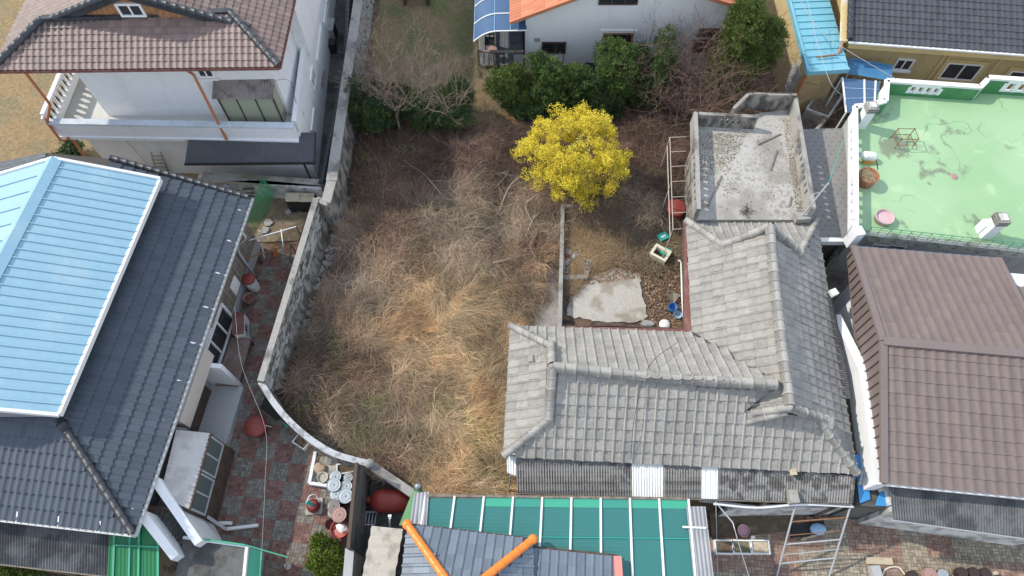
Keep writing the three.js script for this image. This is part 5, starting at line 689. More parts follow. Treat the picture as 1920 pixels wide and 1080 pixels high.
{ // upper wall along the alley
  const w = thing('garden_wall', 'tall concrete wall along the alley beside the white house', 'wall', [-6.75, 0, -24]), a = [-6.781, 2, -25.202], b = [-6.686, 2, -15.381], far = [a[0], 0, -36], e = [-6.78, 1.9, -14.373];
  obj('wall', [wallRun(far, setY(b, 0), .26, 0, 2.0), wallRun(setY(b, 0), [-6.85, 0, -14.6], .24, 0, 2.0, 1.75)], M.stainedConcrete, w); obj('cap', [beam([far[0], 2.03, -36], [b[0], 2.03, b[2]], .4, .06), beam([b[0], 2.02, b[2]], [-6.85, 1.78, -14.6], .36, .06)], M.concrete, w);
  const st = []; const rr = rng(77); for (let i = 0; i < 900; i++) { const z = lerp(-30, -18.5, rr()), y = .05 + rr() * 1.75, s = .05 + rr() * .09, g = new THREE.DodecahedronGeometry(s, 0).toNonIndexed(); g.scale(.5, .7 + rr() * .4, 1 + rr() * .6); g.rotateX(rr() * 6); g.translate(a[0] + .15 + .02 * rr(), y, z); st.push(g); } const m = obj('facing_stone', st, M.stoneGrey, w); m.userData.kind = 'stuff';
  pieces([...ridgePieces([-7.483, 1.75, -27.651], [-6.946, 1.7, -21.972], .12, .3), ...ridgePieces([-6.946, 1.7, -21.972], [-7.235, 1.45, -15.669], .12, .3)], 'coping_tile', w, M.slateRidge); obj('lower_wall', [wallRun(setY([-7.483, 1.75, -27.651], 0), setY([-6.946, 1.7, -21.972], 0), .16, 0, 1.7), wallRun(setY([-6.946, 1.7, -21.972], 0), setY([-7.235, 1.45, -15.669], 0), .16, 0, 1.65, 1.4)], M.darkConcrete, w);
}
{ // block wall between the courtyard and the lot
  const w = thing('block_wall', 'long weathered concrete block wall between courtyard and overgrown lot', 'wall', [-7.996, 0, -11.516]), a = [-7.226, 1.8, -14.753], b = [-8.042, 1.8, -7.622];
  { const n = V(b).sub(V(a)).setY(0).normalize(), s = [n.z, -n.x], k = s[0] > 0 ? 1 : -1, off = (p, d, y) => [p[0] + s[0] * k * d, y, p[2] + s[1] * k * d], f0 = [-6.982, 0, -15.366], f1 = [-7.768, 0, -8.109], A = off(a, -.1, 0), B = off(b, -.1, 0), C = off(b, .11, .84), D = off(a, .11, .84), E = off(a, -.1, .84), F = off(b, -.1, .84), q = (i, j, l, m) => [i, j, l, i, l, m];   // battered footing, wider at its foot
    obj('footing', tris([...q(D, C, f1, f0), ...q(E, F, C, D), ...q(A, B, F, E), ...q(f0, A, E, D), f0, A, E, ...q(f1, C, F, B)]), M.stainedConcrete, w); } obj('mortar_core', wallRun(setY(a, 0), setY(b, 0), .155, .8, 1.76), M.mortar, w); blockCourses(w, a, b, .18, .82, 1.8, .39, .19);
  obj('cap', beam(up(a, .02), up(b, .02), .22, .04), M.concrete, w); obj('return_wall', wallRun(setY(a, 0), [-6.75, 0, -14.5], .2, 0, 1.8), M.stainedConcrete, w);
}
{ // curved white-topped wall
  const w = thing('curved_wall', 'curved low wall with whitewashed top round the courtyard corner', 'wall', [-6.55, 0, -5.949]), pts = [[-8.117, 1.6, -7.678], [-7.585, 1.5, -6.977], [-6.955, 1.4, -6.344], [-6.287, 1.3, -5.841], [-5.58, 1.25, -5.45], [-4.954, 1.2, -5.263], [-4.419, 1.15, -5.143]];
  const c = new THREE.CatmullRomCurve3(pts.map(V)), N = 30, ps = c.getSpacedPoints(N).map(p => [p.x, p.y, p.z]), gs = [], caps = []; for (let i = 0; i < N; i++) { gs.push(wallRun(setY(ps[i], 0), setY(ps[i + 1], 0), .15, 0, ps[i][1], ps[i + 1][1])); caps.push(beam(up(ps[i], .02), up(ps[i + 1], .02), .19, .05)); } obj('wall', gs, M.stainedConcrete, w); obj('cap', caps, weathered([.45, .46, .47], [.22, .22, .215], { amt: .8, scale: 8, metres: 1.2, lo: .45, hi: .7 }), w);
  const v = thing('stone_wall', 'dark rubble wall at the near corner of the overgrown lot', 'wall', [-3.89, 0, -4.817]), q = [[-4.419, 1.15, -5.143], [-3.891, 1.05, -4.804], [-3.033, 1, -4.264]]; for (let i = 0; i < 2; i++) obj('wall', wallRun(setY(q[i], 0), setY(q[i + 1], 0), .26, 0, q[i][1], q[i + 1][1]), M.concrete, v); obj('end_stone', new THREE.DodecahedronGeometry(.16, 1).translate(...up(q[0], .05)), M.stoneGrey, v);
}
{ const w = thing('dark_wall', 'dark stained wall between the jar stand and the utility yard', 'wall', [-5.069, 0, -4.064]), a = [-4.639, 2.1, -4.946], b = [-4.607, 2.1, -2.552]; obj('wall', wallRun(setY(a, 0), setY(b, 0), .12, 0, 2.08), M.darkConcrete, w); obj('cap', beam(a, b, .1, .05), M.darkWood, w); const c = [-4.685, 1.55, -2.621], d = [-4.645, 1.55, -1.191]; obj('pier', wallRun(setY(c, 0), setY(d, 0), .24, 0, 1.5), M.concrete, w); obj('pier_cap', beam(c, d, .26, .06), M.greyWall, w); }
{ const w = thing('terrace_edge', 'straight concrete edge wall beside the small yard', 'wall', [1.863, 0, -12.881]); obj('wall', wallRun([1.99, 0, -15.417], [1.682, 0, -9.799], .14, 0, .42), M.concrete, w); obj('return', wallRun([1.99, 0, -15.417], [2.753, 0, -15.417], .12, 0, .4), M.concrete, w); }
{ const w = thing('retaining_wall', 'white plastered retaining wall under the charcoal awning', 'wall', [-8.5, 0, -15.4]), a = [-10.167, 0.9, -15.95], b = [-7.38, 0.9, -15.899]; obj('wall', wallRun(setY([-12.312, 0.9, -16.465], 0), setY(b, 0), .18, 0, .9), M.dirtyWhite, w); obj('slab', prism([[-12.189, 0.9, -16.674], [-7.434, 0.9, -16.31], [-7.387, 0.9, -15.95], [-12.089, 0.9, -16.206]], .78, .9), M.paleConcrete, w); const bw = obj('brick_base', wallRun([-11.363, 0, -16.14], [-9.137, 0, -16.297], .16, 0, .75), M.mortar, w); blockCourses(bw, [-11.363, 0, -16.14], [-9.137, 0, -16.297], .19, .02, .76, .3, .14); }
{ const w = thing('back_garden_slope', 'low stony bank edging the back garden under the bare trees', 'bank', [-3.601, 0, -19.05]), gs = [], rr = rng(5); for (let i = 0; i < 210; i++) { const t = rr(), s = .05 + rr() * .1, p = [lerp(-7 + .4, .9, t), .03, -18.9 - 0.3 * t + (rr() - .5) * .8], g = new THREE.DodecahedronGeometry(s, 0).toNonIndexed(); g.scale(1.2, .6, 1); g.rotateY(rr() * 6); g.translate(...p); gs.push(g); } const m = obj('rubble', gs, M.stoneGrey, w); m.userData.kind = 'stuff'; }

// ---------------------------------------------------------------- the overgrown lot: dry grass, vines, leaf litter
function ribbon(o, pts, w) { // flat blade through points, tapering to a tip
  for (let i = 0; i + 1 < pts.length; i++) { const a = pts[i], b = pts[i + 1], d = b.clone().sub(a), s = new THREE.Vector3(-d.z, 0, d.x); if (s.lengthSq() < 1e-8) s.set(1, 0, 0); s.normalize(); const wa = w * (1 - .85 * i / (pts.length - 1)) / 2, wb = w * (1 - .85 * (i + 1) / (pts.length - 1)) / 2, q = (p, k) => [p.x + s.x * k, p.y, p.z + s.z * k]; o.push(q(a, -wa), q(b, -wb), q(b, wb), q(a, -wa), q(b, wb), q(a, wa)); }
}
function clump(seed, n, len, spread, rise, w, curl, fan) {
  const r = rng(seed), o = [];
  for (let i = 0; i < n; i++) { let a = (r() - .5) * fan, L = len * (.5 + r() * .8), p = new THREE.Vector3((r() - .5) * spread, .02 + r() * rise * .3, (r() - .5) * spread), pts = [p.clone()], el = rise * (.5 + r()), N = 4; for (let k = 0; k < N; k++) { a += (r() - .5) * curl; el -= rise * .55 * (.6 + r() * .8); p = p.clone().add(new THREE.Vector3(Math.cos(a) * L / N, el * L / N * 1.6, Math.sin(a) * L / N)); if (p.y < .012) p.y = .012 + r() * .02; pts.push(p); } ribbon(o, pts, w * (.7 + .6 * r())); }
  const g = tris(o); return g;
}
const grassMat = new THREE.MeshStandardMaterial({ color: 0xffffff, roughness: .9, side: THREE.DoubleSide });
function scatter(name, geos, mat, place, count, parent = scene) {     // place(rand) -> {x, y, z, turn, s, c} or null
  const r = rng(9000 + count + name.length), rows = geos.map(() => []); let tries = 0, made = 0;
  while (made < count && tries++ < count * 12) { const e = place(r); if (!e) continue; rows[Math.floor(r() * geos.length)].push(e); made++; }
  const out = []; geos.forEach((g, i) => { if (!rows[i].length) return; const m = new THREE.InstancedMesh(g, mat, rows[i].length); rows[i].forEach((e, k) => { m.setMatrixAt(k, new THREE.Matrix4().compose(new THREE.Vector3(e.x, e.y ?? 0, e.z), new THREE.Quaternion().setFromEuler(new THREE.Euler(e.tx ?? 0, e.turn ?? 0, e.tz ?? 0)), new THREE.Vector3(e.s, e.sy ?? e.s, e.s))); m.setColorAt(k, new THREE.Color().setRGB(...e.c)); }); m.name = parent === scene ? numbered(name) : name; m.userData.kind = 'stuff'; m.castShadow = m.receiveShadow = true; parent.add(m); out.push(m); }); return out;
}
const lot = xz([[-6.271, 0, -15.442], [-6.603, 0, -13.589], [-7.187, 0, -9.799], [-7.643, 0, -7.896], [-7.007, 0, -6.672], [-5.644, 0, -5.771], [-4.179, 0, -5.16], [-2.736, 0, -4.312], [0.137, 0, -4.312], [-0.174, 0, -5.246], [0.153, 0, -9.799], [0.35, 0, -10.643], [0.908, 0, -11.516], [1.129, 0, -12.648], [1.64, 0, -13.589], [2.029, 0, -15.315], [6.705, 0, -14.811], [7.164, 0, -19.691], [3.192, 0, -19.838], [-1.355, 0, -19.253], [-6.308, 0, -19.108]]);
const yard = xz([[2.067, 0, -15.188], [6.644, 0, -15.188], [6.478, 0, -12.881], [5.141, 0, -12.648], [3.855, 0, -12.997], [2.811, 0, -12.418], [2.014, 0, -11.516]]), hump = (x, z, cx, cz, r) => Math.exp(-((x - cx) ** 2 + (z - cz) ** 2) / (r * r));
const gold = (x, z) => clamp(1.05 * hump(x, z, -1.9, -10.4, 2.4) + 1.15 * hump(x, z, -.9, -6.6, 2.0) + .75 * hump(x, z, -.3, -9, 1.4) + .5 * hump(x, z, -3.6, -10, 1.6) + .4 * hump(x, z, -1.6, -4.9, 1.6) + (wnoise(x, z, .7, 3) - .5) * .9);
const red = (x, z) => clamp(smooth(-15.2, -17.6, z) + .5 * hump(x, z, -5.6, -14, 1.8) + .7 * hump(x, z, -6.4, -8.4, 1.6) + (wnoise(x, z, .5, 8) - .5) * .7);
const straw = (x, z, r) => { const g = gold(x, z), k = red(x, z), n = r(); let c = mix3(mix3([.235, .145, .095], [.3, .232, .165], smooth(.38, .62, wnoise(x, z, .6, 43))), [.52, .375, .215], g); c = mix3(c, [.56, .33, .16], .85 * smooth(.48, .66, wnoise(x, z, .9, 21)) * g); c = mix3(c, [.155, .092, .066], k * .85); c = mix3(c, [.25, .27, .1], .75 * smooth(.58, .72, wnoise(x, z, .8, 31)) * hump(x, z, -4, -6.2, 3)); const f = (.42 + .9 * n) * lerp(.55, 1.3, smooth(.3, .7, wnoise(x, z, 1.1, 91))); return [c[0] * f, c[1] * f, c[2] * f]; };
const flow = (x, z) => 6.28 * wnoise(x, z, .35, 15) * 1.6 + .8;
// mounds of last year's growth: an uneven sheet of litter under the blades
const moundY = (x, z) => .02 + .3 * smooth(.42, .75, wnoise(x, z, .55, 61)) + .16 * smooth(.4, .7, wnoise(x, z, 1.6, 63)) + .06 * wnoise(x, z, 6, 64);
{
  const nx = 130, nz = 190, x0 = -8.2, x1 = 6.2, z0 = -19.8, z1 = -4, o = [], col = [], rr = rng(12), Y = (x, z) => { const e = inPoly(x, z, lot) ? moundY(x, z) : -.05; return e; };
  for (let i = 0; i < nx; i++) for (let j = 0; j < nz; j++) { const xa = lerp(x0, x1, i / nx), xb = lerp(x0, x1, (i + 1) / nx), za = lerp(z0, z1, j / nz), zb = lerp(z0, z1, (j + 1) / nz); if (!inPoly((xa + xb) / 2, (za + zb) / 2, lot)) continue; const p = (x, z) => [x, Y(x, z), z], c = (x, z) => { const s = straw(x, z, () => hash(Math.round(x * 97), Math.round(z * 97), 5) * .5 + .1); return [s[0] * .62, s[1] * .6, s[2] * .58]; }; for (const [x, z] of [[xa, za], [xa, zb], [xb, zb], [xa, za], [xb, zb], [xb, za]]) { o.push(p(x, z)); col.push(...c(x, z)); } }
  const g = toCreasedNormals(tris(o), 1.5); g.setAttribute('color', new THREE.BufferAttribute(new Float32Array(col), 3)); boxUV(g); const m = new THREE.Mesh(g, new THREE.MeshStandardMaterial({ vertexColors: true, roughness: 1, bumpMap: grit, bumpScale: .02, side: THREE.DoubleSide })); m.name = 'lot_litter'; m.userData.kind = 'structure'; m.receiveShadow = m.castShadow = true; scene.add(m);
}
const spot = (poly, r) => { const xs = poly.map(p => p[0]), zs = poly.map(p => p[1]); const x = lerp(Math.min(...xs), Math.max(...xs), r()), z = lerp(Math.min(...zs), Math.max(...zs), r()); return inPoly(x, z, poly) ? [x, z] : null; };
const merged = l => l.forEach((m, i) => { });
const dry = scatter('dry_grass', [clump(1, 12, .75, .25, .5, .013, .5, .9), clump(2, 12, .95, .3, .4, .012, .6, .7), clump(3, 14, .6, .3, .6, .012, .8, 1.4)], grassMat, r => { const p = spot(lot, r); if (!p) return null; const [x, z] = p, g = gold(x, z); if (r() > .25 + g) return null; return { x, z, y: moundY(x, z) - .01, turn: -flow(x, z) + (r() - .5) * 1.1, s: .6 + r() * .55, c: straw(x, z, r) }; }, 9000);
const vine = scatter('dead_vines', [clump(4, 10, .7, .4, .35, .010, 1.8, 6.28), clump(5, 9, .9, .5, .45, .012, 1.5, 6.28), clump(6, 12, .5, .4, .6, .009, 1.8, 6.28)], grassMat, r => { const p = spot(lot, r); if (!p) return null; const [x, z] = p; if (r() < gold(x, z) * .65) return null; const c = straw(x, z, r), k = r() > .8 ? 1.6 : .95; return { x, z, y: moundY(x, z) - .01, turn: r() * 6.28, s: .6 + r() * .7, c: [c[0] * k, c[1] * k * .98, c[2] * k] }; }, 11000);
const yardGrass = scatter('yard_weeds', [clump(7, 11, .6, .3, .5, .011, 1.2, 6.28), clump(8, 12, .5, .3, .5, .012, .8, 2.4)], grassMat, r => { const p = spot(yard, r); if (!p) return null; const [x, z] = p, f = .6 + r() * .6, k = hump(x, z, 2.6, -13.4, 1.3), n = r() > .75; const c = n ? [.36, .27, .16] : mix3([.17, .125, .085], [.42, .27, .13], k); return { x, z, turn: r() * 6.28, s: .5 + r() * .5, c: [c[0] * f, c[1] * f, c[2] * f] }; }, 1500);
const greens = scatter('green_weeds', [clump(9, 14, .3, .25, .9, .012, .5, 6.28)], grassMat, r => { const p = spot(lot, r); if (!p) return null; const [x, z] = p; if (r() > .1 + .9 * hump(x, z, -5, -6.4, 2.2) + .8 * hump(x, z, -.9, -4.9, 1) || wnoise(x, z, 1.3, 71) < .52) return null; const f = .7 + r() * .6; return { x, z, y: moundY(x, z), turn: r() * 6.28, s: .6 + r() * .6, c: [.16 * f, .19 * f, .05 * f] }; }, 420);
const leafG = tris([[-.05, .01, -.03], [.05, .02, -.03], [.06, .0, .03], [-.05, .01, -.03], [.06, 0, .03], [-.04, .02, .04]]);
scatter('leaf_litter', [leafG], grassMat, r => { const q = r(), p = q < .55 ? spot(xz([[2.109, 0, -15.188], [6.644, 0, -15.188], [6.224, 0, -10.387], [4.999, 0, -10.515], [4.979, 0, -12.418], [2.031, 0, -11.963]]), r) : q < .7 ? spot(xz([[4.98, 0, -19.398], [7.198, 0, -19.398], [6.722, 0, -15.315], [4.228, 0, -15.315]]), r) : spot(lot, r); if (!p) return null; const [x, z] = p, f = .5 + r(), c = r() > .2 ? [.19, .115, .07] : [.34, .25, .165]; return { x, z, y: inPoly(x, z, lot) ? moundY(x, z) + .03 : .02, turn: r() * 6.28, tx: (r() - .5) * .8, s: .28 + r() * .5, c: [c[0] * f, c[1] * f, c[2] * f] }; }, 9500);

// ---------------------------------------------------------------- trees and shrubs
function twigs(out, p, dir, len, rad, depth, r, { split = 3, bend = .35, ratio = .72, up: lift = .12, ang = .75, flat = 0 } = {}) {
  let a = p.clone(), d = dir.clone().normalize(), N = depth > 1 ? 3 : 2; const seg = len / N, nodes = [];
  for (let i = 0; i < N; i++) { d.add(new THREE.Vector3((r() - .5) * bend, (r() - .5) * bend + lift, (r() - .5) * bend)).normalize(); const b = a.clone().addScaledVector(d, seg), r0 = rad * (1 - .32 * i / N), r1 = rad * (1 - .32 * (i + 1) / N); out.push(rod(a, b, r0, r1, depth > 2 ? 6 : 3, true)); a = b; nodes.push([b.clone(), d.clone(), r1]); }
  if (depth <= 0) return; const kids = split + Math.floor(r() * 2);
  for (let k = 0; k < kids; k++) { const [q, dd, rr] = nodes[Math.min(nodes.length - 1, Math.floor(nodes.length * (.35 + .65 * (k + r()) / kids)))], s = new THREE.Vector3(r() - .5, (r() - .5) * (1 - flat), r() - .5).normalize(), nd = dd.clone().addScaledVector(s, ang * (.8 + .7 * r())).normalize(); twigs(out, q, nd, len * ratio * (.7 + .5 * r()), Math.max(.0045, rr * .58), depth - 1, r, { split, bend, ratio, up: lift, ang, flat }); }
}
function bareTree(name, label, category, base, H, seed, mat, opt = {}, group) {
  const r = rng(seed), t = thing(name, label, category, base, group), stems = opt.stems ?? 1, trunk = [], br = [];
  for (let i = 0; i < stems; i++) { const a = r() * 6.28, lean = opt.lean ?? .15, d = new THREE.Vector3(Math.cos(a) * lean, 1, Math.sin(a) * lean).normalize(), p0 = V(base), p1 = p0.clone().addScaledVector(d, H * (opt.bole ?? .25)); trunk.push(rod(p0, p1, (opt.rad ?? .08), (opt.rad ?? .08) * .75, 7)); const n = opt.limbs ?? 5; for (let k = 0; k < n; k++) { const b = a + k * 6.28 / n + r(), e = (opt.open ?? .8) * (.5 + .7 * r()), dd = new THREE.Vector3(Math.cos(b) * e, 1, Math.sin(b) * e).normalize(), st = p0.clone().lerp(p1, .45 + .55 * (k + 1) / n); twigs(br, st, dd, H * .36 * (.8 + .5 * r()), (opt.rad ?? .08) * .5, opt.depth ?? 3, r, opt); } }
  obj('trunk', trunk, mat, t); const m = obj('branches', br, opt.twigMat ?? mat, t); return t;
}
const leafCard = (w, l) => tris([[0, 0, 0], [w / 2, l * .12, l * .45], [0, 0, l], [0, 0, 0], [0, 0, l], [-w / 2, l * .12, l * .45]]);
function leafClump(seed, n, rad, w, l) { const r = rng(seed), gs = []; for (let i = 0; i < n; i++) { const g = leafCard(w, l * (.7 + .6 * r())); g.rotateX(-r() * 1.4); g.rotateY(r() * 6.28); g.translate((r() - .5) * rad, (r() - .5) * rad, (r() - .5) * rad); gs.push(g); } return mergeGeometries(gs.map(clean)); }
const thujaLeaf = [leafClump(1, 16, .16, .03, .15), leafClump(2, 16, .18, .035, .13)], broadLeaf = [leafClump(3, 12, .17, .07, .12), leafClump(4, 12, .17, .06, .13)], petal = [leafClump(5, 8, .1, .036, .042), leafClump(6, 7, .12, .04, .042), leafClump(7, 5, .14, .034, .04)];
const leafMat = new THREE.MeshPhysicalMaterial({ roughness: .75, side: THREE.DoubleSide, transmission: 0, thickness: 0 });
// crown: overlapping lobes on an uneven outline, leaves thickest near their surface
function crown(parent, name, geos, c, rx, ry, rz, count, seed, colour, { lobes = 14, lobe = .45, shell = .55, low = -.9, far = .95 } = {}) {
  const r0 = rng(seed), L = []; for (let i = 0; i < lobes; i++) { const a = r0() * 6.28, e = Math.asin(clamp(lerp(low, 1, r0()), -1, 1)), k = .3 + (far - .3) * Math.sqrt(r0()); L.push([Math.cos(a) * Math.cos(e) * k, Math.sin(e) * k, Math.sin(a) * Math.cos(e) * k, lobe * (.6 + .7 * r0())]); }
  const o = originOf(parent);
  return scatter(name, geos, leafMat, r => { const [lx, ly, lz, lr] = L[Math.floor(r() * L.length)], a = r() * 6.28, u = 2 * r() - 1, q = Math.sqrt(1 - u * u), k = lr * Math.pow(shell + (1 - shell) * r(), .6); const x = lx + Math.cos(a) * q * k, y = ly + u * k, z = lz + Math.sin(a) * q * k, X = c[0] + x * rx, Y = c[1] + y * ry, Z = c[2] + z * rz; if (Y < .05) return null; return { x: X - o.x, y: Y - o.y, z: Z - o.z, turn: r() * 6.28, tx: (r() - .5) * 1.6, tz: (r() - .5) * 1.2, s: .7 + .6 * r(), c: colour(r) }; }, count, parent);
}
const jit = (c, k, r) => { const f = 1 - k + 2 * k * r(); return [c[0] * f, c[1] * f, c[2] * f]; };
function bush(label, base, rx, ry, rz, seed, col, count = 900, geos = thujaLeaf, group = 'evergreen shrubs of the hedge', name = 'evergreen_shrub', cat = 'shrub') {
  const t = thing(name, label, cat, base, group), r = rng(seed), tr = []; for (let i = 0; i < 4; i++) twigs(tr, V(base), new THREE.Vector3((r() - .5) * .8, 1, (r() - .5) * .8), ry * 1.1, .035, 1, r, { split: 3 });
  obj('stems', tr, M.darkBark, t); crown(t, 'foliage', geos, [base[0], base[1] + ry * .98, base[2]], rx, ry, rz, count, seed, q => q() > .3 ? jit(col, .35, q) : jit(mix3(col, [.2, .25, .05], .4), .3, q)); return t;
}
const G1 = [.075, .135, .03], G2 = [.05, .1, .028], G3 = [.035, .07, .024], G4 = [.1, .15, .03];
bush('rounded yellow-green shrub at the left end of the hedge below the deck', [0.185, 0, -20.891], 1.1, 1.15, .9, 11, G4, 900); bush('bushy green shrub in the hedge below the barred window', [1.858, 0, -21.013], 1.15, 1.45, .9, 12, G1, 1100); bush('low dark shrub in the hedge between barred and tall windows', [3.246, 0, -20.891], .95, 1.05, .8, 13, G2, 800); bush('tall green shrub in the hedge below the wood-framed window', [4.473, 0, -21.198], 1.0, 1.65, .9, 14, G1, 1100); bush('tall narrow shrub at the right end of the hedge', [5.777, 0, -21.198], .8, 1.75, .8, 15, G2, 1000);
bush('short dark shrub filling the foot of the hedge', [0.922, 0, -20.526], 1.1, .8, .7, 16, G2, 600); bush('short shrub filling the foot of the hedge behind the yellow tree', [3.688, 0, -20.526], 1.2, .75, .7, 17, G3, 600);
bush('dark evergreen shrub by the alley wall under the bare trees', [-5.822, 0, -19.691], 1.1, 1.2, 1.1, 18, G3, 900, thujaLeaf, 'dark shrubs under the bare trees'); bush('dark evergreen shrub between the two left bare trees', [-4.169, 0, -20.135], .9, .9, .9, 19, G3, 600, thujaLeaf, 'dark shrubs under the bare trees'); bush('dark evergreen shrub under the right bare tree', [-2.781, 0, -19.838], 1.15, 1.15, 1, 20, G2, 900, thujaLeaf, 'dark shrubs under the bare trees');
bush('tall dense conifer at the corner of the gabled house', setY([9.253, 4.6, -21.415], 0), 1.15, 2.5, 1.1, 21, [.085, .13, .022], 2600, thujaLeaf, 'conifers', 'conifer', 'tree');
bush('clipped round yellow-green bush in the paved courtyard', [-5.639, 0, -2.505], .5, .48, .5, 22, [.15, .2, .02], 900, thujaLeaf, 'courtyard bushes', 'round_bush', 'bush');
bush('leafy bush in the bottom left corner', setY([-14.685, 1.1, -2.121], 0), .6, .85, .5, 23, [.12, .17, .03], 500, broadLeaf, 'corner bushes', 'leafy_bush', 'bush'); bush('small leafy bush at the corner of the white house', [-18, 0, -17.974], .45, .45, .45, 24, [.09, .14, .06], 350, broadLeaf, 'corner bushes', 'leafy_bush', 'bush');
const bo = { limbs: 5, open: .95, depth: 4, split: 3, ang: .66, rad: .06, bole: .36, ratio: .66, up: .16, twigMat: M.twigBark };
bareTree('bare_tree', 'bare pale-branched tree nearest the alley wall', 'tree', [-4.708, 0, -19.398], 3.7, 31, M.bark, bo, 'bare trees in the back garden'); bareTree('bare_tree', 'tallest bare tree in the middle of the back garden', 'tree', [-3.628, 0, -19.515], 4.5, 32, M.bark, bo, 'bare trees in the back garden'); bareTree('bare_tree', 'slender bare tree nearest the deck', 'tree', [-2.309, 0, -19.398], 3.8, 33, M.bark, { ...bo, open: .6, rad: .05 }, 'bare trees in the back garden');
bareTree('bare_shrub', 'wide bare shrub against the foot of the alley wall', 'shrub', [-5.666, 0, -20.738], 2.6, 44, M.bark, { ...bo, stems: 4, rad: .035, bole: .15, limbs: 4, depth: 3, open: 1.2, lean: .4 }, 'bare shrubs'); bareTree('bare_shrub', 'wide bare shrub behind the two tall bare trees', 'shrub', [-3.253, 0, -21.044], 2.6, 45, M.bark, { ...bo, stems: 4, rad: .035, bole: .15, limbs: 4, depth: 3, open: 1.1, lean: .4 }, 'bare shrubs'); bareTree('bare_shrub', 'low bare shrub between the slender tree and the hedge', 'shrub', [-1.023, 0, -19.691], 2, 34, M.bark, { ...bo, stems: 3, rad: .03, bole: .15, limbs: 4, depth: 2 }, 'bare shrubs'); bareTree('bare_shrub', 'thin bare shrub in front of the deck', 'shrub', [-0.235, 0, -21.821], 2.4, 35, M.bark, { stems: 2, rad: .03, bole: .3, limbs: 3, depth: 1, open: .3, split: 2, lean: .2 }, 'bare shrubs');
const th = { twigMat: M.redTwig, stems: 5, limbs: 5, open: 1.3, depth: 3, split: 3, ang: .9, rad: .05, bole: .12, lean: .5, bend: .6, up: .06 };
bareTree('bare_thicket', 'tangled brown bare thicket left of the conifer', 'thicket', [7.25, 0, -20.435], 4.4, 36, M.darkBark, th, 'bare thickets behind the storeroom'); bareTree('bare_thicket', 'tangled bare thicket in front of the tall conifer', 'thicket', [8.976, 0, -20.435], 4.8, 37, M.bark, { ...th, stems: 6 }, 'bare thickets behind the storeroom'); bareTree('bare_thicket', 'thin bare thicket against the gabled house windows', 'thicket', [6.923, 0, -21.664], 3.8, 38, M.darkBark, { ...th, stems: 2, open: .8, up: .1 }, 'bare thickets behind the storeroom');
bareTree('bare_thicket', 'dry bramble at the foot of the planting trough', 'thicket', [13.127, 0, -19.927], 1.6, 39, M.bark, { ...th, stems: 3, depth: 2 }, 'brambles'); bareTree('bare_thicket', 'dry twiggy bush at the bottom of the paved courtyard', 'thicket', [-6.923, 0, -2.094], 1.2, 40, M.bark, { ...th, stems: 4, depth: 2, rad: .02 }, 'brambles');
bareTree('twig_pile', 'pile of thin dry twigs on the near end of the concrete roof', 'twigs', [8.153, 2.81, -13.492], .5, 41, M.darkBark, { stems: 6, limbs: 4, open: 3, depth: 1, split: 3, rad: .012, bole: .1, lean: 3, up: -.12, bend: .6, ang: 1 });
function fallen(label, pts, r, seed) { const q = rng(seed), br = [], c = new THREE.CatmullRomCurve3(pts.map(V)); br.push(tube(pts, r, 6)); for (let i = 1; i < 7; i++) { const p = c.getPoint(i / 7), t = c.getTangent(i / 7); twigs(br, p, t.clone().add(new THREE.Vector3((q() - .5) * 1.6, .25 * q(), (q() - .5) * 1.6)), .5 + .5 * q(), r * .5, 1, q, { split: 2, up: -.02 }); } single('fallen_branch', br, M.paleBark, label, 'branch', 'fallen branches in the lot'); }
fallen('pale fallen branch forking left of the yellow tree', [[-1.162, 0.25, -15.78], [-1.483, 0.5, -16.376], [-0.748, 0.5, -16.902], [0.107, 0.35, -16.884]], .022, 51); fallen('pale fallen branch lying in the middle of the lot', [[-0.52, 0.35, -15.077], [-0.105, 0.6, -16.172], [0.32, 0.5, -16.77]], .02, 52); fallen('long bent pale branch near the middle of the back edge', [[-3.692, 0.2, -17.268], [-2.959, 0.45, -16.152], [-2.414, 0.3, -15.49]], .02, 53); fallen('thin pale branch lying in the left part of the lot', [[-4.552, 0.3, -13.408], [-4.136, 0.4, -12.652], [-3.657, 0.3, -12.14]], .018, 54); fallen('pale fallen branch lying right of the middle', [[0.827, 0.3, -14.614], [0.519, 0.55, -15.315], [1.056, 0.4, -16.008]], .02, 55);
fallen('pale twiggy branch in the upper middle of the lot', [[-2.095, 0.3, -15.363], [-1.569, 0.5, -15.679], [-0.633, 0.45, -16.023]], .018, 56); fallen('forked pale branch near the yellow tree foot', [[0.511, 0.3, -14.004], [0.823, 0.5, -14.727], [1.295, 0.35, -15.278]], .018, 57); fallen('bleached branch lying left of the concrete apron', [[-1.196, 0.3, -12.594], [-0.498, 0.45, -12.852], [0.504, 0.3, -13.22]], .016, 58); fallen('thin bleached stalk beside the rubble slabs', [[-5.558, 0.3, -14.368], [-5.214, 0.4, -13.536], [-5.216, 0.3, -12.94]], .014, 59); fallen('two bleached stalks in the lower left of the lot', [[-6.231, 0.3, -7.924], [-5.996, 0.35, -7.584]  , [-5.764, 0.3, -7.357]], .012, 60);
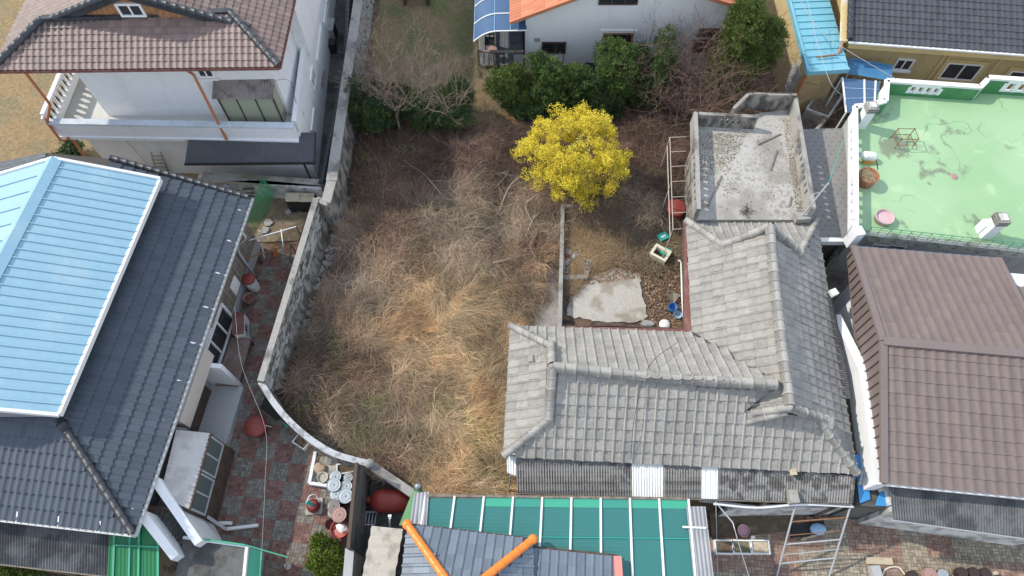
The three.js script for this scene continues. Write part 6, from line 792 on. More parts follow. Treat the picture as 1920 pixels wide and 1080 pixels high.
{ // flowering yellow tree
  const base = [2.399, 0, -16.088], t = thing('yellow_flowering_tree', 'tree covered in bright yellow blossom in the overgrown lot', 'tree', base), r = rng(61), tr = [], br = []; for (let i = 0; i < 4; i++) { const a = i * 1.6 + .3, d = new THREE.Vector3(Math.cos(a) * .45, 1, Math.sin(a) * .45).normalize(), p1 = V(base).addScaledVector(d, 1.1); tr.push(rod(base, p1, .07, .05, 7)); for (let k = 0; k < 4; k++) twigs(br, V(base).lerp(p1, .5 + .16 * k), new THREE.Vector3(Math.cos(a + (k - 1.5) * .9) * .8, .8, Math.sin(a + (k - 1.5) * .9) * .8), 1.2, .03, 2, r, { split: 3, up: .05 }); }
  obj('trunk', tr, M.darkBark, t); obj('branches', br, M.darkBark, t);
  const c = [base[0] - .12, 2.05, base[2] - .35]; crown(t, 'blossom', petal, c, 1.95, 1.75, 1.85, 10500, 63, q => q() > .2 ? jit([.72, .58, .04], .25, q) : jit([.42, .31, .03], .3, q), { lobes: 150, lobe: .17, shell: .05, far: 1.02, low: -.7 });
}

// ---------------------------------------------------------------- things standing about
function tub(name, label, cat, at, r, h, mat, fill, group, flare = 1.15) { const t = thing(name, label, cat, at, group); obj('shell', lathe([[0, .01], [r / flare, 0], [r, h], [r * 1.06, h + .01], [r * 1.06, h + .04], [r * .96, h + .04], [r / flare * .95, .04], [0, .04]], at, 24), mat, t); if (fill) obj('contents', lathe([[0, h * .8], [r * .5, h * .84], [r * .93, h * .76], [r * .9, h * .7], [0, h * .7]], at, 18), fill, t); return t; }
function jar(label, at, r, h, lid, body = M.onggi) { const t = thing('clay_jar', label, 'jar', at, 'lidded jars by the dark wall'); obj('body', lathe([[0, 0], [r * .62, 0], [r * .9, h * .3], [r, h * .58], [r * .86, h * .85], [r * .68, h * .95], [r * .7, h], [0, h]], at, 18), body, t); obj('lid', lathe([[0, h + .022], [r * .55, h + .018], [r * .62, h + .03], [r * .7, h + .018], [r * .92, h + .012], [r * .98, h + .03], [r * 1.02, h + .02], [r * 1.0, h - .02], [r * .9, h - .02]], at, 22), lid, t); obj('knob', lathe([[0, h + .05], [.02, h + .047], [.024, h + .03], [.02, h + .018]], at, 10), lid, t); return t; }
function planter(label, at, w, d, turn, fill = M.soil, h = .2) { const t = thing('planter_box', label, 'planter', at, 'white planter boxes'); const b = (x, z, ww, dd) => { const g = new THREE.BoxGeometry(ww, h, dd); g.translate(x, h / 2, z); g.rotateY(turn); g.translate(...at); return g.toNonIndexed(); }; obj('sides', [b(-w / 2 + .02, 0, .04, d), b(w / 2 - .02, 0, .04, d), b(0, -d / 2 + .02, w - .08, .04), b(0, d / 2 - .02, w - .08, .04)], M.whitePaint, t); const e = new THREE.BoxGeometry(w - .09, h * .7, d - .09); e.translate(0, h * .36, 0); e.rotateY(turn); e.translate(...at); obj('earth', e.toNonIndexed(), fill, t); return t; }
function stone(label, at, s, seed, mat = M.stoneGrey, group = 'loose stones') { const g = new THREE.IcosahedronGeometry(s, 1), r = rng(seed), p = g.attributes.position, k = {}; for (let i = 0; i < p.count; i++) { const key = [p.getX(i).toFixed(3), p.getY(i).toFixed(3), p.getZ(i).toFixed(3)].join(); const f = k[key] ??= .75 + .45 * r(); p.setXYZ(i, p.getX(i) * f * 1.25, p.getY(i) * f * .6, p.getZ(i) * f); } g.rotateY(seed); g.translate(at[0], at[1] + s * .4, at[2]); g.computeVertexNormals(); return single('stone', g, mat, label, 'stone', group); }
function slabStone(label, at, w, d, turn, tilt, seed, group) { const r = rng(seed), n = 6, pts = []; for (let i = 0; i < n; i++) { const a = i / n * 6.28 + r() * .5; pts.push([Math.cos(a) * w * (.75 + .35 * r()), Math.sin(a) * d * (.75 + .35 * r())]); } const g = prism(pts, -.05, .05); g.rotateX(tilt); g.rotateY(turn); g.translate(...at); return single('broken_slab', g, M.stoneGrey, label, 'slab', group); }
// courtyard
{ const at = [-8.48, 0, -6.563], t = thing('rubber_tub', 'large dark red rubber tub with domed cover in the courtyard', 'tub', at); obj('body', lathe([[0, 0], [.27, 0], [.35, .42], [.37, .44]], at, 28), M.redRubber, t); obj('cover', lathe([[.375, .43], [.37, .47], [.3, .55], [.15, .6], [0, .61]], at, 28), M.redRubber, t); }
{ const at = [-8.082, 0, -6.544], t = thing('tap_stand', 'small brass tap on a short post beside the red tub', 'tap', at); obj('post', rod(at, up(at, .55), .025), M.steel, t); obj('spout', tube([up(at, .52), [at[0] + .12, .55, at[2] + .02], [at[0] + .17, .46, at[2] + .03]], .022), plain([.6, .42, .2], .4, { metalness: .6 }), t); }
single('black_sheet', plate([[-8.133, 0.9, -7.58], [-7.381, 0.7, -6.914], [-7.83, 0.3, -6.765], [-8.441, 0.4, -7.194]], .02), M.rubberBlack, 'black plastic sheet draped against the curved wall', 'sheet');
{ const a = [-7.951, 0.05, -6.934], b = [-7.379, 0.5, -6.524], t = thing('mop', 'short mop with green head leaning near the curved wall', 'mop', a); obj('handle', rod(a, b, .018), M.steelPaint, t); obj('head', rod(mixP(a, b, .8), b, .04, .035, 8), M.tealPlastic, t); }
planter('tilted white planter box beside the curved wall', [-6.965, 0, -6.128], .52, .38, -.55); planter('white planter box behind the lidded jars', [-5.408, 0, -5.246], .58, .36, .18);
{ const t = thing('raised_bed', 'small concrete bed edged with white kerb beside the jars', 'bed', [-5.91, 0, -5.073]), k = [[-6.455, 0, -5.771], [-6.51, 0, -4.766], [-5.51, 0, -4.631], [-4.966, 0, -4.698], [-5.109, 0, -5.385], [-5.807, 0, -5.665]]; obj('kerb', strip(k.slice(0, 3), .1, 0, .22), M.white, t); obj('base', prism(k, 0, .1), M.paleConcrete, t); }
tub('basin', 'cream round basin on the small concrete bed', 'basin', up([-6.093, 0.1, -4.931], 0), .17, .14, M.creamPlastic, M.paleConcrete);
stone('large flat reddish stone beside the cream basin', [-6.274, 0.1, -5.257], .17, 3, weathered([.42, .3, .22], [.32, .25, .2], { amt: .6, n: 128 })); stone('flat grey stone at the back of the concrete bed', [-5.913, 0.1, -5.57], .18, 4); stone('pale stone at the near end of the white kerb', [-5.794, 0, -4.698], .1, 5, M.paleWood); stone('dark lump of stone at the corner of the concrete bed', [-6.318, 0.05, -5.758], .14, 6, M.darkConcrete); stone('small dark stone beside the white kerb corner', [-6.397, 0.1, -4.88], .1, 7, M.darkConcrete);
const lidM = plain([.36, .4, .43], .5, { metalness: .3 }), bowlL = plain([.2, .17, .16], .35);
[[[-5.648, 0, -4.919], .19, .42, 'first'], [[-5.248, 0, -4.902], .15, .36], [[-5.65, 0, -4.648], .22, .48], [[-5.267, 0, -4.614], .19, .42], [[-5.564, 0, -4.362], .19, .42], [[-5.231, 0, -4.296], .23, .5]].forEach(([p, r, h], i) => jar(['silver-lidded jar at the far left of the jar cluster', 'smallest silver-lidded jar next to the planter box', 'silver-lidded jar in the middle of the left row', 'silver-lidded jar in the middle of the right row', 'silver-lidded jar at the near left of the cluster', 'largest silver-lidded jar at the near right of the cluster'][i], p, r, h, lidM));
jar('dark jar with a dark glazed lid below the silver lids', [-5.572, 0, -3.998], .2, .5, bowlL); jar('stout jar with a pale clay lid beside the dark wall', [-5.353, 0, -3.721], .23, .55, M.pinkClay, M.brownClay);
tub('red_basin', 'red plastic basin holding a white bag near the bush', 'basin', [-5.36, 0, -3.351], .27, .24, plain([.5, .1, .07], .45), plain([.5, .16, .12], .5)); { const p = [-5.305, 0.26, -3.375], t = stone('white cloth bag lying in the red basin', [p[0], .2, p[2]], .14, 9, M.whitePaint, 'bags'); t.name = 'cloth_bag'; t.userData.category = 'bag'; delete t.userData.group; }
tub('red_bucket', 'dark red bucket tucked behind the red basin', 'bucket', [-5.662, 0, -3.495], .17, .2, M.maroon, null); single('clay_pot', lathe([[0, 0], [.1, 0], [.14, .18], [.15, .2], [.12, .2], [0, .15]], [-5.656, 0, -3.851], 16), M.greyWall, 'small grey pot between dark jar and red bucket', 'pot');
{ const at = [-6.294, 0, -4.064], t = thing('water_pump', 'dark red water pump with green top on a concrete slab', 'pump', at); obj('slab', box(at[0], .03, at[2], .52, .06, .5, .1), M.paleConcrete, t); obj('body', lathe([[0, .06], [.2, .06], [.22, .12], [.2, .28], [.15, .34], [.09, .36], [0, .36]], at, 18), plain([.19, .03, .03], .4), t); obj('valve', rod([at[0], .34, at[2]], [at[0] - .12, .55, at[2] - .05], .06, .05, 10), M.tealPlastic, t); obj('hose', tube([[at[0] - .1, .5, at[2]], [at[0] - .05, .6, at[2] - .2], [at[0] + .1, .5, at[2] - .28], [at[0] + .18, .3, at[2] - .15], [at[0] + .16, .1, at[2]]], .018), M.whitePaint, t); }
{ const t = thing('low_platform', 'low wooden sitting platform against the boarded house wall', 'platform', [-9.859, 0, -9.081]), q = [[-9.926, 0.4, -9.788], [-9.203, 0.4, -9.747], [-9.337, 0.4, -7.965], [-10.108, 0.4, -8.003]]; obj('top', prism(q, .34, .4), weathered([.2, .135, .115], [.27, .22, .2], { amt: .7, scale: 7, metres: 1.6, speck: .08 }), t); for (const p of q) obj('leg', box(lerp(p[0], q.reduce((s, w) => s + w[0], 0) / 4, .1), .17, lerp(p[2], q.reduce((s, w) => s + w[2], 0) / 4, .1), .08, .34, .08), M.darkWood, t); }
{ const at = [-9.626, 0, -10.175], t = thing('air_conditioner', 'white outdoor air conditioner with reddish top by the boarded wall', 'air conditioner', at), tn = 1.75 - Math.PI; const bx = (x, y, z, w, h, d) => { const g = new THREE.BoxGeometry(w, h, d); g.translate(x, y, z); g.rotateY(-1.4); g.translate(...at); return g.toNonIndexed(); }; obj('case', bx(0, .4, 0, .82, .62, .32), M.whitePaint, t); obj('cover', bx(0, .73, 0, .86, .05, .38), M.maroon, t); const f = new THREE.TorusGeometry(.2, .02, 6, 20); f.translate(.1, .4, -.17); f.rotateY(-1.4); f.translate(...at); obj('fan_ring', f.toNonIndexed(), M.steelPaint, t); obj('fan_grille', [0, 1, 2, 3].map(k => { const g = new THREE.BoxGeometry(.36, .015, .015); g.rotateZ(k * .785); g.translate(.1, .4, -.17); g.rotateY(-1.4); g.translate(...at); return g.toNonIndexed(); }), M.blackMetal, t); for (const s of [-1, 1]) obj('foot', bx(s * .3, .045, 0, .08, .09, .36), M.steelPaint, t); }
{ const a = [-9.596, 0, -11.963], b = [-9.509, 0.75, -12.004], t = thing('white_bin', 'tall white bin with dark red lid against the house', 'bin', a); obj('body', rod(a, [a[0], .68, a[2]], .2, .22, 18), M.whitePaint, t); obj('lid', lathe([[.235, .66], [.235, .74], [.15, .8], [0, .81]], a, 20), M.redRubber, t); } { const at = [-9.612, 0, -11.383]; tub('pink_pot', 'squat reddish pot between bin and air conditioner', 'pot', at, .2, .34, M.pinkClay, M.maroon, undefined, 1.4); }
single('white_pipe', rod([-8.927, 0.06, -3.374], [-7.977, 0.06, -3.486], .06, .06, 12), M.whitePaint, 'long white plastic pipe lying by the sun room', 'pipe'); single('white_pipe', rod([-9.209, 0.07, -3.548], [-8.806, 0.07, -3.548], .06, .06, 12), M.whitePaint, 'short white plastic pipe end beside the sun room', 'pipe');
single('timber_rail', [beam([-9.718, 1.2, -3.879], [-8.864, 0.3, -3.338], .09, .07)], M.greyWall, 'sloping grey rail at the near corner of the sun room', 'rail'); single('garden_ornament', lathe([[0, 0], [.09, 0], [.11, .1], [.07, .22], [.06, .3], [0, .36]], [-6.855, 0, -2.291], 12), M.whitePaint, 'small white ornament beside the dry twiggy bush', 'ornament');
// gate of pipes, net and clutter in the far corner of the courtyard
{ const t = thing('pipe_gate', 'frame of white and rusty pipes across the far courtyard', 'frame', [-9.022, 0, -13.589]), a = [-9.971, 1.1, -13.268], b = [-8.053, 1.1, -13.969], c = [-10.047, 1.1, -12.429], d = [-8.139, 1.1, -13.222]; obj('rail', tube([a, b], .025), M.whiteMetal, t); obj('rail', tube([c, d], .025), M.rust, t); obj('post', rod([a[0] + .5, 0, a[2]], [-9.349, 1.2, -13.716], .03), M.whiteMetal, t); obj('cross', tube([[-8.592, 1.1, -13.851], [-8.392, 1.1, -13.084]], .022), M.whiteMetal, t); obj('cross', tube([[-9.225, 1.1, -13.268], [-7.897, 1.1, -13.176]], .022), M.rust, t); for (const p of [b, d, c]) obj('post', rod([p[0], 0, p[2]], p, .025), M.rust, t); obj('wire_stay', tube([d, [-8.352, 0.2, -12.928]], .012), plain([.03, .12, .06], .6), t); obj('wire_stay', tube([[-9.951, 1.1, -13.268], [-10.101, 0.1, -13.174]], .012), plain([.03, .12, .06], .6), t); }
single('orange_pipe', rod([-9.065, 0, -13.351], [-8.905, 0.5, -13.428], .06, .06, 12), M.orangePlastic, 'short orange pipe standing under the pipe frame', 'pipe');
{ const pts = [[-9.477, 1.7, -15.855], [-9.073, 1.2, -15.528], [-9.339, 0.7, -14.962], [-9.917, 0.5, -13.806], [-9.989, 1.2, -13.552], [-9.514, 1.8, -14.443]], g = tris([pts[0], pts[5], pts[1], pts[1], pts[5], pts[2], pts[2], pts[5], pts[4], pts[2], pts[4], pts[3]]); single('garden_net', g, M.greenNet, 'green garden netting hung beside the tile house corner', 'net'); single('net_pole', rod([pts[0][0], 0, pts[0][2]], pts[0], .015), M.greenPanel, 'thin green pole holding the garden netting', 'pole'); }
{ const t = thing('compost_box', 'black-lined box with pale boards on top in the wall corner', 'box', [-8.597, 0, -15.699]), q = [[-8.853, 0.75, -15.754], [-7.689, 0.75, -15.754], [-7.717, 0.75, -15.35], [-8.749, 0.75, -15.35]]; obj('lining', prism(q, 0, .66), M.rubberBlack, t); obj('board', plate([up(q[0], .02), mixP(up(q[0], .03), up(q[1], .03), .52), mixP(up(q[3], .03), up(q[2], .03), .52), up(q[3], .02)], .04), M.paleWood, t); obj('board', plate([mixP(up(q[0], 0), up(q[1], 0), .5), up(q[1], 0), up(q[2], 0), mixP(up(q[3], 0), up(q[2], 0), .5)], .04), M.paleWood, t); }
struct('kitchen_garden', prism([[-10.03, 0, -13.95], [-9.747, 0, -16.088], [-7.994, 0, -15.958], [-8.266, 0, -14.023]], -.1, .03), weathered([.2, .15, .095], [.3, .24, .16], { amt: .8, scale: 12, metres: 2, speck: .35, bump: .03 }));
for (const [p, w, tn, l] of [[[-9.558, 0.06, -14.822], .2, .3, 'square paving slab lying in the kitchen garden'], [[-9.604, 0.06, -14.474], .18, .1, 'second paving slab in front of the square slab'], [[-8.862, 0.06, -15.325], .15, .6, 'broken slab leaning by the compost box'], [[-8.462, 0.06, -15.478], .16, .2, 'flat stone in front of the compost box']]) slabStone(l, p, w, w, tn, .1, 5 + w * 100, 'slabs in the kitchen garden');
{ const r = rng(71), labels = 'grey broken slab in the rubble along the block wall'; [[-6.493, 0.12, -15.95], [-6.595, 0.12, -15.538], [-6.684, 0.12, -14.857], [-6.392, 0.12, -14.313], [-6.697, 0.12, -14.436], [-6.803, 0.12, -14.118], [-6.623, 0.12, -15.233], [-6.649, 0.12, -13.517], [-6.685, 0.12, -12.812], [-6.982, 0.12, -12.928], [-7.192, 0.12, -11.191], [-7.29, 0.12, -10.909], [-7.423, 0.12, -10.48], [-7.576, 0.12, -10.332]].forEach((p, i) => slabStone(labels, p, .14 + .1 * r(), .12 + .08 * r(), r() * 6, (r() - .5) * .9, 100 + i, 'broken slabs along the block wall')); }
{ const gs = [], r = rng(72); for (let i = 0; i < 260; i++) { const t = r(), p = mixP([-6.582, 0, -15.57], [-7.721, 0, -8.78], t), s = .03 + .06 * r(), g = new THREE.DodecahedronGeometry(s, 0); g.scale(1.3, .7, 1); g.rotateY(r() * 6); g.translate(p[0] + (r() - .3) * .5, .05 + .1 * r(), p[2] + (r() - .5) * .4); gs.push(g); } const m = obj('rubble', gs, M.stoneGrey); m.userData.kind = 'stuff'; }
single('tree_stump', lathe([[0, .5], [.13, .5], [.15, .3], [.2, .05], [.26, 0], [0, 0]], [-7.203, 0.05, -7.879], 12), M.darkBark, 'dark old stump in the shade of the block wall', 'stump'); single('dark_sheet', plate([[-2.435, 0.3, -17.516], [-1.897, 0.25, -17.61], [-1.826, 0.2, -17.322], [-2.27, 0.28, -17.152]], .02), plain([.06, .07, .085], .6), 'scrap of dark plastic among the dead vines', 'scrap');
single('leaning_plank', beam([-6.727, 0.1, -19.838], [-6.014, 0.5, -18.91], .1, .04), M.greyWood, 'grey plank leaning at the foot of the alley wall', 'plank');
// small yard
{ const at = [6.37, 0, -15.188], t = thing('red_barrel', 'dark red rubber barrel under the white pipe rack', 'barrel', at); obj('body', lathe([[0, 0], [.3, 0], [.36, .2], [.37, .55], [.38, .58]], at, 26), M.redRubber, t); obj('lid', lathe([[.39, .57], [.39, .61], [.3, .66], [0, .69]], at, 26), M.redRubber, t); }
function crate(label, at, turn) { const t = thing('teal_crate', label, 'crate', at, 'teal crates in the small yard'); const b = (x, y, z, w, h, d) => { const g = new THREE.BoxGeometry(w, h, d); g.translate(x, y, z); g.rotateY(turn); g.translate(...at); return g.toNonIndexed(); }; obj('walls', [b(-.17, .13, 0, .02, .24, .26), b(.17, .13, 0, .02, .24, .26), b(0, .13, .13, .36, .24, .02), b(0, .13, -.13, .36, .24, .02), b(0, .012, 0, .34, .02, .24)], M.tealPlastic, t); obj('lid', b(0, .26, 0, .38, .03, .3), M.tealPlastic, t); obj('label_strip', b(0, .278, 0, .2, .004, .08), M.whitePaint, t); }
crate('teal lidded crate lying alone near the red barrel', [5.812, 0, -14.072], .5); crate('teal lidded crate behind the cream tank', [5.844, 0, -13.398], -.4);
{ const at = [5.605, 0, -13.256], t = thing('cream_tank', 'open cream rectangular tank in the small yard', 'tank', at), tn = -.6, b = (x, y, z, w, h, d) => { const g = new THREE.BoxGeometry(w, h, d); g.translate(x, y, z); g.rotateY(tn); g.translate(...at); return g.toNonIndexed(); }; obj('walls', [b(-.28, .2, 0, .07, .4, .44), b(.28, .2, 0, .07, .4, .44), b(0, .2, .19, .5, .4, .07), b(0, .2, -.19, .5, .4, .07)], M.creamPlastic, t); obj('water', b(0, .12, 0, .5, .02, .32), plain([.05, .055, .03], .2), t); obj('rim', [b(0, .41, .22, .66, .03, .1), b(0, .41, -.22, .66, .03, .1), b(-.29, .41, 0, .1, .031, .34), b(.29, .41, 0, .1, .031, .34)], M.creamPlastic, t); }
function cinder(label, at, turn, up90) { const t = thing('cinder_block', label, 'block', at, 'cinder blocks in the small yard'), b = (x, y, z, w, h, d) => { const g = new THREE.BoxGeometry(w, h, d); g.translate(x, y, z); if (up90) { g.translate(0, -.095, 0); g.rotateX(Math.PI / 2); g.translate(0, .075, 0); } g.rotateY(turn); g.translate(...at); return g.toNonIndexed(); }; obj('face_shells', [b(0, .095, .06, .39, .19, .03), b(0, .095, -.06, .39, .19, .03)], M.concrete, t); for (const x of [-.18, 0, .18]) obj('web', b(x, .095, 0, .03, .188, .1), M.concrete, t); if (up90 === 2) obj('top', b(0, .19, 0, .39, .004, .15), M.concrete, t); }
cinder('cinder block lying flat next to the terrace edge', [2.125, 0, -12.349], .05, 1); cinder('cinder block in line with the flat one', [2.466, 0, -12.349], .02, 1); cinder('cinder block turned askew at the end of the row', [2.774, 0, -12.487], 1.2, 1); cinder('cinder block standing with its hollow cells up', [2.915, 0, -12.881], 1.5, 0); cinder('hollow cinder block standing beside its twin', [2.775, 0, -12.904], 1.5, 0); cinder('broken cinder block half hidden at the terrace edge', [2.038, 0, -12.695], 1.5, 0);
tub('blue_bucket', 'blue plastic bucket beside the fascia corner', 'bucket', [5.853, 0, -11.054], .16, .24, M.bluePlastic, null); { const at = [6.022, 0, -10.816], t = thing('pale_blue_dipper', 'pale blue plastic scoop lying near the blue bucket', 'scoop', at); obj('bowl', lathe([[0, .02], [.12, .03], [.16, .12], [.17, .12], [.12, .01], [0, 0]], at, 16), M.paleBlue, t); obj('handle', beam([at[0] + .15, .11, at[2]], [at[0] + .4, .13, at[2] - .05], .05, .03), M.paleBlue, t); }
single('white_bowl', lathe([[.2, 0], [.19, .07], [.12, .13], [0, .15]], [5.535, 0, -10.451], 18), M.whitePaint, 'upturned white bowl beside the yard concrete', 'bowl'); single('yard_pipe', tube([[6.244, 0.3, -12.986], [6.359, 0.3, -12.94], [6.214, 0.3, -11.363], [6.165, 0.3, -10.608]], .03, 8, false), M.whitePaint, 'white pipe running along the foot of the tile house eave', 'pipe'); single('yard_board', plate([[5.679, 0.25, -11.542], [5.939, 0.2, -11.679], [6.176, 0.3, -11.538], [5.92, 0.05, -11.226]], .02), M.greyWood, 'grey board propped by the white pipe', 'board'); slabStone('dark flat slab at the near edge of the yard concrete', [4.89, 0.05, -10.47], .3, .14, 0, .02, 88); stone('pale stone block by the foot of the yellow tree', [3.652, 0.1, -15.758], .28, 12, M.stoneGrey);
for (const [p, l] of [[[2.14, 0.1, -13.434], 'crumbled brick piece beside the terrace edge'], [[2.399, 0.1, -13.292], 'rubble piece in the weeds of the small yard'], [[2.083, 0.1, -13.01], 'flat brick piece near the broken cinder block']]) stone(l, p, .12, p[0] * 10 | 0, M.stoneGrey, 'rubble pieces in the small yard');
// utility yard
{ const at = [-3.834, 0, -4.147], t = thing('oil_tank', 'dark red rounded oil tank in the dark utility yard', 'tank', at), g = new THREE.CapsuleGeometry(.36, .5, 6, 20); g.rotateZ(Math.PI / 2); g.translate(at[0], .5, at[2]); obj('vessel', g.toNonIndexed(), plain([.28, .035, .025], .5), t); obj('cradle', [box(at[0] - .25, .1, at[2], .08, .2, .5), box(at[0] + .25, .1, at[2], .08, .2, .5)], M.rust, t); obj('spout', rod([at[0] - .7, .5, at[2] - .05], [at[0] - .55, .5, at[2]], .1, .12, 12), plain([.22, .04, .03], .5), t); }
{ const t = thing('steel_rack', 'grey steel shelf rack lying in the utility yard', 'rack', [-4.557, 0, -3.705]); for (let i = 0; i < 6; i++) { const x = -4.0 + .1; const a = mixP([-4.743, 0.35, -3.872], [-4.242, 0.35, -3.872], i / 5), b = mixP([-4.766, 0.35, -3.457], [-4.269, 0.35, -3.457], i / 5); obj('bar', tube([a, b], .015), M.steelPaint, t); } obj('rail', tube([[-4.773, 0.35, -3.84], [-4.239, 0.35, -3.84]], .02), M.steelPaint, t); obj('rail', tube([[-4.766, 0.35, -3.457], [-4.269, 0.35, -3.457]], .02), M.steelPaint, t); for (const p of [[-4.773, 0.35, -3.84], [-4.239, 0.35, -3.84], [-4.766, 0.35, -3.457], [-4.269, 0.35, -3.457]]) obj('leg', rod([p[0], 0, p[2]], p, .015), M.steelPaint, t); }
single('vent_pipe', [rod([-3.841, 0, -3.415], [-3.453, 2.4, -3.31], .03), rod([-3.503, 2.4, -3.368], [-3.413, 2.4, -3.368], .05)], M.whitePaint, 'thin white vent pipe rising beside the cream lean-to', 'pipe');
// green terrace
{ const at = [14.491, 2.6, -16.696], t = thing('stool_frame', 'rusty metal stool frame without a seat on the green terrace', 'stool', at), w = .32, L = []; for (const a of [-1, 1]) for (const b of [-1, 1]) obj('leg', rod([at[0] + a * w, at[1], at[2] + b * w * .8], [at[0] + a * w * .95, at[1] + .55, at[2] + b * w * .75], .016), M.rust, t); for (const y of [.18, .5]) for (const [p, q] of [[[-1, -1], [1, -1]], [[1, -1], [1, 1]], [[1, 1], [-1, 1]], [[-1, 1], [-1, -1]]]) obj('stretcher', tube([[at[0] + p[0] * w, at[1] + y, at[2] + p[1] * w * .78], [at[0] + q[0] * w, at[1] + y, at[2] + q[1] * w * .78]], .014), M.rust, t); }
{ const at = [12.986, 2.6, -15.897], t = thing('water_can', 'white plastic can with an orange base on the green terrace', 'can', at), g = new THREE.CapsuleGeometry(.17, .28, 5, 14); g.rotateZ(1.4); g.translate(at[0], at[1] + .22, at[2]); obj('body', g.toNonIndexed(), M.whitePaint, t); obj('base', box(at[0] + .03, at[1] + .05, at[2] + .06, .4, .1, .28), plain([.6, .33, .06], .5), t); obj('hose', tube([[at[0] + .2, at[1] + .2, at[2]], [at[0] + .35, at[1] + .03, at[2] + .15], [at[0] + .3, at[1] + .02, at[2] + .45]], .012), M.rubberBlack, t); }
{ const at = [12.663, 2.6, -14.883], t = tub('straw_pot', 'terracotta red pot full of dry straw beside the left parapet', 'pot', at, .33, .4, M.terracotta, M.paleWood); scatter('straw', [clump(77, 12, .35, .25, .6, .012, .8, 6.28)], grassMat, r => { const a = r() * 6.28, k = r() * .25; return { x: Math.cos(a) * k, y: .33, z: Math.sin(a) * k, turn: r() * 6.28, s: .7, c: jit([.38, .29, .17], .3, r) }; }, 30, t); }
{ const at = [12.9, 2.6, -13.255]; tub('pink_basin', 'pale pink round basin at the near edge of the green terrace', 'basin', at, .3, .2, M.pinkPlastic, M.pinkPlastic, undefined, 1.1); } single('drain_cap', lathe([[0, .04], [.1, .04], [.13, .02], [.14, 0]], [15.985, 2.6, -15.145], 10), M.pinkClay, 'small drain cap in the middle of the green terrace', 'drain');
single('antenna_mast', [rod([9.904, 2.8, -13.144], [10.225, 4.6, -13.345], .03), rod([10.15, 4.2, -13.298], [9.745, 4.4, -13.068], .015)], M.steelPaint, 'slanted pipe mast at the near corner of the concrete roof', 'mast');
single('blue_pail', lathe([[0, 0], [.12, 0], [.15, .2], [.14, .2], [.1, .02]], [10.853, 2, -13.54], 14), M.bluePlastic, 'blue bucket beside the concrete roof corner', 'bucket'); single('white_lamp', [box(...[10.498, 2.75, -10.324], .22, .16, .22, .4)], M.whitePaint, 'small white lamp at the far end of the side awning', 'lamp'); single('broken_gutter', beam([11.644, 1.2, -17.871], [12.82, 1, -19.212], .12, .1), M.paleConcrete, 'broken pale gutter piece beside the planting trough', 'gutter'); single('rust_pipe', rod([12, 3.02, -20.664], [12.804, 3.02, -20.781], .035), M.rust, 'rusty pipe lying on the sky-blue annex roof', 'pipe');
single('blue_barrel', lathe([[0, 0], [.25, 0], [.27, .4], [.25, .85], [0, .87]], [21.913, 0.7, -21.758], 18), M.bluePlastic, 'blue barrel in front of the yellow house window', 'barrel');
// bottom right street
{ const t = thing('pipe_ladder', 'wide ladder of galvanised pipes leaning on the front awning', 'ladder', [8.293, 0, -2.018]), a0 = [8.22, 2.1, -3.76], a1 = [8.028, 0.02, -1.942], b0 = [9.827, 2.1, -3.76], b1 = [9.667, 0.02, -2.017]; obj('rail', tube([a0, a1], .03), M.steelPaint, t); obj('rail', tube([b0, b1], .03), M.steelPaint, t); [[.2, M.rust], [.38, M.rust], [.5, M.steelPaint], [.64, M.steelPaint], [.76, M.steelPaint]].forEach(([k, m]) => obj('rung', tube([mixP(a0, a1, k + .03), mixP(b0, b1, k - .02)], k === .38 || k === .64 ? .014 : .024), m, t)); }
for (const [p, l, f] of [[[6.541, 0, -2.83], 'white planter box with dark soil, left of three in a row', M.soil], [[7.087, 0, -2.83], 'white planter box with mossy soil, middle of three in a row', weathered([.13, .13, .06], [.2, .17, .1], { amt: .8, n: 128, speck: .3 })], [[7.65, 0, -2.83], 'white planter box with dry straw, right of three in a row', M.paleWood]]) planter(l, p, .58, .42, -.03, f);
tub('pink_bowl', 'pink plastic bowl on the soil behind the three planters', 'bowl', [7.224, 0.02, -3.316], .18, .1, plain([.55, .33, .36], .5), plain([.5, .28, .32], .5)); single('paper_scrap', box(...up([7.494, 0.02, -3.126], .06), .12, .1, .08), M.whitePaint, 'small white block on the soil behind the planters', 'block');
single('clothesline_pole', rod([5.909, 2.1, -3.805], [6.504, 1.5, -3.337], .022), M.whitePaint, 'short white pole hanging from the awning edge', 'pole'); single('gutter_pipe', tube([[5.84, 2.1, -3.76], [7.107, 2.05, -3.664], [8.341, 2.1, -3.745], [9.895, 2.05, -3.694]], .035, 8), M.whiteMetal, 'white gutter pipe along the front awning edge', 'pipe'); single('fallen_gutter', beam([5.448, 2, -3.884], [7.108, 1.7, -3.757], .07, .06), M.greyWall, 'loose grey plank under the front awning edge', 'plank');
single('dark_tray', prism([[8.782, 0.1, -3.48], [9.82, 0.1, -3.64], [9.784, 0.1, -3.241], [8.712, 0.1, -3.115]], 0, .12), M.rubberBlack, 'black tray of rubbish under the pipe ladder', 'tray'); single('plastic_bag', new THREE.DodecahedronGeometry(.2, 1).scale(1.3, .5, .9).translate(...[9.535, 0.2, -3.353]), M.paleBlue, 'crumpled pale blue bag in the black tray', 'bag'); single('long_board', beam([9.002, 0.05, -3.059], [10.053, 0.06, -3.326], .07, .05), M.paleWood, 'pale timber board in front of the black tray', 'board');
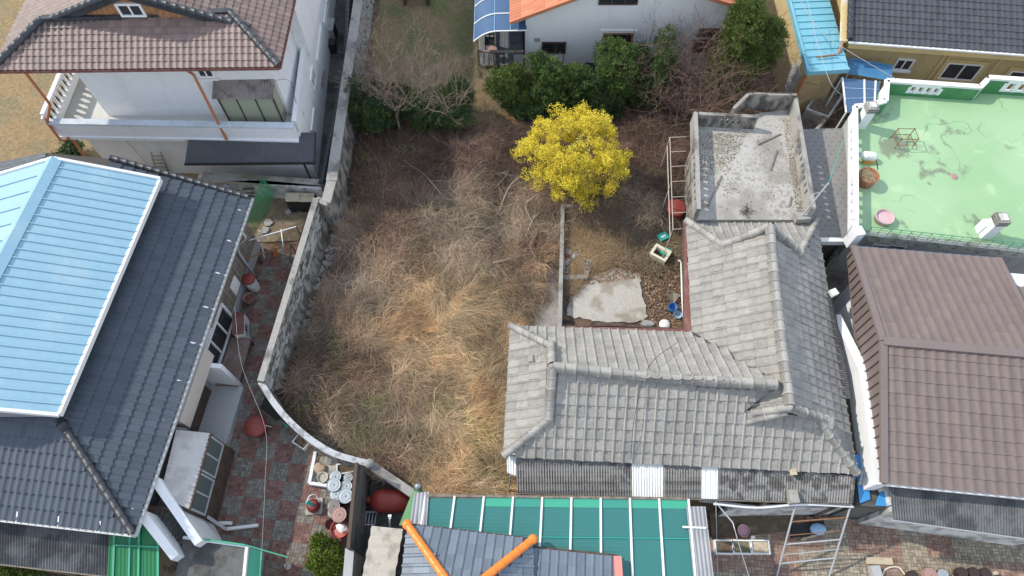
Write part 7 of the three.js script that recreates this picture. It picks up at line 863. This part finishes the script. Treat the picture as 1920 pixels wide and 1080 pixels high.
single('white_board', box(...up([11.295, 0, -2.444], .03), .8, .06, .2, -.03), M.paleWood, 'pale board lying on the street paving', 'board'); single('white_box', box(...up([11.039, 0, -2.139], .12), .28, .24, .3, .05), M.greyWall, 'pale grey box at the bottom edge of the street', 'box'); single('garden_hose', tube([[11.219, 0.03, -1.941], [11.414, 0.03, -2.197], [11.838, 0.03, -2.257], [12.029, 0.03, -1.941]], .025), M.creamPlastic, 'curl of cream hose beside the pale grey box', 'hose');
[[[12.057, 0, -1.988], M.onggi, 'dark jar at the left of the bottom street row'], [[12.57, 0, -2.018], M.pinkClay, 'pale jar in the bottom street row'], [[12.944, 0, -2.018], lidM, 'silver-lidded jar in the bottom street row'], [[13.547, 0, -2.079], M.onggi, 'first dark jar of the three at the street kerb'], [[13.906, 0, -2.079], M.onggi, 'middle dark jar of the three at the street kerb'], [[14.259, 0, -2.064], M.onggi, 'last dark jar of the three at the street kerb']].forEach(([p, m, l], i) => { const j = jar(l, p, i === 1 ? .2 : .16, .34, m, i === 1 ? M.pinkClay : M.onggi); j.userData.group = 'jars along the street'; });
single('kerb_board', beam([13.171, 0.2, -1.852], [14.696, 0.2, -2.09], .09, .06), M.paleWood, 'long pale board in front of the street jars', 'board');
// alley and far left
{ const at = [-8.319, 0, -21.758], t = thing('round_board', 'big brown round board leaning on the white house in the alley', 'board', at), g = new THREE.CylinderGeometry(.52, .52, .06, 26); g.rotateZ(1.15); g.translate(at[0] + .1, .55, at[2]); obj('disc', g.toNonIndexed(), M.greyWood, t); const b = new THREE.BoxGeometry(.05, .9, .1); b.rotateZ(-.42); b.translate(at[0] + .14, .58, at[2]); obj('batten', b.toNonIndexed(), M.darkWood, t); }
{ const at = [-8.263, 0, -25.132], t = thing('alley_unit', 'white outdoor unit with dark grille standing in the alley', 'air conditioner', at); obj('case', box(at[0], .45, at[2], .32, .6, .8), M.greyWall, t); obj('grille', box(at[0] + .17, .45, at[2] + .05, .02, .5, .5), M.blackMetal, t); obj('stand', box(at[0], .07, at[2], .3, .14, .7), M.blackMetal, t); } single('dark_bin', box(...up([-8.206, 0, -24.273], .25), .4, .5, .4), M.rubberBlack, 'dark bin beside the outdoor unit in the alley', 'bin');
{ const t = thing('step_ladder', 'grey aluminium ladder leaning on the white house', 'ladder', [-14.36, 0, -17.368]), a = [-14.063, 1.5, -17.142], b = [-13.696, 1.5, -17.168], c = [-14.54, 0.02, -17.244], d = [-14.016, 0.02, -17.244]; obj('rail', beam(a, c, .04, .05), M.steel, t); obj('rail', beam(b, d, .04, .05), M.steel, t); for (let i = 1; i < 6; i++) obj('rung', beam(mixP(a, c, i / 6), mixP(b, d, i / 6), .05, .03), M.steel, t); }
single('hand_cultivator', [rod([-15.696, 0, -17.368], [-15.426, 0.9, -17.149], .015), rod([-15.638, 0.9, -17.149], [-15.263, 0.9, -17.175], .015)], M.blackMetal, 'long-handled tool leaning on the white house wall', 'tool');
{ const t = thing('garden_bench', 'dark garden bench at the top edge of the back lawn', 'bench', [-4.554, 0, -27.436]), at = [-4.554, 0, -27.436]; for (let i = 0; i < 4; i++) obj('slat', box(at[0], .45, at[2] - .25 + i * .13, 1.4, .04, .1), M.darkWood, t); for (const s of [-1, 1]) obj('leg', box(at[0] + s * .55, .21, at[2] - .05, .12, .42, .45), M.darkWood, t); }
// hanging wires
function wire(label, pts, r = .011, mat = M.steelPaint) { return single('wire', tube(pts, r, 5), mat, label, 'wire', 'hanging wires'); }
wire('thin line hanging over the paved courtyard', [[-8.98, 2.7, -9.843], [-8.496, 2.5, -7.982], [-7.43, 2.3, -5.859], [-7.163, 2.4, -4.379], [-6.76, 2.8, -2.166]], .004); wire('pale cable crossing the sky-blue annex roof', [[11.585, 4.2, -22.803], [11.764, 3.7, -20.423], [12.167, 3.2, -18.989], [12.743, 2.7, -18.982]]); wire('white cable from the annex roof to the green terrace', [[11.272, 4.2, -22.497], [11.923, 3.9, -21.065], [12.788, 3.8, -20.173], [14.611, 3.3, -19.218]]); wire('teal cord between the slanted mast and the terrace parapet', [[10.244, 4.55, -13.34], [10.89, 4.1, -14.472], [11.822, 3.5, -16.087]], .012, M.tealPlastic); wire('white cord hanging below the front awning into the street', [[6.504, 1.5, -3.337], [6.639, 1.4, -2.61], [6.822, 1.3, -1.831]], .014, M.whitePaint); wire('thin line hanging in front of the teal canopy end', [[5.855, 2.3, -3.797], [5.828, 2, -2.822], [5.681, 2.1, -1.762]], .009); wire('dark thin line running down the grey tile roof', [[5.01, 3.6, -8.231], [3.844, 4.4, -7.063], [3.479, 3.7, -5.884], [3.437, 2.75, -4.88]], .008, M.blackMetal);

single('black_crate', [box(...up([3.438, 0, -22.78], .3), .42, .6, .4)], M.rubberBlack, 'black box standing against the gabled house behind the hedge', 'box');
scatter('roof_litter', [leafG], grassMat, r => { const q = r(), p = q < .5 ? spot(xz([[6.897, 2.8, -16.984], [8.72, 2.8, -16.984], [8.267, 2.8, -15.982], [7.257, 2.8, -15.017], [6.654, 2.8, -14.781]]), r) : q < .8 ? spot(xz([[10.188, 2.8, -17.63], [10.429, 2.8, -17.63], [10.142, 2.8, -13.409], [9.883, 2.8, -13.409]]), r) : spot(xz([[6.936, 2.8, -16.984], [10.204, 2.8, -17.499], [9.972, 2.8, -13.298], [6.463, 2.8, -13.298]]), r); if (!p) return null; const f = .4 + r(); return { x: p[0], z: p[1], y: 2.805, turn: r() * 6.28, tx: (r() - .5) * .5, s: .1 + r() * r() * .4, c: r() > .3 ? [.2 * f, .14 * f, .075 * f] : [.13 * f, .13 * f, .05 * f] }; }, 4200);

{ const t = scene.getObjectByName('planting_trough'), o = originOf(t), q = xz([[13.886, 0.9, -22.056], [14.595, 0.9, -21.651], [13.074, 0.9, -19.589], [12.35, 0.9, -19.938]]); scatter('dry_stalks', [clump(81, 10, .6, .3, .5, .012, 1.2, 6.28), clump(82, 9, .5, .3, .8, .01, 1, 6.28)], grassMat, r => { const p = spot(q, r); return p && { x: p[0] - o.x, y: .84, z: p[1] - o.z, turn: r() * 6.28, s: .5 + .5 * r(), c: jit([.33, .26, .18], .35, r) }; }, 110, t); }

renderer.render(scene, camera);
